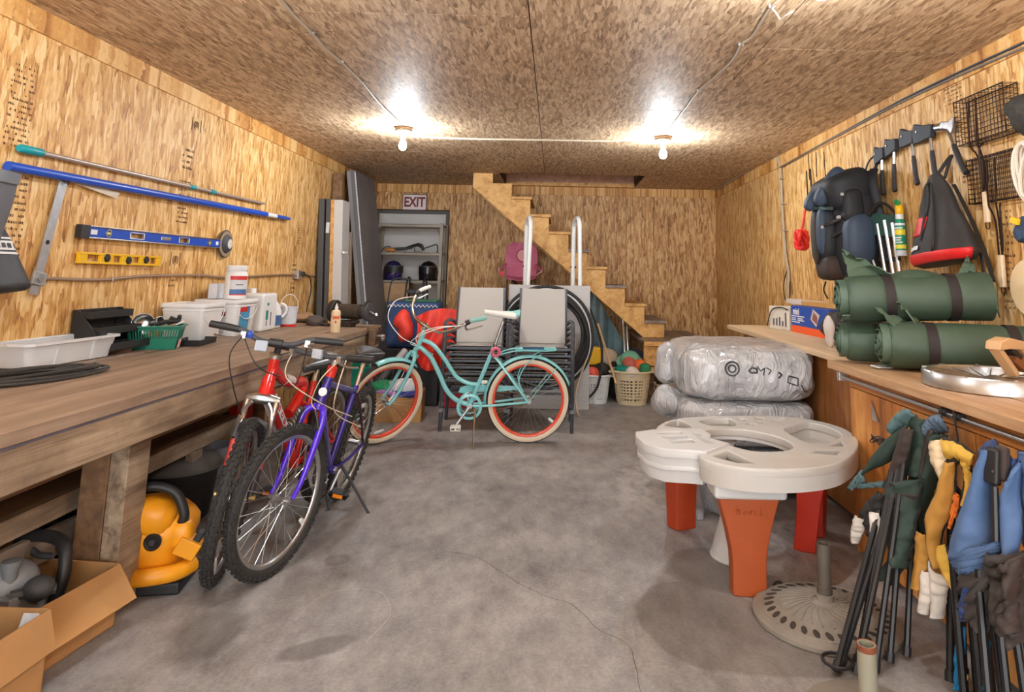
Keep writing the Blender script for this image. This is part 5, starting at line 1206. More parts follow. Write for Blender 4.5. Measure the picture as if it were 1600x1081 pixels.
# ---- stairs
stx = [-.78, -.545, -.313, -.082, .158, .385, .61, .84, 1.075, 1.311]; stz = [2.449, 2.425, 2.23, 2.02, 1.815, 1.605, 1.405, 1.19, .98, .785]
stair = root('staircase', 'open pine staircase rising leftwards to the ceiling opening', 'staircase', (.15, 8.6, 0)); so = V((.15, 8.6, 0))
poly = [(-1.02, 2.37), (1.06, .622), (1.311, .622)]
pts = [(1.311, .785)]
for k in range(9, 1, -1): pts += [(stx[k - 1], stz[k]), (stx[k - 1], stz[k - 1])]
pts += [(-.78, stz[1]), (-.78, 2.546), (-1.02, 2.546)]
poly += pts
for yy in (8.10, 9.19):
    g = G(); g.prism([(x - so.x, z) for x, z in poly], -.04, (0, yy - so.y, 0), (1, 0, 0), (0, 0, 1)); ob('stringer', g, M['pine_d'] if 'pine_d' in M else M['pine_st'] if 'pine_st' in M else M.setdefault('pine_st', wood('pine_stringer', [(.2, srgb((184, 130, 62))), (.5, srgb((216, 164, 92))), (.8, srgb((230, 184, 116)))], sc=(20, 1.4, 20), rot=(0, 0.70, 0), knots=.5)), stair, False, bev=.003)
for k in range(2, 10):
    g = G(); g.bx((stx[k - 1] - so.x - .0, 8.075 - so.y, stz[k] + .001), (stx[k] - so.x + .02, 9.23 - so.y, stz[k] + .034)); ob('tread', g, M['greywood'] if k in (5, 7, 9) else M['pine'], stair, False, bev=.003)
for x0, x1, yy in ((.19, .27, 8.2), ):
    g = G(); g.bx((x0 - so.x, yy - so.y, .002), (x1 - so.x, yy + .04 - so.y, 1.62)); ob('support_post', g, M['pine'], stair, False, bev=.003)
g = G(); g.bar((.30 - so.x, 8.24 - so.y, 1.15), (.42 - so.x, 8.24 - so.y, 1.58), .04, .06, (1, 0, 0)); ob('brace', g, M['pine'], stair, False, bev=.003)
# landing at the foot
r = root('stair_landing', 'low wooden landing box at the foot of the staircase', 'landing', (1.4, 8.2, 0)); lo = V((1.4, 8.2, 0))
def lb(name, mat, a, b, bev=.003):
    g = G(); g.bx(V(a) - lo, V(b) - lo); return ob(name, g, mat, r, False, bev=bev)
for k in range(4): lb('plank', M['greywood'], (1.0 + k * .2 + .001, 7.58, .585), (1.2 + k * .2 - .001, 9.2, .62))
lb('riser_board', M['pine'], (1.0, 7.60, .36), (1.8, 7.64, .584)); lb('step_board', M['pine'], (1.0, 7.46, .31), (1.8, 7.66, .345)); lb('nosing', M['pine'], (1.0, 7.555, .575), (1.8, 7.60, .622))
for x in (1.02, 1.72):
    for y in (7.66, 9.1): lb('leg', M['bench_dark'], (x, y, 0), (x + .08, y + .06, .58))
lb('leg', M['bench_dark'], (1.02, 7.5, 0), (1.1, 7.55, .31)); lb('leg', M['bench_dark'], (1.72, 7.5, 0), (1.8, 7.55, .31))
r = root('slatted_crate', 'weathered slatted wooden crate on the floor beside the landing', 'crate', (1.27, 7.32, 0))
for z in (.02, .10, .175):
    g = G(); g.bx((-.2, -.11, z), (.2, -.098, z + .045)); ob('slat', g, M['bench_raw'], r, False, bev=.002)
    g = G(); g.bx((-.2, -.11, z), (-.188, .11, z + .045)); ob('slat', g, M['bench_raw'], r, False, bev=.002)
for x in (-.19, .18):
    for y in (-.098, .09): g = G(); g.bx((x, y, 0), (x + .03, y + .03, .22)); ob('corner_post', g, M['bench_raw'], r, False, bev=.002)
g = G(); g.bx((-.185, -.095, .01), (.185, .11, .022)); ob('bottom', g, M['bench_raw'], r, False)

# ---- pink child's camp chair on dark totes under the stairs
box_thing('storage_tote', (-.43, 8.72, 0), (.55, .45, .55), 0, M['black'], 'lower black storage tote under the stairs, hidden behind the patio chairs', 'tote', .02)
box_thing('storage_tote', (-.43, 8.72, .552), (.52, .42, .40), 0, M['dkgrey'], 'upper dark tote carrying the pink chair under the stairs', 'tote', .02)
M['pink'] = pm('pink_fabric', (206, 112, 140), .7, var=.08); M['pink2'] = pm('pink_light', (232, 168, 172), .7); M['pinkdk'] = pm('pink_dark', (160, 60, 92), .7)
r = root('camp_chair', "pink child's folding camp chair with an oval patch under the stairs", 'chair', (-.435, 8.68, .954))
g = G()
def backf(u, v):
    x = (u - .5) * .36 * (1 + .18 * math.sin(v * PI)) * (1 if v < .8 else math.sqrt(max(.05, 1 - ((v - .8) / .25) ** 2)))
    return V((x, .10 + .04 * v - .05 * (1 - (2 * u - 1) ** 2) * .0 + .05 * (2 * u - 1) ** 2 * -1, .33 + .46 * v))
g.sheet([[backf(i / 14, j / 14) for j in range(15)] for i in range(15)], .008); ob('backrest', g, M['pink'], r)
g = G(); g.sheet([[V(((u / 12 - .5) * .38, -.2 + .3 * v / 8, .30 + .03 * (2 * u / 12 - 1) ** 2 + .04 * v / 8)) for v in range(9)] for u in range(13)], .008); ob('seat', g, M['pink'], r)
g = G(); g.ell((.02, .065, .62), (.085, .006, .085), 22, 8); ob('patch', g, M['pink2'], r)
g = G(); g.lathe([(.08, -.003), (.088, 0), (.08, .003), (.076, 0)], 28, (.02, .062, .62), (0, 1, 0), closed=True); ob('patch_ring', g, M['pinkdk'], r)
for sx in (-1, 1):
    g = G(); g.sheet([[V((sx * (.18 + .09 * t / 6) + 0, .1 - .3 * s_ / 6, .50 - .02 * s_ / 6 - .07 * (t / 6) ** 2 + .02 * math.sin(s_))) for s_ in range(7)] for t in range(7)], .008); ob('armrest', g, M['pink'], r)
    g = G(); g.tube([(sx * .19, -.2, .36), (sx * .275, -.2, .42), (sx * .28, -.1, .46)], .006, 6); ob('arm_piping', g, M['pink2'], r)
    for y0, y1 in ((-.18, .08), (.08, -.18)):
        g = G(); g.tube([(sx * .17, y0, .012), (sx * .17 * -.6, y1, .31)], .009, 6); ob('leg', g, M['black'], r)
    g = G(); g.tube([(sx * .18, .1, .012), (sx * .185, .1, .5)], .009, 6); ob('leg', g, M['black'], r)
g = G(); g.sheet([[V((-.25 + .05 * u / 3, -.21, .36 + .05 * v / 3)) for v in range(4)] for u in range(4)], .006); ob('tag', g, pm('tag_red', (214, 40, 70), .6), r)
# blue grey tarp under the stairs, silver tubes
M['tarp'] = pm('tarp_bluegrey', (96, 116, 120), .45, var=.25, vs=5, bump=.3, bs=20)
g = G(); g.sheet([[V((.42 + .50 * i / 20, 8.33 + .05 * noise.noise(V((i * .33, j * .1, 1))) + .03 * math.sin(i * .8), (1.24 - .80 * (i / 20)) * j / 12 + .0)) for j in range(13)] for i in range(21)], .006); tag(ob('tarp', g, M['tarp']), 'blue grey tarp bundled upright under the staircase', 'tarp')
for k, lb_ in enumerate(('silver tube leaning under the stairs, nearer the tarp', 'silver tube leaning under the stairs, nearer the landing')):
    g = G(); g.tube([(.86 + k * .045, 8.0, 0), (.84 + k * .045, 8.28, .83 - .1 * k)], .013, 8); tag(ob('metal_tube', g, M['alu']), lb_, 'tube')

# ---- white pool ladder rails
def rail(x, tilt, label):
    g = G(); P = cat([(x + tilt, 7.10, 0), (x + tilt * .4, 7.12, 1.2), (x, 7.13, 1.80), (x - .01, 7.17, 1.915), (x - .025, 7.27, 1.945), (x - .045, 7.37, 1.90), (x - .055, 7.41, 1.78), (x - .055, 7.42, 1.2), (x - .04, 7.44, 0)], 6)
    r = root('pool_ladder_rail', label, 'rail', (x, 7.25, 0)); q = G(); q.tube([p - V((x, 7.25, 0)) for p in P], .024, 12); ob('rail_tube', q, M['white'], r)
    q = G(); q.cyl(V((-.085, .16, 1.42)), V((-.02, .16, 1.42)), .012); ob('bolt', q, M['rust'], r)
rail(-.268, -.035, 'white bent pool ladder rail in front of the pink chair'); rail(.255, .03, 'white bent pool ladder rail further right, in front of the stairs')
# grey board behind the right stack and black hose coil
M['gboard'] = pm('board_pale_grey', (184, 180, 178), .7, var=.07, vs=5, stretch=(1, 1, 8))
g = G(); g.bx((-.42, -.012, 0), (.42, .012, 1.225)); o = tag(ob('grey_board', g, M['gboard'], bev=.003), 'pale grey board standing upright behind the right stack of patio chairs', 'board'); o.location = (-.05, 7.0, 0); o.rotation_euler = (-.02, 0, 0)
r = root('hose_coil', 'big black hose coil with a pale stripe hung behind the patio chairs', 'hose', (-.075, 6.80, .72))
for k in range(6):
    g = G(); R0 = .36 + .022 * k; g.tube([(R0 * math.cos(a) + .008 * math.sin(3 * a + k), -.02 + .03 * (k % 2) + .012 * math.sin(2 * a + k), R0 * 1.05 * math.sin(a)) for a in [2 * PI * q / 60 for q in range(60)]], .017 if k != 4 else .006, 7, closed=True); ob('hose_turn', g, M['rubber'] if k != 4 else M['lab_grey'], r)
g = G(); g.tube(cat([(.40, -.06, -.20), (.30, -.1, -.5), (.31, -.12, -.66), (.33, -.16, -.705)], 5), [.03] * 11 + [.026] * 5, 7, flat=.3); ob('hose_end', g, M['cream'], r)

# ---- two stacks of patio chairs
M['sling'] = pm('sling_grey', (176, 170, 164), .75, var=.04, vs=30, bump=.2, bs=300, stretch=(1, 1, 20))
M['slingdk'] = pm('frame_charcoal', (72, 74, 80), .4, .2)
M['band'] = pm('frame_band', (108, 110, 116), .5)
def patio_chair(label, group):
    r = root('patio_chair', label, 'chair', group=group)
    W = .275
    for sx in (-1, 1):
        g = G(); g.tube(cat([(sx * W, -.02, .0), (sx * W, -.02, .30), (sx * W, -.015, .60), (sx * W, .02, .635)], 4), .0165, 8); ob('leg', g, M['slingdk'], r)
        g = G(); g.tube(cat([(sx * W, .02, .635), (sx * W, .2, .64), (sx * W * .95, .42, .63), (sx * W * .84, .50, .60)], 4), .0155, 8); ob('armrest', g, M['slingdk'], r)
        g = G(); g.tube([(sx * W, .45, 0), (sx * W * .97, .40, .25), (sx * W * .84, .38, .40)], .0155, 8); ob('leg', g, M['slingdk'], r)
        g = G(); g.tube(cat([(sx * W * .80, .0, .435), (sx * W * .80, .38, .405), (sx * W * .80, .43, .45), (sx * W * .80, .60, .93)], 5), .0125, 8); ob('side_rail', g, M['slingdk'], r)
        g = G(); g.bar((sx * W, -.02, .16), (sx * W, -.02, .19), .037, .037, (0, 1, 0)); ob('leg_band', g, M['band'], r)
    g = G(); g.bar((-W, -.015, .42), (W, -.015, .42), .03, .02); ob('front_bar', g, M['slingdk'], r, bev=.003)
    g = G(); g.bar((-W, .4, .25), (W, .4, .25), .02, .02); ob('rear_bar', g, M['slingdk'], r, bev=.003)
    w = W * .79
    g = G(); g.sheet([[V((-w + 2 * w * i / 8, .0 + .40 * j / 8, .440 - .035 * j / 8 - .02 * math.sin(PI * i / 8) * math.sin(PI * j / 8))) for j in range(9)] for i in range(9)], .004); ob('seat_sling', g, M['sling'], r)
    g = G(); g.sheet([[V((-w + 2 * w * i / 8, .415 + .185 * j / 10, .43 + .50 * j / 10)) for j in range(11)] for i in range(9)], .004); ob('back_sling', g, M['sling'], r)
    return r
def copy_tree(o, parent=None, lab=None):
    c = o.copy(); COL.objects.link(c)
    if parent: c.parent = parent
    if lab: c['label'] = lab
    for ch in o.children: copy_tree(ch, c)
    return c
pc = patio_chair('grey sling patio chair on top of the left stack behind the cruiser', 'stacked grey patio chairs')
words = ['bottom', 'second from the floor', 'third from the floor', 'fourth from the floor', 'second from the top']
k_ = 0
for sx, nm, rz in ((-.675, 'left', .05), (-.105, 'right', .0)):
    for k in range(6):
        lab = ('grey sling patio chair on top of the %s stack behind the cruiser' % nm) if k == 5 else 'grey sling patio chair, %s in the %s stack behind the cruiser' % (words[k], nm)
        o = pc if k_ == 0 else copy_tree(pc, lab=lab)
        o['label'] = lab; k_ += 1
        o.location = (sx, 5.98 + .010 * k, .053 * k); o.rotation_euler = (0, 0, rz)

# ---- things behind the cruiser's front wheel
box_thing('black_crate', (-1.45, 7.25, 0), (.58, .45, .56), 0, M['black'], 'black crate on the floor below the blue cooler bag', 'crate', .015)
r = root('cooler_bag', 'dark blue cooler bag with white zigzag trim behind the red jacket', 'bag', (-1.46, 7.22, .562))
M['navy'] = pm('navy_fabric', (44, 68, 112), .7, var=.15, vs=12, bump=.1)
g = G(); g.box((0, 0, .235), (.54, .36, .47)); ob('bag_body', g, M['navy'], r, bev=.05, seg=4)
zg = G(); zg.tube([(-.255 + .51 * k / 24, -.185, .425 + .012 * (1 if k % 2 else -1)) for k in range(25)], .006, 5); ob('zigzag_trim', zg, M['lab_grey'], r)
g = G(); g.bx((-.1, -.16, .465), (.24, .16, .485)); ob('lid', g, pm('green_dark', (56, 110, 80), .7, var=.3, vs=30), r, bev=.01)
# red jacket draped over the bag
M['redcloth'] = pm('red_cloth', (232, 66, 52), .6, var=.12, vs=10, bump=.15, bs=30)
def jk(u, v):
    x = -1.42 + .47 * u + .03 * math.sin(v * 5) - .05 * v * (u - .5)
    w = .30 * (1 - v) 
    z = 1.0 - .05 * u - .63 * v - .12 * (1 - u) * (1 - v) + (.05 * math.sin(u * PI) if v < .2 else 0)
    y = 6.985 - .06 * math.sin(v * PI) + (.02 + .03 * v) * math.sin(u * 15 + v * 7) + .07 * noise.noise(V((u * 3, v * 3, 3)))
    if v > .45: x = x + (.10 - .10 * u) * (v - .45) * 1.6
    return V((x, y, z))
g = G(); g.sheet([[jk(i / 26, j / 26) for j in range(27)] for i in range(27)], .012); tag(ob('red_jacket', g, M['redcloth']), 'bright red nylon jacket draped over the blue cooler bag', 'jacket')
g = G(); g.ell((-1.50, 6.86, .80), (.10, .09, .14), 20, 12, wob=.06, ws=7, seed=2); tag(ob('red_stuff_sack', g, M['redcloth']), 'red stuffed sack hanging left of the red jacket', 'sack')
carton('cardboard_box', (-1.42, 6.42, 0), .1, .46, .34, .25, (), 'cardboard box of folded cloths behind the cruiser front wheel')
for k, (c, p, s_, lb_) in enumerate((((34, 140, 92), (-1.55, 6.40, .27), (.11, .12, .07), 'green folded cloth in the cardboard box, left end'), ((214, 214, 220), (-1.36, 6.40, .29), (.15, .13, .06), 'white folded cloth on top in the cardboard box'), ((170, 120, 190), (-1.48, 6.30, .245), (.13, .06, .03), 'lilac cloth folded at the front of the cardboard box'), ((52, 62, 140), (-1.36, 6.30, .235), (.17, .06, .035), 'dark blue cloth at the front of the cardboard box'))):
    g = G(); g.ell((0, 0, 0), s_, 18, 10, p=.75, wob=.03, ws=11, seed=k); o = tag(ob('folded_cloth', g, pm('cloth_%d' % k, c, .9, var=.1)), lb_, 'cloth', 'cloths in the cardboard box'); o.location = p
r = root('teal_tub', 'round teal plastic tub behind the mountain bike saddles', 'tub', (-1.93, 6.45, 0))
g = G(); g.lathe([(0, 0), (.17, 0), (.185, .02), (.215, .44), (.225, .44), (.225, .455), (.205, .455), (.17, .03), (0, .03)], 30); ob('tub', g, pm('teal_green', (10, 140, 112), .4), r)
r = root('grey_pipe', 'thick grey pipe leaning diagonally behind the cruiser front wheel', 'pipe', (-1.6, 6.1, 0))
A, Bq = V((-1.45,6.75,0.569)) - V((-1.6, 6.1, 0)), V((-1.797,6.1,0.053)) - V((-1.6, 6.1, 0)); Bq.z = .03
g = G(); g.tube([lerp(A, Bq, .2), Bq], .032, 12); ob('pipe_body', g, M['dkgrey'], r)
g = G(); g.tube([A, lerp(A, Bq, .2)], .034, 12); ob('pipe_sleeve', g, pm('pale_grey_metal', (170, 166, 164), .4), r)
r = root('tool_box', 'red plastic tool box on the floor behind the cruiser frame', 'toolbox', (-.93, 7.05, 0))
g = G(); g.box((0, 0, .08), (.36, .2, .16)); ob('box_body', g, pm('red_dark', (168, 26, 34), .4), r, bev=.012)
g = G(); g.box((0, 0, .185), (.34, .19, .05)); ob('lid', g, M['dkgrey'], r, bev=.012)
g = G(); g.tube([(-.08, 0, .21), (-.08, 0, .25), (.08, 0, .25), (.08, 0, .21)], .01, 8); ob('handle', g, M['black'], r)

# ---- laundry baskets
def laundry(x, y, rad, h, mat, label, sq=1.0, solid=True):
    r = root('laundry_basket', label, 'basket', (x, y, 0))
    g = G(); n = 40; rows = 7
    def pt(a, z, o_=0):
        k = .76 + .24 * z / h; c, s_ = math.cos(a), math.sin(a); ex = .8
        return V(((rad * k + o_) * math.copysign(abs(c) ** ex, c), (rad * k + o_) * sq * math.copysign(abs(s_) ** ex, s_), z))
    lev = [0, .04] + [.04 + (h - .10) * (k + 1) / rows for k in range(rows)] + [h - .03]
    def ringband(z0, z1, t=.004):
        vs = [pt(2 * PI * k / n, z, o_) for z, o_ in ((z0, 0), (z1, 0), (z1, -t), (z0, -t)) for k in range(n)]
        g.add(vs, [(i * n + k, i * n + (k + 1) % n, ((i + 1) % 4) * n + (k + 1) % n, ((i + 1) % 4) * n + k) for i in range(4) for k in range(n)])
    ringband(0, .045); ringband(h - .075, h)
    for k in range(rows): z = .045 + (h - .12) * (k + 1) / rows; ringband(z - .008, z + .006)
    m = 36
    for k in range(m):
        a = 2 * PI * k / m; wide = solid and (k % 9 in (3, 4)) 
        da = (PI / m) * (.98 if wide else .36)
        vs = [pt(a + q, z, o_) for z in (.02, h - .05) for q, o_ in ((-da, 0), (da, 0), (da, -.004), (-da, -.004))]
        g.add(vs, [(0, 1, 5, 4), (1, 2, 6, 5), (2, 3, 7, 6), (3, 0, 4, 7)])
    g.add([pt(2 * PI * k / n, .004, -.002) for k in range(n)], [tuple(range(n))])
    ob('basket_wall', g, mat, r, smooth=False)
    g = G(); g.tube([pt(2 * PI * k / n, h, .008) for k in range(n)], .012, 8, closed=True); ob('rim', g, mat, r)
    for sx in (-1, 1):
        g = G(); g.box((sx * (rad + .022), 0, h - .01), (.05, .13, .018)); ob('handle', g, mat, r, bev=.006)
    return r
M['beige'] = pm('beige_plastic', (222, 202, 164), .5)
laundry(.845, 7.40, .205, .335, M['beige'], 'beige laundry basket heaped with toys and cloths by the landing')
laundry(.46, 7.42, .16, .285, M['white'], 'white laundry basket half hidden behind the pale grey board', 1.0)
def blob(name, p, s_, c, label, catg, grp=None, wob=.03, pp=1.0, seed=0, rough=.7):
    g = G(); g.ell((0, 0, 0), s_, 18, 10, p=pp, wob=wob, ws=10, seed=seed); o = tag(ob(name, g, pm(name + str(seed), c, rough, var=.1)), label, catg, grp); o.location = p; return o
blob('teal_cloth', (.77, 7.38, .33), (.11, .12, .07), (12, 130, 112), 'teal cloth at the left side of the beige laundry basket', 'cloth', seed=11)
blob('white_cloth', (.84, 7.27, .335), (.09, .06, .065), (222, 210, 200), 'white cloth at the front of the beige laundry basket', 'cloth', seed=12)
blob('toy_bucket', (.98, 7.33, .35), (.06, .06, .07), (40, 120, 76), 'green toy bucket at the right side of the beige laundry basket', 'toy', wob=0, pp=.6, seed=13)
blob('orange_toy', (.93, 7.44, .385), (.09, .09, .07), (220, 104, 40), 'orange toy on top right of the beige laundry basket', 'toy', seed=14)
blob('coral_toy', (.83, 7.40, .40), (.09, .07, .07), (190, 96, 80), 'coral coloured soft toy in the middle of the beige laundry basket', 'toy', seed=15)
g = G(); g.lathe([(.115, 0), (.11, .05), (.08, .09), (.04, .105), (0, .11)], 22); g.lathe([(.115, 0), (.15, -.01), (.15, 0), (.115, .01)], 22); o = tag(ob('sun_hat', g, pm('hat_green', (110, 170, 140), .8)), 'pale green hat lying on the back of the beige laundry basket', 'hat'); o.location = (.84, 7.52, .41); o.rotation_euler = (.5, 0, 0)
blob('navy_bundle', (.92, 7.72, .27), (.17, .12, .27), (34, 36, 52), 'dark navy bundle standing behind the beige laundry basket', 'bundle', seed=16)
blob('black_shoe', (.69, 7.66, .2), (.09, .12, .2), (30, 28, 28), 'black bag standing behind the beige laundry basket, left side', 'bag', seed=17)
for nm, p, s_, c, lb_, sd in (('coral_ball', (.42, 7.34, .30), (.075, .075, .075), (228, 96, 76), 'coral ball in the white laundry basket', 21), ('black_case', (.53, 7.46, .33), (.09, .09, .075), (40, 38, 36), 'black round case on top of the white laundry basket', 22)): blob(nm, p, s_, c, lb_, nm.split('_')[1], wob=.004, seed=sd)
box_thing('yellow_case', (.455, 7.62, .36), (.13, .16, .19), .1, M['yel'], 'yellow tool case above the white laundry basket', 'case', .02)
box_thing('tall_stand', (.455, 7.62, 0), (.12, .14, .358), .1, M['dkgrey'], 'dark plastic bin carrying the yellow tool case', 'bin', .02)
blob('beige_cushion', (.62, 7.92, .40), (.13, .10, .12), (190, 170, 146), 'beige cushion behind the broom handle', 'cushion', seed=23)
box_thing('black_bin', (.62, 7.95, 0), (.26, .26, .30), 0, M['black'], 'black bin under the beige cushion behind the baskets', 'bin', .02)
g = G(); g.tube([(0.49,7.62,0.8), (0.663,7.2,0.221)], .0125, 8); tag(ob('broom_handle', g, pm('handle_wood', (206, 164, 116), .5)), 'wooden broom handle leaning into the beige laundry basket', 'handle')
g = G(); g.tube(cat([(0.347,7.1,1.07), (0.5,7.12,0.615), (0.471,7.12,0.23), (0.343,7.14,0.066), (0.264,7.14,0.02)], 6), .012, 8); tag(ob('black_hose', g, M['rubber']), 'black hose curving down in front of the white laundry basket', 'hose')
# ------------------------------------------------------------------ right side: counters
CT = .91
r = root('cabinet', 'oak faced base cabinet with wooden top and steel rail in the right foreground', 'cabinet', (1.85, 1.9, 0)); co = V((1.85, 1.9, 0))
def cb(name, mat, a, b, bev=.003, par=None):
    g = G(); g.bx(V(a) - co, V(b) - co); return ob(name, g, mat, par or r, False, bev=bev)
M['oak_v'] = wood('oak_vertical', [(.25, srgb((140, 78, 28))), (.48, srgb((200, 130, 60))), (.75, srgb((226, 164, 90)))], rough=.45, sc=(18, 18, 1.3), dirt=((160, 96, 40), .3))
CXN = 1.53; CYE = 3.56
cb('body', M['oak_v'], (CXN + .02, -.6, .02), (2.2, CYE - .005, .865)); cb('end_panel', M['oak_v'], (CXN + .004, CYE - .02, 0), (2.2, CYE, .868))
for a, b_ in ((3.56, 2.52), (2.515, 1.47), (1.465, .4)): cb('front_panel', M['oak_v'], (CXN, b_ + .003, .03), (CXN + .018, a - .003, .79))
cb('top_rail', M['oak'], (CXN - .002, -.6, .795), (CXN + .02, CYE, .868))
for k, (a, b_) in enumerate(((1.46, 1.70), (1.70, 1.95), (1.95, 2.21))): cb('plank', M['oak_top'], (a + .001, -.6, .87), (b_ - .001, 3.66, CT))
g = G(); g.tube([V((1.487, -.6, .842)) - co, V((1.487, 3.56, .842)) - co], .0095, 10); ob('rail', g, M['alu'], r)
g = G(); g.box(V((1.50, 3.565, .842)) - co, (.05, .03, .05)); ob('rail_bracket', g, M['alu'], r, bev=.005)
for y in (1.2,): g = G(); g.box(V((1.505, y, .842)) - co, (.05, .02, .03)); ob('rail_bracket', g, M['alu'], r, bev=.004)
g = G(); g.bx(V((1.70, 2.2, CT + .0005)) - co, V((2.21, 3.15, CT + .003)) - co); ob('thin_board', g, M['oak_top'], r, False)
g = G(); g.prism([(0, 0), (.06, .0), (.0, .085)], .006, V((CXN - .004, 3.30, .68)) - co, (0, -1, 0), (0, 0, 1)); ob('metal_bracket', g, M['alu'], r, False)
g = G(); g.tube([V((CXN - .02, 3.22, .60)) - co + V((-.015 * math.sin(k * .9), .06 * math.cos(k * .7), .02 * math.sin(k * 1.3))) for k in range(24)], .003, 5); ob('wire_tangle', g, M['black'], r)
r = root('cabinet', 'far base cabinet with pale top along the right wall behind the plastic bags', 'cabinet', (1.95, 5.0, 0)); co = V((1.95, 5.0, 0))
M['oak_dk'] = wood('oak_dark', [(.15, srgb((122, 74, 36))), (.5, srgb((166, 108, 56))), (.8, srgb((190, 130, 72)))], rough=.5, sc=(16, 16, 1.2))
cb('body', M['oak_dk'], (1.72, 3.58, .02), (2.2, 6.1, .868)); cb('front_panel', M['oak_dk'], (1.70, 3.58, .03), (1.72, 4.85, .86)); cb('front_panel', M['oak_dk'], (1.70, 4.856, .03), (1.72, 6.1, .86))
cb('countertop', M['pale_top'], (1.592, 3.68, .872), (2.21, 6.27, CT), .006)

# ---- boxes on the far counter
M['blue_box'] = pm('box_blue', (30, 78, 170), .45); M['orange_box'] = pm('box_orange', (236, 92, 40), .45)
r = root('saw_box', 'blue and orange printed tool box carton on the far counter', 'box', (2.06, 5.30, CT + .001), (0, 0, .03))
g = G(); g.bx((-.10, -.42, 0), (.12, .30, .21)); ob('carton', g, M['blue_box'], r, bev=.003)
g = G(); g.bx((-.102, -.42, 0), (-.0985, .30, .055)); ob('orange_band', g, M['orange_box'], r, False)
text('lettering', 'mini', .075, M['print_w'], r, (-.1015, .19, .165), (0, -1, 0), (0, 0, 1), .0005, bold=.002)
for k, (y0, y1, z) in enumerate(((.285, .17, .125), (.285, .20, .108), (.285, .19, .094), (.16, .03, .125), (.16, .06, .108), (.16, .03, .094), (.285, .12, .078))):
    g = G(); g.bx((-.1015, y1, z), (-.0995, y0, z + .008)); ob('print', g, M['print_w'], r, False)
g = G(); g.prism([(0, .05), (.10, .0), (.17, .09), (.05, .13)], .002, (-.1025, -.10, .07), (0, -1, 0), (0, 0, 1)); ob('print', g, pm('print_pale', (206, 190, 186), .5, var=.3, vs=40), r, False)
g = G(); g.prism([(0, .03), (.09, .0), (.10, .05), (.04, .09)], .002, (-.1035, -.13, .09), (0, -1, 0), (0, 0, 1)); ob('print', g, pm('print_brown', (140, 90, 84), .5), r, False)
r = root('white_box', 'small pale carton with a saw picture at the far end of the blue box', 'box', (2.03, 5.80, CT + .001), (0, 0, .25))
g = G(); g.bx((-.12, -.14, 0), (.1, .16, .19)); ob('carton', g, pm('carton_pale', (214, 206, 194), .6, var=.1, vs=12), r, bev=.004)
for k in range(5):
    g = G(); g.bx((-.1225, -.10 + .045 * k, .03), (-.1205, -.08 + .045 * k, .06 + .09 * random.random())); ob('print', g, M['textgrey'], r, False)
g = G(); g.tube(cat([(-.135, .17, .02), (-.135, .1, .15), (-.13, -.02, .185), (-.13, -.14, .17)], 5), .005, 6); ob('cord', g, M['black'], r)
box_thing('wood_offcut', (2.08, 5.22, CT + .213), (.10, .66, .035), .03, M['pine'], 'orange toned wood offcut lying on top of the blue carton', 'offcut')
box_thing('foam_strip', (2.13, 5.72, CT + .21), (.08, .80, .04), .0, pm('foam_pale', (208, 196, 188), .8), 'pale foam strip lying along the wall over the cartons', 'strip')
g = G(); g.ell((0, 0, .10), (.10, .13, .10), 20, 12, wob=.05, ws=14, seed=5); o = tag(ob('black_strap_pile', g, pm('brown_black', (52, 44, 44), .7, var=.3, vs=30)), 'heap of dark straps between the blue carton and green rolls', 'straps'); o.location = (1.90, 4.56, CT + .06 - .05)
g = G(); g.ell((0, 0, .09), (.03, .06, .095), 16, 10, wob=.03, ws=14, seed=8); o = tag(ob('white_glove', g, pm('glove_white', (220, 212, 206), .8)), 'white work glove hanging over the dark straps on the counter', 'glove'); o.location = (1.755, 4.34, CT + .01)

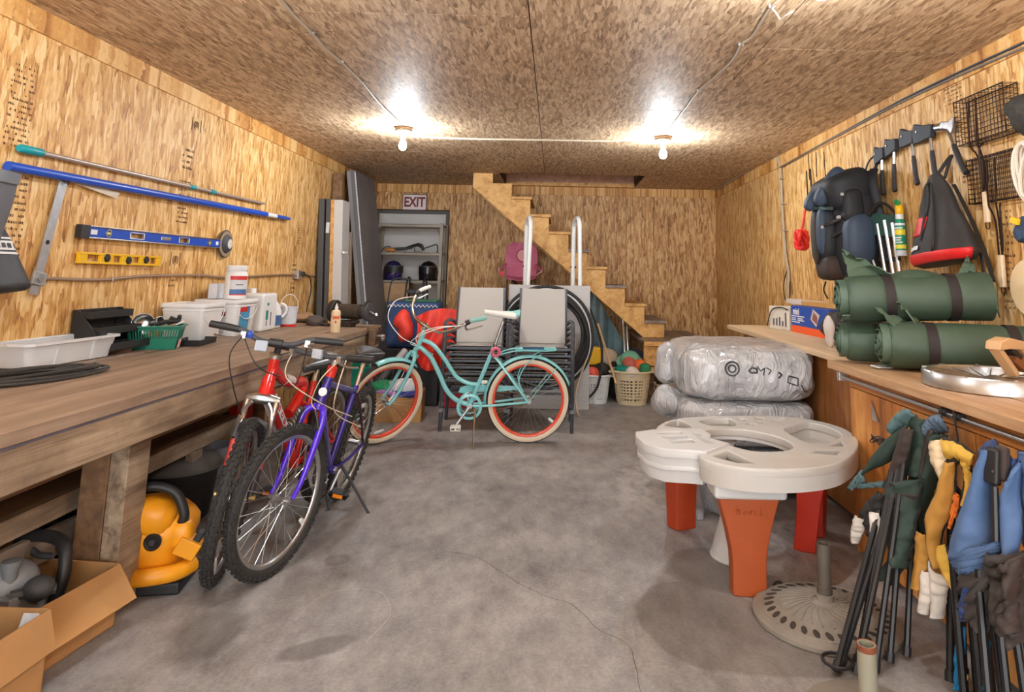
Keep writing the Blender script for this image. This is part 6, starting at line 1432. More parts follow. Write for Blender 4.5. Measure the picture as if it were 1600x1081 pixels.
# ---- rolled green sleeping pads
M['padgreen'] = pm('pad_green', (62, 80, 64), .55, var=.14, vs=6, bump=.25, bs=18)
M['padgreen2'] = pm('pad_green_light', (78, 98, 80), .55, var=.1, vs=6, bump=.2, bs=18)
M['strapblk'] = pm('strap_brownblack', (40, 32, 30), .7)
def pad_roll(A, B, R, label, straps=(.22, .80), seed=0, flap=True, hump=True, sag=.93):
    A, B = V(A), V(B); L = (B - A).length; t = (B - A).normalized(); up = V((0, 0, 1)); sd = t.cross(up).normalized(); up = sd.cross(t).normalized()
    r = root('sleeping_pad', label, 'sleeping pad', A); 
    def P(x, a, rr): return t * x + sd * (rr * math.cos(a)) + up * (rr * math.sin(a) * sag)
    def body(u, v):
        x = L * u; a = 2 * PI * v; rr = R * (1 + .035 * noise.noise(V((x * 5, math.cos(a) * 1.5, math.sin(a) * 1.5 + seed))))
        for s_ in straps: rr -= R * .10 * math.exp(-((u - s_) / .035) ** 2)
        if u < .04: rr *= .93 + .07 * u / .04
        rr += R * .03 * math.sin(a * 5 + seed + x * 3) * math.exp(-u * 9)
        return P(x, a, rr)
    g = G(); g.grid(body, 44, 30, cv=True); g.f.append(tuple(range(30))); g.f.append(tuple(43 * 30 + k for k in range(29, -1, -1))); ob('roll', g, M['padgreen'], r, ang=70)
    # spiral end: rolled layers proud of the end face
    g = G(); n = 90; rows = [[], []]
    for k in range(n + 1):
        q = k / n; a = 2 * PI * 3.4 * q + seed; rr = R * (.16 + .80 * q)
        j = .012 * noise.noise(V((k * .35, seed, 1)))
        rows[0].append(P(.0, a, rr)); rows[1].append(P(-.03 - .03 * (1 - q) + j, a, rr * (1 + .04 * noise.noise(V((k * .5, seed, 7))))))
    g.sheet(rows, .007); ob('spiral_edge', g, M['padgreen2'], r)
    for s_ in straps:
        g = G(); g.grid(lambda u, v: P(L * s_ + .045 * (u - .5), 2 * PI * v, R * 1.005), 4, 30, cv=True); ob('strap', g, M['strapblk'], r)
    if hump:
        g = G(); g.grid(lambda u, v: t * (L * (.30 + .42 * u)) + sd * (R * .55 * (v - .5) * 2 * math.sin(PI * min(.97, max(.03, u))) ** .4) + up * (R * sag * (.80 + .40 * math.sin(PI * u) ** .6 * math.cos((v - .5) * PI * .95) + .04 * noise.noise(V((u * 6, v * 5, seed))))), 22, 12); ob('folded_flap', g, M['padgreen'], r, ang=180)
    return r, P, L
def corner_tuft(name, par, base, tip, w, label=None, seed=0):
    """pointed loose cloth end"""
    base, tip = [V(p) for p in base], V(tip); n = len(base)
    g = G(); rows = []
    for k in range(8):
        q = k / 7
        rows.append([lerp(p, tip, q) + V((.012, .012, .012)) * noise.noise(V((i * 1.7, k * .9, seed))) * 1.5 for i, p in enumerate(base)])
    g.sheet(rows, .006); return ob(name, g, M['padgreen2'], par)
a1, b1 = V((1.53, 3.57, 1.02)), V((2.10, 3.40, 1.02))
pad_roll(a1, b1, .108, 'green rolled sleeping pad underneath, behind the nearer lower roll', (.3,), 1, hump=False)
a2, b2 = V((1.62, 3.31, 1.03)), V((2.19, 3.13, 1.03))
r2_, P2, L2_ = pad_roll(a2, b2, .118, 'nearest green rolled sleeping pad with two dark straps on the near counter', (.30, .86), 2, hump=False)
a3, b3 = V((1.499,3.48,1.237)), V((2.119,3.3,1.267))
r3_, P3, L3_ = pad_roll(a3, b3, .125, 'large green rolled sleeping pad stacked on top of the other rolls', (.30, .74), 3)
corner_tuft('loose_corner', r3_, [P3(.02, 1.3, .11), P3(.10, 1.6, .12), P3(.18, 1.9, .12), P3(.24, 1.5, .12)], V((1.486,3.47,1.488)) - V(a3), .1, seed=1)
corner_tuft('loose_corner', r3_, [P3(L3_ * .80, 1.4, .115), P3(L3_ * .88, 1.5, .12), P3(L3_ * .96, 1.7, .12)], V((2.045,3.32,1.462)) - V(a3), .1, seed=2)
corner_tuft('loose_corner', r3_, [P3(L3_ * .97, .9, .12), P3(L3_ * 1.0, .4, .12), P3(L3_ * 1.0, -.4, .12)], V((2.115,3.22,1.165)) - V(a3), .1, seed=3)
corner_tuft('loose_flap', r2_, [P2(.02, .9, .115), P2(.06, 1.3, .12), P2(.10, 1.8, .12)], V((1.564,3.3,1.204)) - V(a2), .1, seed=4)
corner_tuft('loose_flap', r2_, [P2(.12, 1.2, .12), P2(.14, 1.6, .12), P2(.16, 2.0, .12)], V((1.662,3.28,1.238)) - V(a2), .1, seed=5)
g = G(); g.lathe([(0, 0), (.016, 0), (.016, .006), (.009, .012), (0, .010)], 14, P2(L2_ * .22, 2.6, .122), sd_ if False else V((-.6, -.6, .5))); ob('air_valve', g, M['black'], r2_)

# ---- ring shaped metal wheel, wooden plane, small packet
r = root('spoked_hoop', 'flat shiny metal wheel rim lying on the near counter', 'wheel', (1.80, 2.80, CT + .004))
g = G(); R0 = .265; g.lathe([(R0, 0), (R0, .052), (R0 - .006, .058), (R0 - .016, .056), (R0 - .02, .05), (R0 - .02, .0)], 64, closed=True); ob('rim', g, M['alu'], r, ang=50)
for k in range(18):
    a = 2 * PI * k / 18; g = G(); g.tube([(.04 * math.cos(a + .4), .04 * math.sin(a + .4), .03), ((R0 - .02) * math.cos(a), (R0 - .02) * math.sin(a), .045)], .0032, 5); ob('spoke', g, M['steel'], r)
g = G(); g.lathe([(0, .01), (.045, .01), (.045, .035), (.02, .045), (0, .045)], 20); ob('hub', g, M['alu'], r)
for k in range(10):
    a = 2 * PI * k / 10; g = G(); g.box(((R0 - .012) * math.cos(a), (R0 - .012) * math.sin(a), .059), (.02, .012, .004), (0, 0, a)); ob('clip', g, M['steel'], r, bev=.001)
r = root('wooden_hand_plane', 'tan wooden handled tool propped on the metal wheel rim', 'tool', (1.877,2.8,0.964), (0, 0, .3))
M['tanwood'] = pm('tan_wood', (206, 166, 122), .55, var=.1, vs=6)
g = G(); g.bar((-.09, 0, .11), (-.01, -.01, .0), .05, .022, (1, 0, .3)); ob('side_bar', g, M['tanwood'], r, bev=.005)
g = G(); g.prism([(-.11, .10), (-.10, .135), (-.05, .15), (.03, .135), (.05, .11), (.03, .10), (-.05, .105)], .07, (0, .03, 0), (1, 0, 0), (0, 0, 1)); ob('top_block', g, M['tanwood'], r, bev=.006)
g = G(); g.bar((.02, 0, .12), (.14, 0, .02), .05, .03, (1, 0, .3)); ob('side_bar', g, M['tanwood'], r, bev=.005)
g = G(); g.box((.03, .0, .05), (.08, .05, .05), (0, .6, 0)); ob('wedge', g, pm('wedge_brown', (134, 82, 44), .6), r, bev=.004)
g = G(); g.box((.0, .0, .085), (.06, .055, .02), (0, .6, 0)); ob('iron', g, M['strapblk'], r, bev=.003)
g = G(); g.box((0, 0, .004), (.10, .05, .006), (.1, .05, .4)); o = tag(ob('plastic_packet', g, pm('packet_clear', (206, 206, 200), .25, var=.2, vs=40)), 'small crinkled clear packet on the near counter edge', 'packet'); o.location = (1.60, 3.34, CT + .006)

# ------------------------------------------------------------------ plastic wrapped cushions
t = NT('plastic_film'); vec = t.obj(); nz = t.noise(vec, 5, 5, .6).outputs[0]
wr_ = t.noise(t.map(vec, (1, 1, .35), (0, .25, .3)), 9, 3, .5); wr_.inputs['Distortion'].default_value = 1.6
t.p(Base_Color=t.ramp(nz, [(.3, srgb((160, 160, 163))), (.55, srgb((194, 194, 196))), (.75, srgb((222, 222, 223)))]), Roughness=.3, Coat_Weight=.7, Coat_Roughness=.12, Specular_IOR_Level=.5)
t.bump(t.math('ABSOLUTE', t.math('SUBTRACT', wr_.outputs[0], .5)), 1.0, .06); M['film'] = t.m
def bagmesh(c, d, seed, wr=.035, p=.34):
    def f(u, v):
        a = 2 * PI * u; la = -PI / 2 + PI * v
        def sg(x, e): return math.copysign(abs(x) ** e, x)
        q = V((d[0] / 2 * sg(math.cos(la), p) * sg(math.cos(a), p), d[1] / 2 * sg(math.cos(la), p) * sg(math.sin(a), p), d[2] / 2 * sg(math.sin(la), p * 1.3)))
        w = V((q.x * 4.2 + seed, q.y * 4.2, q.z * 6))
        n1 = 1 - abs(noise.noise(w)) * 2; n2 = 1 - abs(noise.noise(w * 2.3 + V((5, 1, 2)))) * 2
        dr = q.normalized()
        return V(c) + q + dr * (wr * (n1 * .55 + n2 * .45 - .35))
    g = G(); g.grid(f, 96, 48, cu=True); return g
grp = 'plastic wrapped cushions'
def wrapped(c, d, seed, label, extra=None, wr=.035):
    o = root('wrapped_cushion', label, 'cushion', (c[0], c[1], c[2] - d[2] / 2), group=grp)
    g = bagmesh((0, 0, d[2] / 2), d, seed, wr); b = ob('cushion', g, M['film'], o, ang=180); return o, g, b
ob_, gb_, _ = wrapped((1.225, 4.77, .14), (.80, .92, .285), 1.0, 'bottom plastic wrapped cushion of the stack, mostly hidden by the play table', wr=.02)
om_, gm_, _ = wrapped((1.24, 4.78, .425), (.84, .94, .285), 4.3, 'middle plastic wrapped cushion of the stack in front of the far cabinet', wr=.04)
ot_, gt_, _ = wrapped((1.25, 4.74, .735), (.84, .92, .335), 8.1, 'top plastic wrapped cushion with black printed symbols', wr=.034)
# loose bag ends at the left
def tuft(par, base, c, d, seed, name='bag_end'):
    g = G(); g.ell(V(c) - V(base), d, 22, 14, wob=.05, ws=8, seed=seed); return ob(name, g, M['film'], par, ang=180)
tuft(om_, om_.location, (.80, 4.72, .50), (.12, .18, .10), 3); tuft(ob_, ob_.location, (.82, 4.6, .26), (.10, .2, .13), 6); tuft(ot_, ot_.location, (.82, 4.95, .72), (.08, .16, .15), 9)
g = G(); g.sheet([[V((.80 + .30 * i / 14, 4.22 - .10 * (j / 8) ** 2 - .12 * math.sin(i * .9) * j / 16 - .14 * (1 - i / 14) * j / 8, .38 * (1 - j / 8) + .004)) - ob_.location for j in range(9)] for i in range(15)], .004); ob('loose_film', g, M['film'], ob_, ang=180)
# printed symbols projected on the front of the top cushion
bvh = BVHTree.FromPolygons([tuple(p) for p in gt_.v], gt_.f)
def onbag(x, z, fy=-1.0):
    o_ = ot_.location; h = bvh.ray_cast(V((x - o_.x, fy, z - o_.z)), V((0, 1, 0)))
    return (h[0] + V((0, -.003, 0))) if h[0] else V((x - o_.x, -.46, z - o_.z))
M['bagink'] = pm('bag_ink', (52, 52, 56), .5)
def bagstroke(P, w=.004, closed=False):
    Q = []
    for a, b_ in zip(P, P[1:] + (P[:1] if closed else [])):
        for k in range(5): Q.append(onbag(a[0] + (b_[0] - a[0]) * k / 5, a[1] + (b_[1] - a[1]) * k / 5))
    if not closed: Q.append(onbag(*P[-1]))
    g = G(); g.tube(Q, w, 5, closed=closed, flat=1); ob('printed_symbol', g, M['bagink'], ot_)
def ringp(cx, cz, rr, n=16): return [(cx + rr * math.cos(2 * PI * k / n), cz + rr * math.sin(2 * PI * k / n)) for k in range(n)]
bx0, bz0 = 1.115, .775
bagstroke(ringp(bx0, bz0, .042), .005, True); bagstroke(ringp(bx0, bz0, .022, 10), .005, True)
bagstroke([(bx0 + .10, bz0 - .01), (bx0 + .12, bz0 + .01), (bx0 + .15, bz0 + .004), (bx0 + .15, bz0 - .02), (bx0 + .115, bz0 - .02)], .006, True)
bagstroke([(bx0 + .15, bz0 + .02), (bx0 + .175, bz0 - .01), (bx0 + .2, bz0 + .01), (bx0 + .19, bz0 - .035)], .0035); bagstroke([(bx0 + .21, bz0 + .01), (bx0 + .24, bz0 - .005), (bx0 + .22, bz0 - .03)], .0035)
bagstroke([(bx0 + .285, bz0 - .015), (bx0 + .305, bz0 - .03), (bx0 + .285, bz0 - .05)], .006); bagstroke([(bx0 + .345, bz0 - .035), (bx0 + .405, bz0 - .05), (bx0 + .40, bz0 - .095), (bx0 + .34, bz0 - .075)], .004, True)
bagstroke([(bx0 + .425, bz0 - .09), (bx0 + .45, bz0 - .13), (bx0 + .475, bz0 - .135)], .004)

# ------------------------------------------------------------------ play table
M['tbl'] = pm('table_white', (196, 193, 188), .45, var=.05, vs=4, dirt=((176, 160, 138), .35))
M['tbl_side'] = pm('table_white_side', (204, 203, 202), .42, var=.03)
M['legor'] = pm('leg_orange', (164, 74, 26), .45, var=.08, vs=5)
M['legred'] = pm('leg_red', (200, 52, 32), .4, var=.06, vs=5)
SCL = .918; TT = .55
def tp(L): return [(x * SCL, y * SCL) for x, y in L]
def smooth_loop(P, n=5):
    Q = []; N = len(P)
    for i in range(N):
        a, b_, c, d = [V((*P[(i + k) % N], 0)) for k in (-1, 0, 1, 2)]
        for k in range(n):
            t_ = k / n; q = .5 * ((2 * b_) + (c - a) * t_ + (2 * a - 5 * b_ + 4 * c - d) * t_ * t_ + (3 * b_ - a - 3 * c + d) * t_ ** 3); Q.append((q.x, q.y))
    return Q
def slab_obj(name, loops, z0, z1, mat, parent, bev=.008):
    cu = bpy.data.curves.new(name + '_c', 'CURVE'); cu.dimensions = '2D'; cu.fill_mode = 'BOTH'; cu.extrude = (z1 - z0) / 2 - bev; cu.bevel_depth = bev; cu.bevel_resolution = 2
    for lp in loops:
        sp = cu.splines.new('POLY'); sp.points.add(len(lp) - 1); sp.use_cyclic_u = True
        for k, (x, y) in enumerate(lp): sp.points[k].co = (x, y, 0, 1)
    o = bpy.data.objects.new(name + '_tmp', cu); COL.objects.link(o)
    dg = bpy.context.evaluated_depsgraph_get(); dg.update()
    me = bpy.data.meshes.new_from_object(o.evaluated_get(dg)); me.name = name
    bpy.data.objects.remove(o); bpy.data.curves.remove(cu)
    me.materials.clear(); me.materials.append(mat); me.polygons.foreach_set('use_smooth', [True] * len(me.polygons)); me.set_sharp_from_angle(angle=math.radians(50))
    q = bpy.data.objects.new(name, me); COL.objects.link(q); q.parent = parent; q.location = (0, 0, (z0 + z1) / 2); return q
def inset(lp, k=.94):
    cx = sum(p[0] for p in lp) / len(lp); cy = sum(p[1] for p in lp) / len(lp); return [(cx + (x - cx) * k, cy + (y - cy) * k) for x, y in lp]
tb = root('play_table', 'white plastic water play table with orange legs beside the right counter', 'table', (0, 0, 0))
outl = smooth_loop(tp([(.60, 3.93), (.66, 4.11), (.77, 4.24), (.92, 4.31), (1.16, 4.355), (1.42, 4.36), (1.60, 4.27), (1.69, 4.08), (1.675, 3.87), (1.60, 3.66), (1.47, 3.45), (1.32, 3.29), (1.137, 3.205), (.94, 3.195), (.80, 3.25), (.72, 3.37), (.76, 3.55), (.70, 3.75)]), 4)
hole = smooth_loop(tp([(.845, 3.90), (.90, 3.975), (1.0, 4.0), (1.10, 3.98), (1.20, 3.89), (1.26, 3.75), (1.26, 3.62), (1.20, 3.53), (1.09, 3.485), (1.0, 3.50), (.92, 3.60), (.86, 3.75)]), 4)
hl = [hole, inset(tp([(.765, 3.385), (.885, 3.535), (.975, 3.255), (.87, 3.27)])), inset(smooth_loop(tp([(.645, 4.03), (.70, 4.16), (.775, 4.22), (.815, 3.99)]), 3)), inset(smooth_loop(tp([(.87, 4.18), (.96, 4.275), (1.10, 4.29), (1.09, 4.07), (.93, 4.05)]), 3)), inset(smooth_loop(tp([(1.31, 3.98), (1.42, 4.12), (1.56, 4.23), (1.645, 4.06), (1.63, 3.88), (1.57, 3.79), (1.36, 3.62)]), 3)), inset(tp([(1.405, 3.61), (1.565, 3.765), (1.54, 3.625)])), inset(tp([(1.335, 3.56), (1.50, 3.575), (1.41, 3.44), (1.27, 3.475)]))]
for k, (x, y) in enumerate(((1.16, 4.25), (1.25, 4.19), (1.28, 4.30), (1.37, 4.24), (1.41, 4.31), (1.18, 4.12))): hl.append(tp([(x + .036 * math.cos(2 * PI * q / 14), y + .042 * math.sin(2 * PI * q / 14)) for q in range(14)]))
slab_obj('tabletop', [outl] + hl, TT - .04, TT, M['tbl'], tb, .007)
POCK = hl[1:]
# rim skirt and inner wall of the hole as thin bands
def band(name, lp, z0, z1, th, mat, k0=1.0, k1=1.0):
    a = [V((x, y, z1)) for x, y in inset(lp, k1)]; b_ = [V((x, y, z0)) for x, y in inset(lp, k0)]
    cx = sum(p.x for p in a) / len(a); cy = sum(p.y for p in a) / len(a); n = len(a)
    def inn(p): d = V((cx - p.x, cy - p.y, 0)).normalized() * th; return p + d
    vs = a + b_ + [inn(p) for p in b_] + [inn(p) for p in a]
    g = G(); g.add(vs, [(i * n + (k + 1) % n, i * n + k, ((i + 1) % 4) * n + k, ((i + 1) % 4) * n + (k + 1) % n) for i in range(4) for k in range(n)]); return ob(name, g, mat, tb, ang=50)
band('rim_skirt', outl, TT - .095, TT - .014, .012, M['tbl'], 1.008, 1.0135)
band('hole_wall', hole, TT - .055, TT - .01, -.012, M['tbl_side'], .985, .995)
side = tp([(.464, 3.815), (.56, 3.875), (.70, 3.90), (.835, 3.915), (.86, 3.79), (.835, 3.70), (.91, 3.60), (.755, 3.43), (.68, 3.45), (.555, 3.47), (.48, 3.56), (.452, 3.72)])
sp_ = [inset(tp([(.545, 3.825), (.72, 3.85), (.725, 3.79), (.565, 3.765)])), inset(tp([(.57, 3.73), (.73, 3.765), (.735, 3.70), (.59, 3.66)])), inset(tp([(.60, 3.63), (.74, 3.675), (.755, 3.60), (.61, 3.565)])), inset(tp([(.765, 3.87), (.815, 3.80), (.80, 3.70), (.855, 3.60), (.79, 3.56), (.765, 3.70)]))]
slab_obj('side_tray', [side] + sp_, TT - .03, TT + .012, M['tbl_side'], tb, .005)
slab_obj('side_tray_floor', [inset(side, .97)], TT - .085, TT - .065, M['tbl_side'], tb, .003)
def band2(lp, z0, z1, kb):
    cx = sum(p[0] for p in lp) / len(lp); cy = sum(p[1] for p in lp) / len(lp)
    g = G(); n = len(lp); a = [(x, y, z1) for x, y in lp]; b_ = [(cx + (x - cx) * kb, cy + (y - cy) * kb, z0) for x, y in lp]
    g.add([V(p) for p in a + b_], [((k + 1) % n, k, n + k, n + (k + 1) % n) for k in range(n)] + [tuple(n + k for k in range(n))]); return g
for lp_ in POCK: ob('pocket', band2(inset(lp_, 1.03), TT - .085, TT - .03, .93), M['tbl'], tb, ang=60)
ob('side_tray_bowl', band2(inset(side, 1.025), TT - .14, TT - .0, .86), M['tbl_side'], tb, ang=60)
def tleg(c, wt, wb, z1, d, mat, rz=0, shift=0, n=10, gap=None):
    rows = []
    g = G(); R = Matrix.Translation((c[0], c[1], 0)) @ Matrix.Rotation(rz, 4, 'Z'); g.m = R
    prof = []
    for k in range(n + 1):
        t_ = k / n; z = z1 * t_; w = wb + (wt - wb) * max(0, (t_ - .35) / .65) ** 1.4
        prof.append((w, z, shift * t_))
    vs = []
    for w, z, s_ in prof:
        dd = d * (.75 + .35 * z / z1)
        vs += [V((-w / 2 + s_, -dd * .32, z)), V((-w * .12 + s_, -dd * .5, z)), V((w / 2 + s_, -dd * .5, z)), V((w / 2 + s_, dd * .5, z)), V((-w / 2 + s_, dd * .5, z))]
    fs = [(i * 5 + k, i * 5 + (k + 1) % 5, (i + 1) * 5 + (k + 1) % 5, (i + 1) * 5 + k) for i in range(n) for k in range(5)] + [(4, 3, 2, 1, 0), tuple(n * 5 + k for k in range(5))]
    g.add(vs, fs); return ob('leg', g, mat, tb, ang=35, bev=.006)
tleg((.853, 3.085), .262, .142, .40, .10, M['legor'])
tleg((.709, 3.84), .155, .122, .44, .13, pm('leg_orange_dark', (166, 58, 20), .45, var=.06), .5)
tleg((1.275, 3.57), .165, .105, .44, .12, M['legred'], -.35, .05)
tleg((1.42, 3.78), .17, .12, .44, .12, M['legred'], 1.2)
g = G(); g.box((.858, 3.095, .43), (.315, .16, .07)); ob('leg_collar', g, M['tbl_side'], tb, bev=.018, seg=3)
g = G(); P = [(-.06, 0), (-.06, .03), (-.06, .012), (-.045, .017), (-.045, 0)]
for k, st in enumerate(([(-.06, 0), (-.06, .035)], [(-.06, .014), (-.045, .02), (-.042, 0)], [(-.03, .005), (-.02, .018), (-.012, .005), (-.022, -.002), (-.03, .005)], [(-.003, .016), (.0, 0), (.004, .014), (.012, .018)], [(.03, .016), (.02, .012), (.022, 0), (.032, .002)], [(.042, .03), (.042, 0), (.05, .0)])):
    q = G(); q.tube([(.855 + x, 3.032, .333 + z) for x, z in st], .0028, 5); ob('embossed_mark', q, M['legor'], tb)
r = root('white_bucket', 'white rounded tub upside down under the play table', 'bucket', (.905, 3.46, 0))
g = G(); g.lathe([(.115, 0), (.12, .02), (.105, .08), (.08, .16), (.07, .21), (0, .22)], 26); ob('tub_body', g, M['tbl_side'], r)
g = G(); g.tube([(.115 * math.cos(2 * PI * k / 28), .115 * math.sin(2 * PI * k / 28), .012) for k in range(28)], .012, 8, closed=True); ob('rim', g, M['tbl_side'], r)

# ------------------------------------------------------------------ umbrella bases
M['ubase'] = pm('umbrella_resin', (140, 132, 122), .6, var=.15, vs=12, bump=.2)
M['upole'] = pm('pole_olive', (92, 84, 74), .5, var=.08)
r = root('parasol_stand', 'round patterned parasol base with grey pole on the floor', 'parasol base', (1.10, 2.87, 0))
g = G(); g.lathe([(0, 0), (.275, 0), (.28, .006), (.28, .02), (.262, .03), (.20, .042), (.10, .058), (.05, .066), (.034, .075), (.034, .10), (0, .10)], 56); ob('disc', g, M['ubase'], r, ang=30)
M['slot'] = pm('slot_dark', (62, 54, 48), .8)
def on_disc(rr): return .030 + (.262 - rr) / .062 * .012 if rr > .2 else (.042 + (.2 - rr) * .16)
for k in range(30):
    a = 2 * PI * k / 30; g = G(); rr = .215; g.m = Matrix.Rotation(a, 4, 'Z') @ Matrix.Translation((rr, 0, on_disc(rr) + .0008)) @ Matrix.Rotation(.19, 4, 'Y') @ Matrix.Rotation(.5, 4, 'Z'); g.ell((0, 0, 0), (.024, .012, .0025), 10, 5); ob('slot', g, M['slot'], r)
for k in range(26):
    a = 2 * PI * k / 26; g = G(); g.tube(cat([(q * math.cos(a + w), q * math.sin(a + w), on_disc(q) + .001) for q, w in ((.055, 0), (.09, .12), (.13, .30), (.17, .42))], 4), .0045, 6); ob('raised_rib', g, M['ubase'], r)
g = G(); g.tube([(q * math.cos(2 * PI * k / 48), q * math.sin(2 * PI * k / 48), on_disc(q)) for q in (.245,) for k in range(48)], .005, 6, closed=True); ob('raised_ring', g, M['ubase'], r)
g = G(); g.lathe([(.026, .09), (.026, .285), (.022, .285), (.022, .10)], 20, closed=True); ob('pole', g, M['upole'], r)
g = G(); g.cyl((0, 0, .09), (0, 0, .12), .030, n=18); ob('collar', g, M['upole'], r)
r = root('umbrella_pole_stub', 'pale green pole stub with rusty open top at the bottom edge of the photo', 'pole', (.985, 2.25, 0))
M['polegr'] = pm('pole_pale', (150, 148, 130), .5, var=.08)
g = G(); g.lathe([(.028, .0), (.028, .222), (.023, .222), (.023, .15)], 22, closed=True); ob('pole', g, M['polegr'], r)
g = G(); g.lathe([(.0235, .221), (.0295, .223), (.0295, .212), (.0285, .205)], 22, cap=False); ob('rusty_rim', g, pm('rust_brown', (132, 72, 44), .8, var=.3, vs=40), r)
g = G(); g.lathe([(0, 0), (.19, 0), (.19, .02), (.05, .05), (.035, .06), (0, .06)], 36); ob('disc', g, M['ubase'], r)
g = G(); g.tube([(.02 * math.cos(2 * PI * k / 16), .006, .02 + .02 * math.sin(2 * PI * k / 16)) for k in range(16)], .006, 6, closed=True); o = tag(ob('rubber_ring', g, M['black']), 'small black rubber ring standing on the floor behind the parasol pole', 'ring'); o.location = (.99, 3.10, 0)
# ------------------------------------------------------------------ folded camp chairs hanging on the cabinet rail
def cloth(name, Lp, Rp, mat, par, bulge=(0, 0, 0), th=.008, nu=12, nv=8, wob=.008, seed=0, edge=None):
    Lc = cat(Lp, 6); Rc = cat(Rp, 6)
    def samp(P, t):
        k = t * (len(P) - 1); i = min(int(k), len(P) - 2); return lerp(P[i], P[i + 1], k - i)
    o_ = V(par.location); bl_ = V(bulge); rows = []
    for i in range(nu * 2 + 1):
        t_ = i / (nu * 2); a, b_ = samp(Lc, t_), samp(Rc, t_); row = []
        for j in range(nv + 1):
            s_ = j / nv; p = lerp(a, b_, s_) + bl_ * math.sin(PI * s_)
            p += V((1, .6, .3)) * wob * noise.noise(V((i * .35, s_ * 3.1, seed)))
            row.append(p - o_)
        rows.append(row)
    g = G(); g.sheet(rows, th); o = ob(name, g, mat, par, ang=180)
    if edge:
        for q in (0, nv): g = G(); g.tube([r_[q] for r_ in rows], .006, 6); ob('edge_binding', g, edge, par)
    return o
M['frameblk'] = pm('frame_black', (34, 33, 34), .4, .2)
def poles(par, top, bots, r_=.011, mat=None, spread=.03, tops=None):
    for k, b_ in enumerate(bots):
        t_ = tops[k] if tops else V(top) + V((random.uniform(-spread, spread), random.uniform(-spread, spread), random.uniform(-.03, .03)))
        o_ = V(par.location); a, c = V(t_) - o_, V(b_) - o_
        g = G(); g.tube([a, lerp(a, c, .5) + V((0, 0, 0)), c], r_, 8); ob('pole', g, mat or M['frameblk'], par)
        g = G(); d = (c - a).normalized(); g.tube([c - d * .03, c], r_ * 1.35, 8); ob('foot_cap', g, M['black'], par)
def tk(*a): return [V(p) for p in a]
M['gdark'] = pm('green_dark_cloth', (44, 62, 54), .75, var=.15, vs=9, bump=.1); M['gteal'] = pm('teal_grey_cloth', (88, 116, 120), .7, var=.1); M['blackcloth'] = pm('black_cloth', (34, 32, 32), .8, var=.2, vs=12); M['brownblk'] = pm('brown_black_cloth', (60, 50, 46), .75, var=.15); M['whitecloth'] = pm('white_cloth_bits', (214, 208, 200), .8, var=.1)
# green chair
c1 = root('folded_camp_chair', 'dark green folded camp chair hanging leftmost on the cabinet rail', 'chair', (1.40, 2.72, .82), group='folded camp chairs on the rail')
bots = tk((.985, 2.50, .012), (1.015, 2.53, .012), (1.05, 2.49, .012), (1.075, 2.54, .012), (1.12, 2.50, .012), (1.20, 2.56, .012), (1.28, 2.60, .012))
tops = tk((1.30, 2.76, .50), (1.32, 2.72, .52), (1.34, 2.70, .62), (1.35, 2.74, .66), (1.37, 2.70, .70), (1.38, 2.74, .60), (1.40, 2.72, .52))
poles(c1, None, bots, .0115, tops=tops)
g = G(); g.tube([(1.0 - 1.40 + .03 * math.cos(a) * 1.6, 2.52 - 2.72 + .05 * math.sin(a), .035 - .82) for a in [2 * PI * k / 20 for k in range(20)]], .006, 6, closed=True); ob('carry_loop', g, M['black'], c1)
cloth('hood', tk((1.36,2.792,0.741), (1.37,2.755,0.79), (1.39,2.712,0.826)), tk((1.38,2.794,0.711), (1.4,2.753,0.759), (1.42,2.695,0.81)), M['gteal'], c1, (-.03, -.02, .02), .02)
cloth('top_flap', tk((1.4,2.723,0.814), (1.4,2.715,0.715), (1.38,2.738,0.59)), tk((1.43,2.631,0.814), (1.42,2.634,0.712), (1.4,2.654,0.603)), M['gdark'], c1, (-.02, -.02, 0))
cloth('arm_flap', tk((1.37,2.688,0.782), (1.33,2.788,0.697), (1.28,2.884,0.561), (1.26,2.988,0.463)), tk((1.38,2.757,0.681), (1.35,2.806,0.615), (1.3,2.906,0.548), (1.27,2.979,0.463)), M['gdark'], c1, (-.01, -.02, 0))
cloth('arm_tip', tk((1.275,2.884,0.563), (1.255,2.976,0.466)), tk((1.28,2.877,0.521), (1.262,2.948,0.469)), M['gteal'], c1, th=.012)
cloth('arm_strap', tk((1.27,2.915,0.502), (1.31,2.857,0.522), (1.34,2.757,0.556)), tk((1.27,2.917,0.481), (1.31,2.859,0.502), (1.34,2.759,0.536)), M['gteal'], c1)
cloth('pole_sleeve', tk((1.36,2.699,0.77), (1.345,2.729,0.675), (1.33,2.783,0.553)), tk((1.375,2.642,0.774), (1.36,2.661,0.685), (1.345,2.721,0.566)), M['brownblk'], c1, (-.02, -.01, 0), .012)
cloth('seat_cloth', tk((1.32,2.773,0.551), (1.31,2.773,0.461), (1.29,2.692,0.373), (1.27,2.612,0.314)), tk((1.38,2.617,0.606), (1.36,2.611,0.492), (1.32,2.596,0.386), (1.29,2.588,0.307)), M['gdark'], c1, (-.05, -.03, 0), wob=.03, seed=4, edge=M['blackcloth'])
cloth('seat_cloth', tk((1.4,2.715,0.715), (1.38,2.714,0.55), (1.33,2.685,0.376), (1.24,2.76,0.198)), tk((1.42,2.68,0.7), (1.4,2.673,0.517), (1.34,2.664,0.321), (1.27,2.67,0.214)), M['gdark'], c1, (.02, .0, 0), wob=.02, seed=9)
cloth('grey_panel', tk((1.31,2.754,0.542), (1.3,2.719,0.49)), tk((1.36,2.604,0.549), (1.31,2.683,0.467)), M['brownblk'], c1, (-.03, -.02, 0))
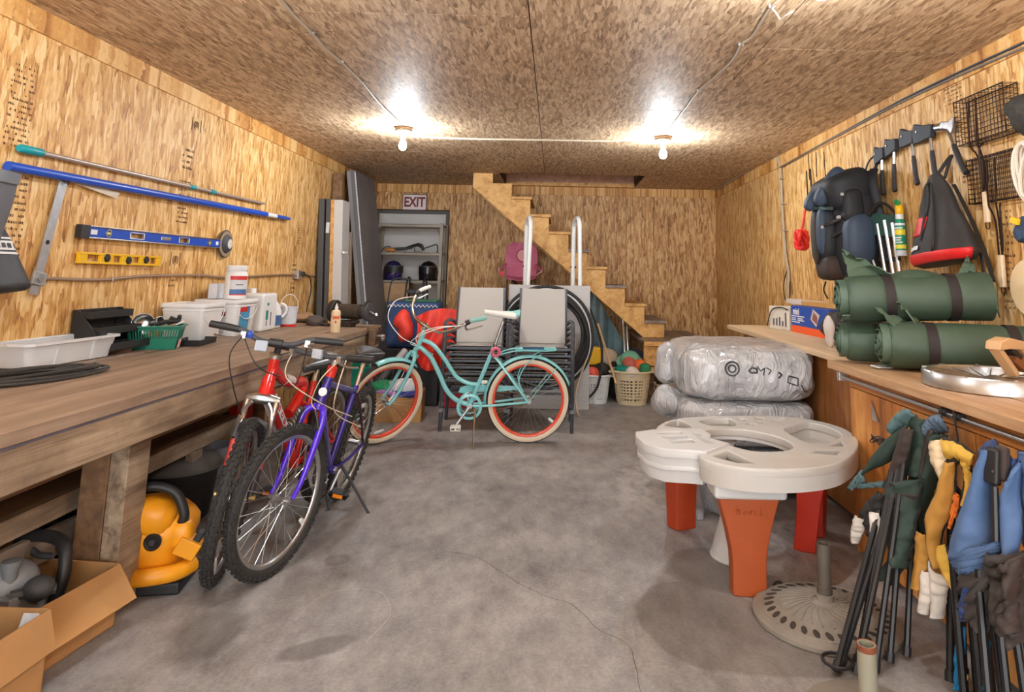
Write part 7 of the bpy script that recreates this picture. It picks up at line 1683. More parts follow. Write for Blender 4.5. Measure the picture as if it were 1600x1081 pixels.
cloth('mesh_pocket', tk((1.29,2.778,0.511), (1.25,2.851,0.411), (1.24,2.779,0.364)), tk((1.31,2.716,0.521), (1.3,2.715,0.433), (1.28,2.725,0.338)), M['blackcloth'], c1, (-.03, -.02, 0), wob=.02)
cloth('white_lining', tk((1.235,2.86,0.395), (1.23,2.891,0.324), (1.225,2.86,0.287)), tk((1.25,2.814,0.394), (1.245,2.819,0.35), (1.235,2.847,0.296)), M['whitecloth'], c1, (-.02, 0, 0), wob=.009)
cloth('white_lining', tk((1.25,2.754,0.442), (1.245,2.742,0.366), (1.235,2.708,0.294)), tk((1.26,2.712,0.452), (1.255,2.69,0.373), (1.24,2.688,0.293)), M['whitecloth'], c1, (-.02, 0, 0), wob=.009, seed=3)
def hook(y, label=None, k=0):
    g = G(); g.tube(cat([(1.487, y, .857), (1.472, y, .852), (1.470, y, .82), (1.475, y, .76), (1.46, y, .745), (1.44, y, .76)], 5), .004, 6); g.tube([(1.487, y - .02, .845), (1.487, y + .02, .845)], .016, 8)
    return tag(ob('rail_hook', g, M['black']), label, 'hook')
hook(2.62, 'black hook clipped on the steel rail, left of the pair'); hook(2.53, 'black hook clipped on the steel rail, right of the pair')
# dark chair with blue grey top between green and yellow
c2 = root('folded_camp_chair', 'blue grey topped folded camp chair squeezed between the green and yellow ones', 'chair', (1.45, 2.52, .80), group='folded camp chairs on the rail')
cloth('back_cloth', tk((1.43,2.672,0.768), (1.42,2.685,0.652), (1.4,2.706,0.461), (1.38,2.705,0.301)), tk((1.46,2.562,0.775), (1.45,2.609,0.65), (1.43,2.67,0.473), (1.41,2.685,0.332)), M['gdark'], c2, (-.03, -.03, 0), wob=.02, seed=2)
cloth('hood', tk((1.43,2.644,0.783), (1.44,2.623,0.818), (1.45,2.579,0.834)), tk((1.43,2.641,0.733), (1.45,2.611,0.772), (1.46,2.56,0.793)), pm('bluegrey_cloth', (84, 104, 124), .7), c2, (-.03, -.02, .02), .02)
cloth('edge_strip', tk((1.42,2.616,0.789), (1.405,2.657,0.66), (1.39,2.684,0.491)), tk((1.425,2.591,0.786), (1.41,2.63,0.662), (1.395,2.657,0.495)), M['brownblk'], c2, (-.012, -.01, 0))
poles(c2, None, tk((1.33, 2.42, .03), (1.36, 2.46, .03), (1.39, 2.44, .03)), .0115, tops=tk((1.42, 2.50, .62), (1.44, 2.52, .66), (1.45, 2.50, .6)))
# yellow chair
M['yelc'] = pm('yellow_cloth', (214, 172, 70), .75, var=.08, vs=8); M['yelo'] = pm('ochre_cloth', (192, 142, 64), .75, var=.1, vs=8); M['creamc'] = pm('cream_cloth', (236, 214, 176), .7); M['orangec'] = pm('orange_cloth', (226, 120, 40), .7)
c3 = root('folded_camp_chair', 'yellow and white folded camp chair with black binding on the rail', 'chair', (1.42, 2.40, .80), group='folded camp chairs on the rail')
cloth('top_panel', tk((1.4,2.585,0.746), (1.39,2.562,0.684), (1.39,2.506,0.634)), tk((1.42,2.509,0.777), (1.41,2.491,0.72), (1.4,2.482,0.651)), M['creamc'], c3, (-.02, -.02, 0), edge=M['blackcloth'])
cloth('top_band', tk((1.4,2.507,0.773), (1.41,2.423,0.78), (1.42,2.348,0.761)), tk((1.4,2.467,0.713), (1.41,2.414,0.723), (1.42,2.367,0.715)), M['yelc'], c3, (-.02, -.02, 0), edge=M['blackcloth'])
cloth('arm_panel', tk((1.38,2.448,0.709), (1.36,2.481,0.598), (1.34,2.521,0.51), (1.33,2.505,0.42), (1.33,2.455,0.367)), tk((1.39,2.411,0.719), (1.38,2.404,0.632), (1.36,2.41,0.547), (1.345,2.447,0.462), (1.335,2.44,0.373)), M['yelo'], c3, (-.03, -.02, 0), wob=.012, edge=M['blackcloth'])
cloth('ring_panel', tk((1.39,2.425,0.728), (1.39,2.461,0.678), (1.39,2.453,0.617), (1.4,2.412,0.598)), tk((1.395,2.404,0.721), (1.395,2.432,0.68), (1.395,2.421,0.641), (1.405,2.396,0.62)), M['blackcloth'], c3, th=.012)
cloth('side_panel', tk((1.4,2.396,0.736), (1.4,2.374,0.682), (1.38,2.373,0.59)), tk((1.41,2.357,0.726), (1.41,2.349,0.669), (1.39,2.353,0.597)), M['yelc'], c3, (-.01, -.01, 0), edge=M['blackcloth'])
cloth('orange_panel', tk((1.37,2.388,0.626), (1.36,2.401,0.56), (1.35,2.405,0.508)), tk((1.375,2.376,0.62), (1.365,2.376,0.569), (1.352,2.401,0.508)), M['orangec'], c3)
cloth('lower_panel', tk((1.33,2.579,0.436), (1.32,2.578,0.35), (1.3,2.578,0.247)), tk((1.345,2.521,0.444), (1.335,2.522,0.351), (1.31,2.528,0.26)), M['yelo'], c3, (-.015, -.01, 0))
cloth('white_tail', tk((1.325,2.531,0.326), (1.31,2.52,0.258), (1.3,2.525,0.193)), tk((1.33,2.499,0.329), (1.315,2.471,0.269), (1.305,2.485,0.202)), M['whitecloth'], c3, (-.02, 0, 0), wob=.009)
cloth('white_tail', tk((1.335,2.512,0.365), (1.325,2.48,0.275), (1.32,2.472,0.204)), tk((1.35,2.417,0.343), (1.34,2.421,0.291), (1.33,2.434,0.215)), M['whitecloth'], c3, (-.03, -.01, 0), wob=.009, seed=5)
cloth('yellow_tail', tk((1.335,2.491,0.404), (1.34,2.421,0.351), (1.35,2.37,0.313)), tk((1.35,2.427,0.449), (1.355,2.391,0.383), (1.36,2.357,0.329)), M['yelc'], c3, (-.02, 0, 0), edge=M['blackcloth'])
poles(c3, None, tk((1.29, 2.27, .03), (1.315, 2.31, .03), (1.33, 2.25, .03), (1.35, 2.30, .03), (1.37, 2.26, .03), (1.39, 2.29, .03)), .0125, tops=tk((1.32, 2.34, .46), (1.34, 2.36, .50), (1.36, 2.33, .52), (1.38, 2.36, .55), (1.40, 2.33, .5), (1.41, 2.35, .55)))
# blue chair
M['bluec'] = pm('denim_blue_cloth', (78, 106, 148), .75, var=.1, vs=7); M['bluedk'] = pm('blue_dark_cloth', (38, 58, 104), .7); M['navyedge'] = pm('navy_edge', (34, 36, 48), .7); M['charc'] = pm('charcoal_cloth', (58, 52, 50), .75, var=.15, vs=9, bump=.1)
c4 = root('folded_camp_chair', 'denim blue folded camp chair with charcoal seat hanging on the rail', 'chair', (1.38, 2.15, .82), group='folded camp chairs on the rail')
cloth('back_panel', tk((1.35,2.171,0.819), (1.31,2.2,0.682), (1.28,2.245,0.554), (1.265,2.257,0.474)), tk((1.37,2.12,0.836), (1.35,2.14,0.72), (1.33,2.13,0.595), (1.31,2.117,0.543)), M['bluec'], c4, (-.05, -.03, 0), .012, wob=.012, edge=M['navyedge'])
cloth('back_panel', tk((1.262,2.251,0.48), (1.262,2.233,0.455), (1.265,2.2,0.445)), tk((1.31,2.059,0.594), (1.3,2.059,0.568), (1.28,2.098,0.509)), M['bluec'], c4, (-.04, -.02, 0), .012, edge=M['navyedge'])
cloth('top_corner', tk((1.36,2.194,0.81), (1.365,2.177,0.833), (1.37,2.143,0.849)), tk((1.35,2.177,0.765), (1.36,2.153,0.786), (1.375,2.12,0.808)), M['bluedk'], c4, (-.02, -.01, .01), .02)
g = G(); g.box(V((1.325,2.102,0.788)) - V(c4.location), (.026, .05, .105), (0, .12, .2)); ob('plastic_bracket', g, M['black'], c4, bev=.01)
g = G(); g.box(V((1.345,2.087,0.8)) - V(c4.location), (.026, .04, .10), (0, .12, .2)); ob('plastic_bracket', g, M['brownblk'], c4, bev=.01)
g = G(); q_ = V((1.31,2.074,0.781)) - V(c4.location); g.cyl(q_, q_ + V((-.006, -.003, 0)), .004); ob('rivet', g, M['steel'], c4)
g = G(); g.tube([V((1.315,2.084,0.735)) - V(c4.location), V((1.29,2.057,0.594)) - V(c4.location)], .010, 8); ob('upright_pole', g, M['frameblk'], c4)
cloth('right_panel', tk((1.34,2.079,0.711), (1.335,2.107,0.657), (1.32,2.082,0.577), (1.31,2.037,0.549)), tk((1.38,2.053,0.817), (1.37,2.06,0.726), (1.35,2.03,0.648), (1.315,2.022,0.555)), M['bluec'], c4, (-.03, -.02, 0), .012, edge=M['navyedge'])
cloth('right_flap', tk((1.38,2.109,0.817), (1.375,2.094,0.733), (1.36,2.116,0.654)), tk((1.39,2.078,0.817), (1.385,2.069,0.741), (1.375,2.078,0.685)), M['bluedk'], c4, (-.02, -.02, 0), edge=M['navyedge'])
cloth('seat_cloth', tk((1.26,2.198,0.441), (1.25,2.19,0.373), (1.25,2.178,0.333), (1.255,2.109,0.34)), tk((1.285,2.088,0.539), (1.28,2.071,0.494), (1.27,2.071,0.409), (1.26,2.072,0.35)), M['charc'], c4, (-.03, -.02, 0), wob=.025, seed=6)
cloth('navy_pocket', tk((1.245,2.143,0.429), (1.24,2.174,0.362), (1.24,2.158,0.334)), tk((1.25,2.11,0.46), (1.245,2.116,0.397), (1.243,2.137,0.344)), M['bluedk'], c4, (-.015, 0, 0), edge=M['navyedge'])
cloth('seat_cloth', tk((1.28,2.078,0.557), (1.27,2.063,0.48), (1.26,2.039,0.39), (1.27,1.962,0.379)), tk((1.33,1.998,0.592), (1.32,1.986,0.53), (1.31,1.97,0.455), (1.3,1.955,0.383)), M['charc'], c4, (-.06, -.04, 0), wob=.045, seed=8)
cloth('fold', tk((1.25,1.99,0.552), (1.24,1.948,0.512), (1.24,2.001,0.424), (1.24,1.973,0.397)), tk((1.29,1.939,0.605), (1.28,1.941,0.548), (1.27,1.951,0.471), (1.26,1.928,0.419)), M['brownblk'], c4, (-.03, -.02, 0), wob=.03, seed=12)
poles(c4, None, tk((1.20, 1.99, .03), (1.225, 2.03, .03), (1.25, 1.98, .03), (1.275, 2.02, .03), (1.30, 1.97, .03), (1.33, 2.0, .03), (1.36, 1.98, .03)), .0115, tops=tk((1.245, 2.08, .45), (1.26, 2.10, .5), (1.28, 2.06, .5), (1.29, 2.09, .5), (1.31, 2.05, .5), (1.33, 2.07, .5), (1.35, 2.04, .5)))
# furthest right chair, mostly outside, with a bright blue and yellow one behind
c5 = root('folded_camp_chair', 'blue folded camp chair cut off by the right edge of the photo', 'chair', (1.44, 1.95, .82), group='folded camp chairs on the rail')
cloth('back_panel', tk((1.4,2.091,0.833), (1.39,2.079,0.72), (1.37,2.055,0.588)), tk((1.43,2.028,0.859), (1.42,2.005,0.726), (1.4,1.997,0.577)), M['bluec'], c5, (-.03, -.03, 0), .012, edge=M['navyedge'])
poles(c5, None, tk((1.40, 1.86, .03), (1.42, 1.9, .03), (1.44, 1.86, .03)), .0115, tops=tk((1.42, 1.93, .6), (1.44, 1.95, .6), (1.45, 1.93, .6)))
c6 = root('folded_beach_chair', 'bright blue and yellow striped folded chair low behind the yellow and blue ones', 'chair', (1.36, 2.2, .3), group=None)
M['cyan'] = pm('bright_blue_cloth', (20, 126, 182), .6)
cloth('striped_cloth', tk((1.32,2.335,0.242), (1.31,2.345,0.134), (1.3,2.345,0.044)), tk((1.33,2.31,0.245), (1.32,2.312,0.151), (1.31,2.327,0.054)), M['cyan'], c6)
cloth('striped_cloth', tk((1.315,2.33,0.095), (1.31,2.327,0.051)), tk((1.325,2.305,0.109), (1.32,2.309,0.061)), M['yelc'], c6)
cloth('striped_cloth', tk((1.34,2.229,0.248), (1.33,2.237,0.105)), tk((1.345,2.212,0.253), (1.335,2.219,0.115)), M['cyan'], c6)
poles(c6, None, tk((1.335, 2.14, .02), (1.36, 2.16, .02)), .011, tops=tk((1.35, 2.2, .36), (1.37, 2.2, .36)))

# ------------------------------------------------------------------ right wall things
WXR = XR - .012
def wroot(name, label, catg, p, grp=None): return root(name, label, catg, p, group=grp)
# cables
r = wroot('ceiling_edge_cable', 'pair of grey cables running along the right wall trim', 'cable', (XR, 5, 2.45))
for dz, dx in ((0, 0), (-.03, .0)):
    P = [(2.205,2.8,2.466), (2.205,3.024,2.464), (2.205,3.53,2.477), (2.205,4.227,2.482), (2.205,5.249,2.458), (2.205,6.521,2.423)]
    g = G(); g.tube([p - V((XR, 5, 2.45)) + V((dx, 0, dz * (1 - k / 31))) for k, p in enumerate(cat(P, 6))], .007, 6); ob('cable', g, M['dkgrey'] if dz == 0 else pm('cable_grey', (120, 108, 96), .6), r)
r = wroot('drop_cable', 'pair of pale cables dropping down the right wall', 'cable', (XR, 6.5, 2))
for k in (0, 1):
    P = [(2.19,7.783,2.549), (2.19,7.041,2.555), (2.2,6.65,2.549), (2.205,6.52,2.435), (2.205,6.485,1.987), (2.205,6.446,1.613), (2.205,6.376,1.399), (2.205,6.378,1.191)]
    if k == 0: P = [(2.19,9.156,2.523)] + P
    g = G(); g.tube([p - V((XR, 6.5, 2)) + V((0, -.025 * k, 0)) for p in cat(P, 6)], .008, 6); ob('cable', g, M['wire'], r)
for q_ in (290, 330, 372): g = G(); g.box(V((-.02, .12 - .001 * q_ * .55, 2.52 - 2 - (q_ - 255) * .0062)), (.02, .06, .012)); ob('staple', g, M['alu'], r, bev=.002)
g = G(); g.tube(cat([(2.205,6.373,1.429), (2.2,6.477,1.309), (2.2,6.473,1.158), (2.2,6.351,1.132), (2.2,6.318,1.31)], 5), .005, 6); tag(ob('loose_cord', g, M['black']), 'loose black cord end looped below the drop cables', 'cord')
# skewers hung on nails
g = G(); g.tube([(2.2,5.746,2.423), (2.19,5.713,2.186)], 0.004, 6); tag(ob('skewer', g, M['iron']), 'leftmost of the three upper thin skewers by the backpack', 'skewer', 'skewers on the right wall')
g = G(); g.tube([(2.2,5.574,2.403), (2.19,5.555,2.191)], 0.004, 6); tag(ob('skewer', g, M['iron']), 'middle of the three upper thin skewers by the backpack', 'skewer', 'skewers on the right wall')
g = G(); g.tube([(2.2,5.412,2.378), (2.19,5.37,2.153)], 0.004, 6); tag(ob('skewer', g, M['iron']), 'right one of the three upper thin skewers by the backpack', 'skewer', 'skewers on the right wall')
g = G(); g.tube([(2.2,5.805,2.279), (2.19,5.77,2.053)], 0.006, 6); tag(ob('skewer', g, M['iron']), 'left one of the two lower thick skewers beside the backpack', 'skewer', 'skewers on the right wall')
g = G(); g.tube([(2.2,5.715,2.282), (2.19,5.682,2.054)], 0.007, 6); tag(ob('skewer', g, M['iron']), 'right one of the two lower thick skewers beside the backpack', 'skewer', 'skewers on the right wall')

# axes and hatchets: (handle bottom, head) along the wall
M['axe_rub'] = pm('axe_rubber', (48, 46, 46), .6, var=.1); M['sheath'] = pm('axe_sheath', (40, 44, 54), .6, bump=.1, bs=60)
def axe(top, bot, label, head='sheath', hw=.10, hh=.085, tilt=0):
    top, bot = V(top), V(bot); r = root('hatchet', label, 'hatchet', top, group='hatchets on the right wall'); d = (bot - top); L = d.length; u = d.normalized()
    g = G(); g.tube([V((0, 0, 0)), u * L * .45], .009, 8); ob('shaft', g, M['steel'], r)
    g = G(); side = V((0, 1, 0)); P = [u * L * .42, u * L * .5, u * L * .75, u * L * .93 + V((0, -.006, 0)), u * L + V((0, -.014, 0))]
    g.tube(cat(P, 4), [.014] * 4 + [.0165] * 4 + [.017] * 4 + [.019] * 4 + [.018], 10, flat=.8); ob('grip', g, M['axe_rub'], r)
    if head == 'sheath':
        # sheathed blade: blade edge to the left (further from camera), poll to the right
        g = G(); R = Matrix.Rotation(tilt, 4, 'X'); o_ = -.016
        poly = [(-.04, .028), (-.035, -.045), (hw * .5, -.065), (hw, -.072), (hw * 1.1, -.01), (hw, .052), (hw * .5, .036)]
        g.m = R; g.prism([(y, z) for y, z in poly], .034, (-.017, 0, 0), (0, 1, 0), (0, 0, 1)); ob('sheath', g, M['sheath'], r, bev=.006)
        g = G(R); g.cyl((-.02, hw * .7, .0), (-.024, hw * .7, 0), .006); ob('snap', g, M['steel'], r)
    else:
        g = G(); R = Matrix.Rotation(tilt, 4, 'X'); g.m = R
        g.prism([(.045, .02), (.045, -.018), (.0, -.02), (-.03, -.02), (-.07, -.045), (-.085, -.01), (-.08, .05), (-.03, .022)], .024, (-.012, 0, 0), (0, 1, 0), (0, 0, 1)); ob('steel_head', g, pm('axe_steel', (150, 146, 146), .35, .8, var=.2, vs=30), r, bev=.005)
        g = G(); g.lathe([(.026, -.03), (.026, .03), (0, .03)], 14, (0, .05, 0), (0, 1, .1)); ob('poll', g, M['steel'], r)
axe((2.185,4.408,2.188), (2.18,4.42,1.903), 'small hatchet in black sheath, first from the backpack', hw=.085)
axe((2.185,4.242,2.212), (2.18,4.266,1.905), 'hatchet in black sheath, second from the backpack', hw=.095)
axe((2.185,4.028,2.222), (2.18,3.994,1.914), 'hatchet in black sheath, third from the backpack in the middle of the row', hw=.115, tilt=.15)
axe((2.185,3.829,2.215), (2.18,3.789,1.909), 'hatchet in the broadest black sheath, fourth from the backpack', hw=.15, tilt=.1)
axe((2.185,3.661,2.204), (2.18,3.51,1.907), 'hatchet with bare steel head nearest the grill baskets', head='bare', tilt=.25)
for k, p in enumerate(((2.2,4.375,2.208), (2.2,4.213,2.219), (2.2,3.996,2.232), (2.2,3.8,2.228), (2.2,3.653,2.224))):
    pass
# wire grill baskets
def grill(y0, y1, z0, z1, dp, hz, label, yk, wz):
    r = root('grill_basket', label, 'grill basket', (WXR - .03, (y0 + y1) / 2, z1), group=None); o_ = V(r.location)
    g = G(); n1, n2 = 15, 9
    for x in (-.005, -dp):
        for k in range(n1 + 1): y = y0 + (y1 - y0) * k / n1; g.tube([V((WXR + x, y, z0)) - o_, V((WXR + x, y, z1)) - o_], .0018, 4)
        for k in range(n2 + 1): z = z0 + (z1 - z0) * k / n2; g.tube([V((WXR + x, y0, z)) - o_, V((WXR + x, y1, z)) - o_], .0018, 4)
    for k in range(n1 + 1):
        y = y0 + (y1 - y0) * k / n1
        for z in (z0, z1): g.tube([V((WXR - .005, y, z)) - o_, V((WXR - dp, y, z)) - o_], .0018, 4)
    for k in range(n2 + 1):
        z = z0 + (z1 - z0) * k / n2
        for y in (y0, y1): g.tube([V((WXR - .005, y, z)) - o_, V((WXR - dp, y, z)) - o_], .0018, 4)
    o = ob('wire_mesh', g, M['iron'], r); o['kind'] = 'stuff'
    g = G(); 
    for x in (-.005, -dp): g.tube([V((WXR + x, y, z)) - o_ for y, z in ((y0, z0), (y1, z0), (y1, z1), (y0, z1))], .004, 6, closed=True)
    ob('rim_wire', g, M['iron'], r)
    g = G(); P = cat([(WXR - dp, yk + .03, z1 - .02), (WXR - dp - .01, yk + .03, z0), (WXR - dp * .7, yk + .035, z0 - .06), (WXR - dp * .5, yk + .025, z0 - .12), (WXR - dp * .5, yk + .02, wz + .14)], 5); g.tube([p - o_ for p in P], .005, 6)
    P = cat([(WXR - dp, yk - .03, z1 - .02), (WXR - dp - .01, yk - .03, z0), (WXR - dp * .7, yk - .005, z0 - .06), (WXR - dp * .5, yk + .0, z0 - .12), (WXR - dp * .5, yk - .005, wz + .14)], 5); g.tube([p - o_ for p in P], .005, 6); ob('handle_wire', g, M['iron'], r)
    g = G(); g.tube(cat([(WXR - dp * .7, yk - .03, z0 - .02), (WXR - dp * 1.2, yk - .05, z0 - .06), (WXR - dp * 1.1, yk - .045, z0 - .22), (WXR - dp * .8, yk - .02, z0 - .25), (WXR - dp * .7, yk - .01, z0 - .1)], 5) and [V(p) - o_ for p in cat([(WXR - dp * .7, yk - .03, z0 - .02), (WXR - dp * 1.2, yk - .05, z0 - .06), (WXR - dp * 1.1, yk - .045, z0 - .22), (WXR - dp * .8, yk - .02, z0 - .25), (WXR - dp * .7, yk - .01, z0 - .1)], 5)], .0045, 6); ob('locking_loop', g, M['iron'], r)
    g = G(); g.box(V((WXR - dp * .5, yk + .007, wz + .06)) - o_, (.022, .036, .16)); ob('wooden_grip', g, M['pale_top'], r, bev=.008, seg=3)
    g = G(); g.tube([V((WXR - dp * .5, yk + .007 + .016 * math.cos(a), wz - .03 + .02 * math.sin(a))) - o_ for a in [2 * PI * k / 14 for k in range(14)]], .003, 5, closed=True); ob('hang_loop', g, M['iron'], r)
grill(3.10, 3.50, 2.05, 2.29, .075, 0, 'upper wire grill basket with pale wooden grip', 3.34, 1.65)
grill(3.06, 3.49, 1.74, 1.97, .035, 0, 'lower wire grill basket with pale wooden grip, nearer the counter', 3.29, 1.33)
# backpack
M['pack'] = pm('pack_black', (30, 31, 36), .65, var=.2, vs=10, bump=.12, bs=60); M['packblue'] = pm('pack_slate', (52, 66, 84), .6, var=.12, vs=10); M['packbrown'] = pm('pack_brown', (58, 44, 36), .7, var=.2, vs=12)
bp = root('backpack', 'big black and slate blue hiking backpack hanging on the right wall', 'backpack', (2.03, 4.62, 1.72))
def pk(name, c, d, mat, rot=None, p=.55, wob=.012, seed=0): g = G(); g.ell(c, d, 24, 14, p=p, wob=wob, ws=11, seed=seed, rot=rot); return ob(name, g, mat, bp, ang=180)
pk('pack_body', (.02, 0, -.06), (.145, .22, .33), M['pack'], seed=1)
pk('lid', (-.03, .0, .23), (.17, .21, .13), M['pack'], (0, -.35, 0), seed=2)
pk('lid_stripe', (-.15, -.06, .25), (.055, .05, .15), M['packblue'], (.15, .55, 0), .7, .006, 3); pk('lid_stripe', (-.17, .12, .21), (.05, .05, .13), M['packblue'], (-.1, .6, 0), .7, .006, 4)
pk('front_pocket', (-.13, .06, -.08), (.07, .12, .21), M['pack'], p=.6, seed=5); pk('pocket_panel', (-.185, .0, -.06), (.035, .045, .16), M['packblue'], p=.7, wob=.006, seed=6); pk('pocket_panel', (-.175, .13, -.08), (.035, .04, .19), M['packblue'], p=.7, wob=.006, seed=7)
pk('pocket_panel', (-.205, .065, -.10), (.02, .03, .18), M['packbrown'], p=.7, wob=.004, seed=8)
pk('side_pocket', (-.02, -.20, -.12), (.10, .07, .17), M['packblue'], p=.65, seed=9); pk('lower_pocket', (-.10, .04, -.30), (.10, .12, .09), M['packbrown'], p=.6, seed=10); pk('hip_pad', (.02, .12, -.40), (.06, .10, .07), M['packblue'], (.4, .3, 0), p=.7, seed=11)
pk('side_pocket', (-.05, -.19, .10), (.07, .05, .12), M['pack'], p=.65, seed=12)
for s_ in (-.06, .05): g = G(); g.tube(cat([(.12, s_ - .1, .36), (.08, s_ - .16, .26), (.10, s_ - .2, .0), (.12, s_ - .17, -.18), (.13, s_ - .15, -.33)], 5), .028, 8, flat=.35); ob('shoulder_strap', g, M['pack'], bp)
g = G(); g.tube(cat([(.10, -.05, .32), (.13, -.06, .42), (.16, -.09, .46), (.16, -.13, .42), (.12, -.14, .32)], 5), .012, 6, flat=.4); ob('haul_loop', g, M['pack'], bp)
for k, (a, c_) in enumerate((((-.22, .16, .12), (-.16, -.14, .09)), ((-.12, -.16, .02), (-.19, -.04, -.02)), ((-.10, -.2, -.05), (-.17, .02, -.12)))):
    g = G(); g.bar(a, c_, .022, .008, (1, 0, 0)); ob('compression_strap', g, pm('strap_green', (46, 70, 66), .6) if k == 0 else M['strapblk'], bp, bev=.003)
for p in ((-.225, .14, .115), (-.13, -.15, .03), (-.20, -.03, -.03), (-.12, -.19, .18)): g = G(); g.box(p, (.02, .035, .022)); ob('buckle', g, pm('buckle_grey', (176, 172, 160), .5), bp, bev=.005)
g = G(); g.box((-.165, .06, .28), (.01, .05, .045), (0, -.6, 0)); ob('patch', g, pm('patch_maroon', (74, 46, 56), .7), bp)
for p in ((-.10, .18, -.40), (.0, .2, -.42), (.06, .12, -.46)): g = G(); g.tube(cat([p, V(p) + V((-.01, .02, -.06)), V(p) + V((.01, 0, -.12))], 4), .006, 5); ob('loose_strap', g, M['strapblk'], bp)
# red cord bundle left of the backpack
r = root('cord_bundle', 'bright red cord bundle hanging left of the backpack', 'cord', (2.1,5.714,1.665))
g = G()
for k in range(5): g.tube([(.035 * math.cos(a + k), .03 * math.sin(a * 2 + k * 2) * .6 + .05 * math.cos(a), .075 * math.sin(a)) for a in [2 * PI * q / 22 for q in range(22)]], .016, 6, closed=True)
ob('coil', g, pm('red_cord', (220, 40, 30), .55), r)
g = G(); g.tube(cat([(0, .0, .07), (.02, -.01, .16), (.04, 0, .25), (.08, .0, .30)], 5), .013, 6); ob('tail', g, pm('red_cord2', (226, 70, 50), .55), r)
# folding stool with silver legs beside the pack
r = root('folding_stool', 'folded green camp stool with silver legs hanging between backpack and bottle', 'stool', (2.12, 4.35, 1.70))
for k, (a, c_) in enumerate((((-.06, .14, -.02), (-.03, .0, -.34)), ((-.02, .0, .0), (.0, -.04, -.34)), ((0, -.06, .02), (.02, -.10, -.34)), ((.03, -.10, .0), (.04, -.14, -.34)))):
    g = G(); g.tube([a, c_], .0125, 8); ob('leg', g, M['alu'], r)
g = G(); g.sheet([[V((-.05 + .10 * i / 6, .06 - .20 * i / 6, .06 - .14 * j / 6 + .01 * math.sin(i))) for j in range(7)] for i in range(7)], .012); ob('seat_cloth', g, pm('stool_green', (34, 72, 62), .7), r)
g = G(); g.sheet([[V((-.085 + .03 * i / 6, .16 - .13 * i / 6, .05 - .13 * j / 6)) for j in range(7)] for i in range(7)], .01); ob('label_flap', g, pm('flap_pale', (200, 190, 176), .7), r)
g = G(); g.tube(cat([(-.06, .05, .04), (-.02, -.06, .13), (.04, -.12, .06), (.05, -.15, -.06)], 5), .02, 8, flat=.5); ob('carry_strap', g, M['strapblk'], r)
g = G(); g.tube([(-.01, .01, -.23), (.045, -.14, -.23)], .014, 6); ob('tie', g, M['strapblk'], r)
# spray bottle
r = root('spray_can', 'green and yellow repellent spray can hung beside the red and black bag', 'can', (2.165,4.187,1.488))
g = G(); g.lathe([(0, 0), (.030, 0), (.032, .01), (.032, .20), (.024, .23), (.018, .25), (.018, .27), (0, .27)], 20); ob('can_body', g, pm('can_green', (16, 142, 108), .4), r)
g = G(); g.lathe([(.0325, .0), (.0325, .035)], 20, cap=False); ob('base_band', g, M['lab_grey'], r)
for z0, z1, c_ in ((.13, .165, (232, 212, 50)), (.045, .07, (232, 222, 70)), (.19, .205, (232, 232, 232))): arc_label(r, pm('can_print%d' % int(z0 * 1000), c_, .4), .0328, math.radians(140), math.radians(300), z0, z1, 'label')
for z0, a0_, a1_ in ((.17, 150, 270), (.11, 160, 250), (.095, 160, 240), (.08, 180, 260)): arc_label(r, M['print_w'], .0330, math.radians(a0_), math.radians(a1_), z0, z0 + .008, 'print')
g = G(); g.lathe([(.02, .215), (.024, .225), (.024, .262), (.0, .262)], 16); ob('white_shoulder', g, M['white'], r)
g = G(); g.lathe([(.022, .262), (.026, .27), (.022, .315), (.012, .325), (0, .325)], 16); ob('yellow_cap', g, M['yel'], r)
g = G(); g.box((-.01, .0, .335), (.02, .05, .03), (.5, 0, 0)); ob('green_trigger', g, pm('trigger_green', (40, 150, 80), .4), r, bev=.006)
# red and black drawstring bag
M['bagblk'] = pm('bag_black', (42, 38, 36), .7, var=.15, vs=8, bump=.15, bs=40); M['bagred'] = pm('bag_red', (214, 30, 30), .5, var=.06)
r = root('sling_bag', 'black and red sling bag hanging on the right wall below the hatchets', 'bag', (2.12, 3.66, 1.64))
def sb_(u, v):
    a = 2 * PI * u; z = .28 - .52 * v
    w = .055 + .235 * min(1, v * 1.15) ** .9; d = .03 + .075 * v
    if v > .88: k = math.sqrt(max(.0, 1 - ((v - .88) / .12) ** 2)); w *= .7 + .3 * k; d *= .3 + .7 * k
    y = w * math.cos(a); x = d * math.sin(a)
    x += .016 * noise.noise(V((y * 8, z * 4, 3))) + .006 * math.sin(y * 50) * (1 - v)
    return V((x - .01, y - .02 * v, z - .07 * (y - .0) * v * -1.0 * 0 - .10 * v * (.5 - (y / .5)) * -.4))
g = G(); g.grid(sb_, 44, 30, cu=True); g.f.append(tuple(i * 30 + 29 for i in range(44))); ob('bag_body', g, M['bagblk'], r, ang=180)
def patch(name, u0, u1, v0, v1, mat, off=.004, skew=0):
    g = G(); n = 10
    rows = [[None] * (n + 1) for _ in range(n + 1)]
    for i in range(n + 1):
        for j in range(n + 1):
            u = u0 + (u1 - u0) * i / n + skew * j / n; v = v0 + (v1 - v0) * j / n; p = sb_(u % 1, v); c_ = V((0, p.y * .6, p.z)); rows[i][j] = p + (p - c_).normalized() * off
    g.sheet(rows, .003); return ob(name, g, mat, r, ang=180)
patch('red_band', .52, .98, .86, .97, M['bagred']); patch('red_panel', .76, .87, .46, .66, M['bagred'], skew=.03)
for k, (u_, v_) in enumerate(((.80, .80), (.82, .80), (.84, .81))): patch('logo', u_, u_ + .015, v_ - .03, v_ + .015, M['print_w'], .008)
patch('front_seam', .70, .712, .10, .86, M['strapblk'], .006)
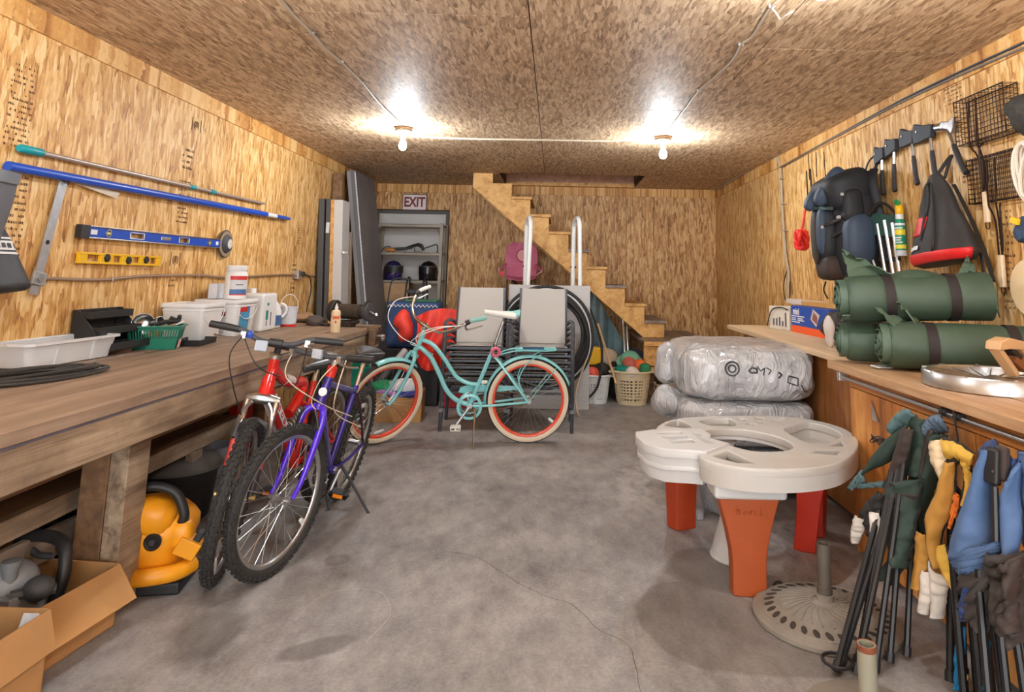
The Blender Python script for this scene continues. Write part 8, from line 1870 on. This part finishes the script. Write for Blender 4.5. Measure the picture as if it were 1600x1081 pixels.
g = G(); g.tube(cat([(0, .02, .27), (.06, .01, .36), (.085, 0, .39), (.06, -.02, .36), (.02, -.03, .26)], 5), .010, 6); ob('hang_loop', g, M['bagblk'], r)
g = G(); g.tube(cat([(-.03, .03, .25), (-.06, .04, .20), (-.075, .03, .05), (-.09, .06, -.08)], 5), .014, 6, flat=.4); ob('strap', g, M['strapblk'], r)
g = G(); g.tube(cat([(.05, -.06, .22), (.07, -.17, .0), (.07, -.26, -.18), (.05, -.33, -.30)], 5), .013, 6, flat=.4); g.tube(cat([(.05, -.25, -.16), (.03, -.29, -.28), (.05, -.25, -.31)], 5), .012, 6, flat=.4); ob('shoulder_strap', g, M['strapblk'], r)
# things at the right edge
g = G(); g.ell((0, 0, 0), (.07, .10, .085), 18, 12, wob=.05, ws=16, seed=4); o = tag(ob('black_net', g, pm('net_dark', (46, 42, 36), .8, var=.4, vs=60)), 'dark bundled net hanging top right beside the upper grill basket', 'net'); o.location = (2.14,2.959,2.098)
r = root('white_rope', 'hank of white rope hanging at the right edge of the photo', 'rope', (2.15,2.997,1.832))
for k in range(5):
    g = G(); g.tube([(.02 * math.sin(k + a), (.05 + .006 * k) * math.cos(a), (.11 + .008 * k) * math.sin(a)) for a in [2 * PI * q / 24 for q in range(24)]], .009, 6, closed=True); ob('loop', g, pm('rope_white', (214, 202, 184), .8), r)
g = G(); g.ell((0, 0, 0), (.04, .06, .07), 14, 10, wob=.04, ws=18, seed=5); o = tag(ob('work_gloves', g, pm('glove_blue', (46, 66, 92), .8, var=.3, vs=30)), 'dark blue and yellow gloves hanging at the right edge of the photo', 'gloves'); o.location = (2.15,3.038,1.566)
q_ = G(); q_.box((-.035, .02, .05), (.02, .05, .03), (.3, 0, 0)); ob('yellow_cuff', q_, M['yel'], o, bev=.005)
g = G(); g.lathe([(0, -.012), (.13, -.012), (.135, -.006), (.135, .006), (.13, .012), (0, .012)], 34, ax=(1, 0, 0)); o = tag(ob('wooden_disc', g, pm('disc_pale', (226, 200, 156), .6, var=.06, vs=3)), 'pale round wooden disc hanging at the right edge of the photo', 'disc'); o.location = (2.19,3.092,1.312)
# board stamps on the right wall
stamp_block(wr, wr_at(3.72, 2.32), .16, .16, 7, 31); stamp_block(wr, wr_at(3.6, 1.86), .12, .14, 5, 32); stamp_block(wr, wr_at(5.25, 1.02), .1, .2, 7, 33); stamp_block(wr, wr_at(3.34, 1.2), .1, .5, 16, 34)

# ------------------------------------------------------------------ ceiling cables
def ceil_cable(P, label, mat, rad=.0075, staples=()):
    r = root('ceiling_cable', label, 'cable', P[0]); o_ = V(P[0])
    g = G(); g.tube([p - o_ for p in cat(P, 6)], rad, 6); ob('cable', g, mat, r)
    for s_ in staples: g = G(); g.box(V(P[s_]) - o_ + V((0, 0, .002)), (.03, .012, .016)); ob('staple', g, M['alu'], r, bev=.002)
Z_ = ZC - .009
ceil_cable([V(p) for p in ((-1.248,2.753,2.538), (-1.265,2.904,2.538), (-1.277,3.08,2.538), (-1.277,3.313,2.538), (-1.289,3.55,2.538), (-1.275,3.784,2.538), (-1.271,4.205,2.538), (-1.294,4.674,2.538), (-1.296,5.102,2.538), (-1.293,5.415,2.538))], 'beige cable running along the left side of the ceiling to the lamp', M['wire'], staples=(3, 5, 6))
ceil_cable([V(p) for p in ((-1.31,5.869,2.536), (-1.106,5.942,2.538), (-0.762,5.965,2.538), (-0.413,5.958,2.538), (-0.006,5.946,2.538), (0.399,5.934,2.538), (0.654,5.879,2.538), (0.813,5.91,2.53), (0.874,5.853,2.52))], 'pale cable crossing the ceiling between the two far lamps', M['wire_w'], .009)
ceil_cable([V(p) for p in ((0.964,2.703,2.538), (0.948,2.842,2.538), (0.955,2.993,2.538), (0.971,3.222,2.538), (0.95,3.347,2.538), (0.97,3.576,2.538), (0.953,3.891,2.538), (0.918,4.235,2.538), (0.92,4.674,2.538), (0.922,5.425,2.538))], 'grey beige cable running along the right side of the ceiling to the lamp', M['wire'], staples=(1, 4, 7))
ceil_cable([V(p) for p in ((0.951,2.851,2.536), (0.968,2.836,2.5), (0.994,2.87,2.49), (0.995,2.799,2.48), (1.008,2.755,2.48))], 'short loose cable end dangling from the ceiling near the front lamp', M['wire_w'], .004)
stamp_block(ceil, CM @ Matrix.Translation((-1.36, -3.35, 0)), .22, .06, 3, 41); stamp_block(ceil, CM @ Matrix.Translation((-.62, -6.9, 0)), .2, .05, 2, 42); stamp_block(ceil, CM @ Matrix.Translation((-.05, -6.55, 0)), .2, .06, 2, 43)
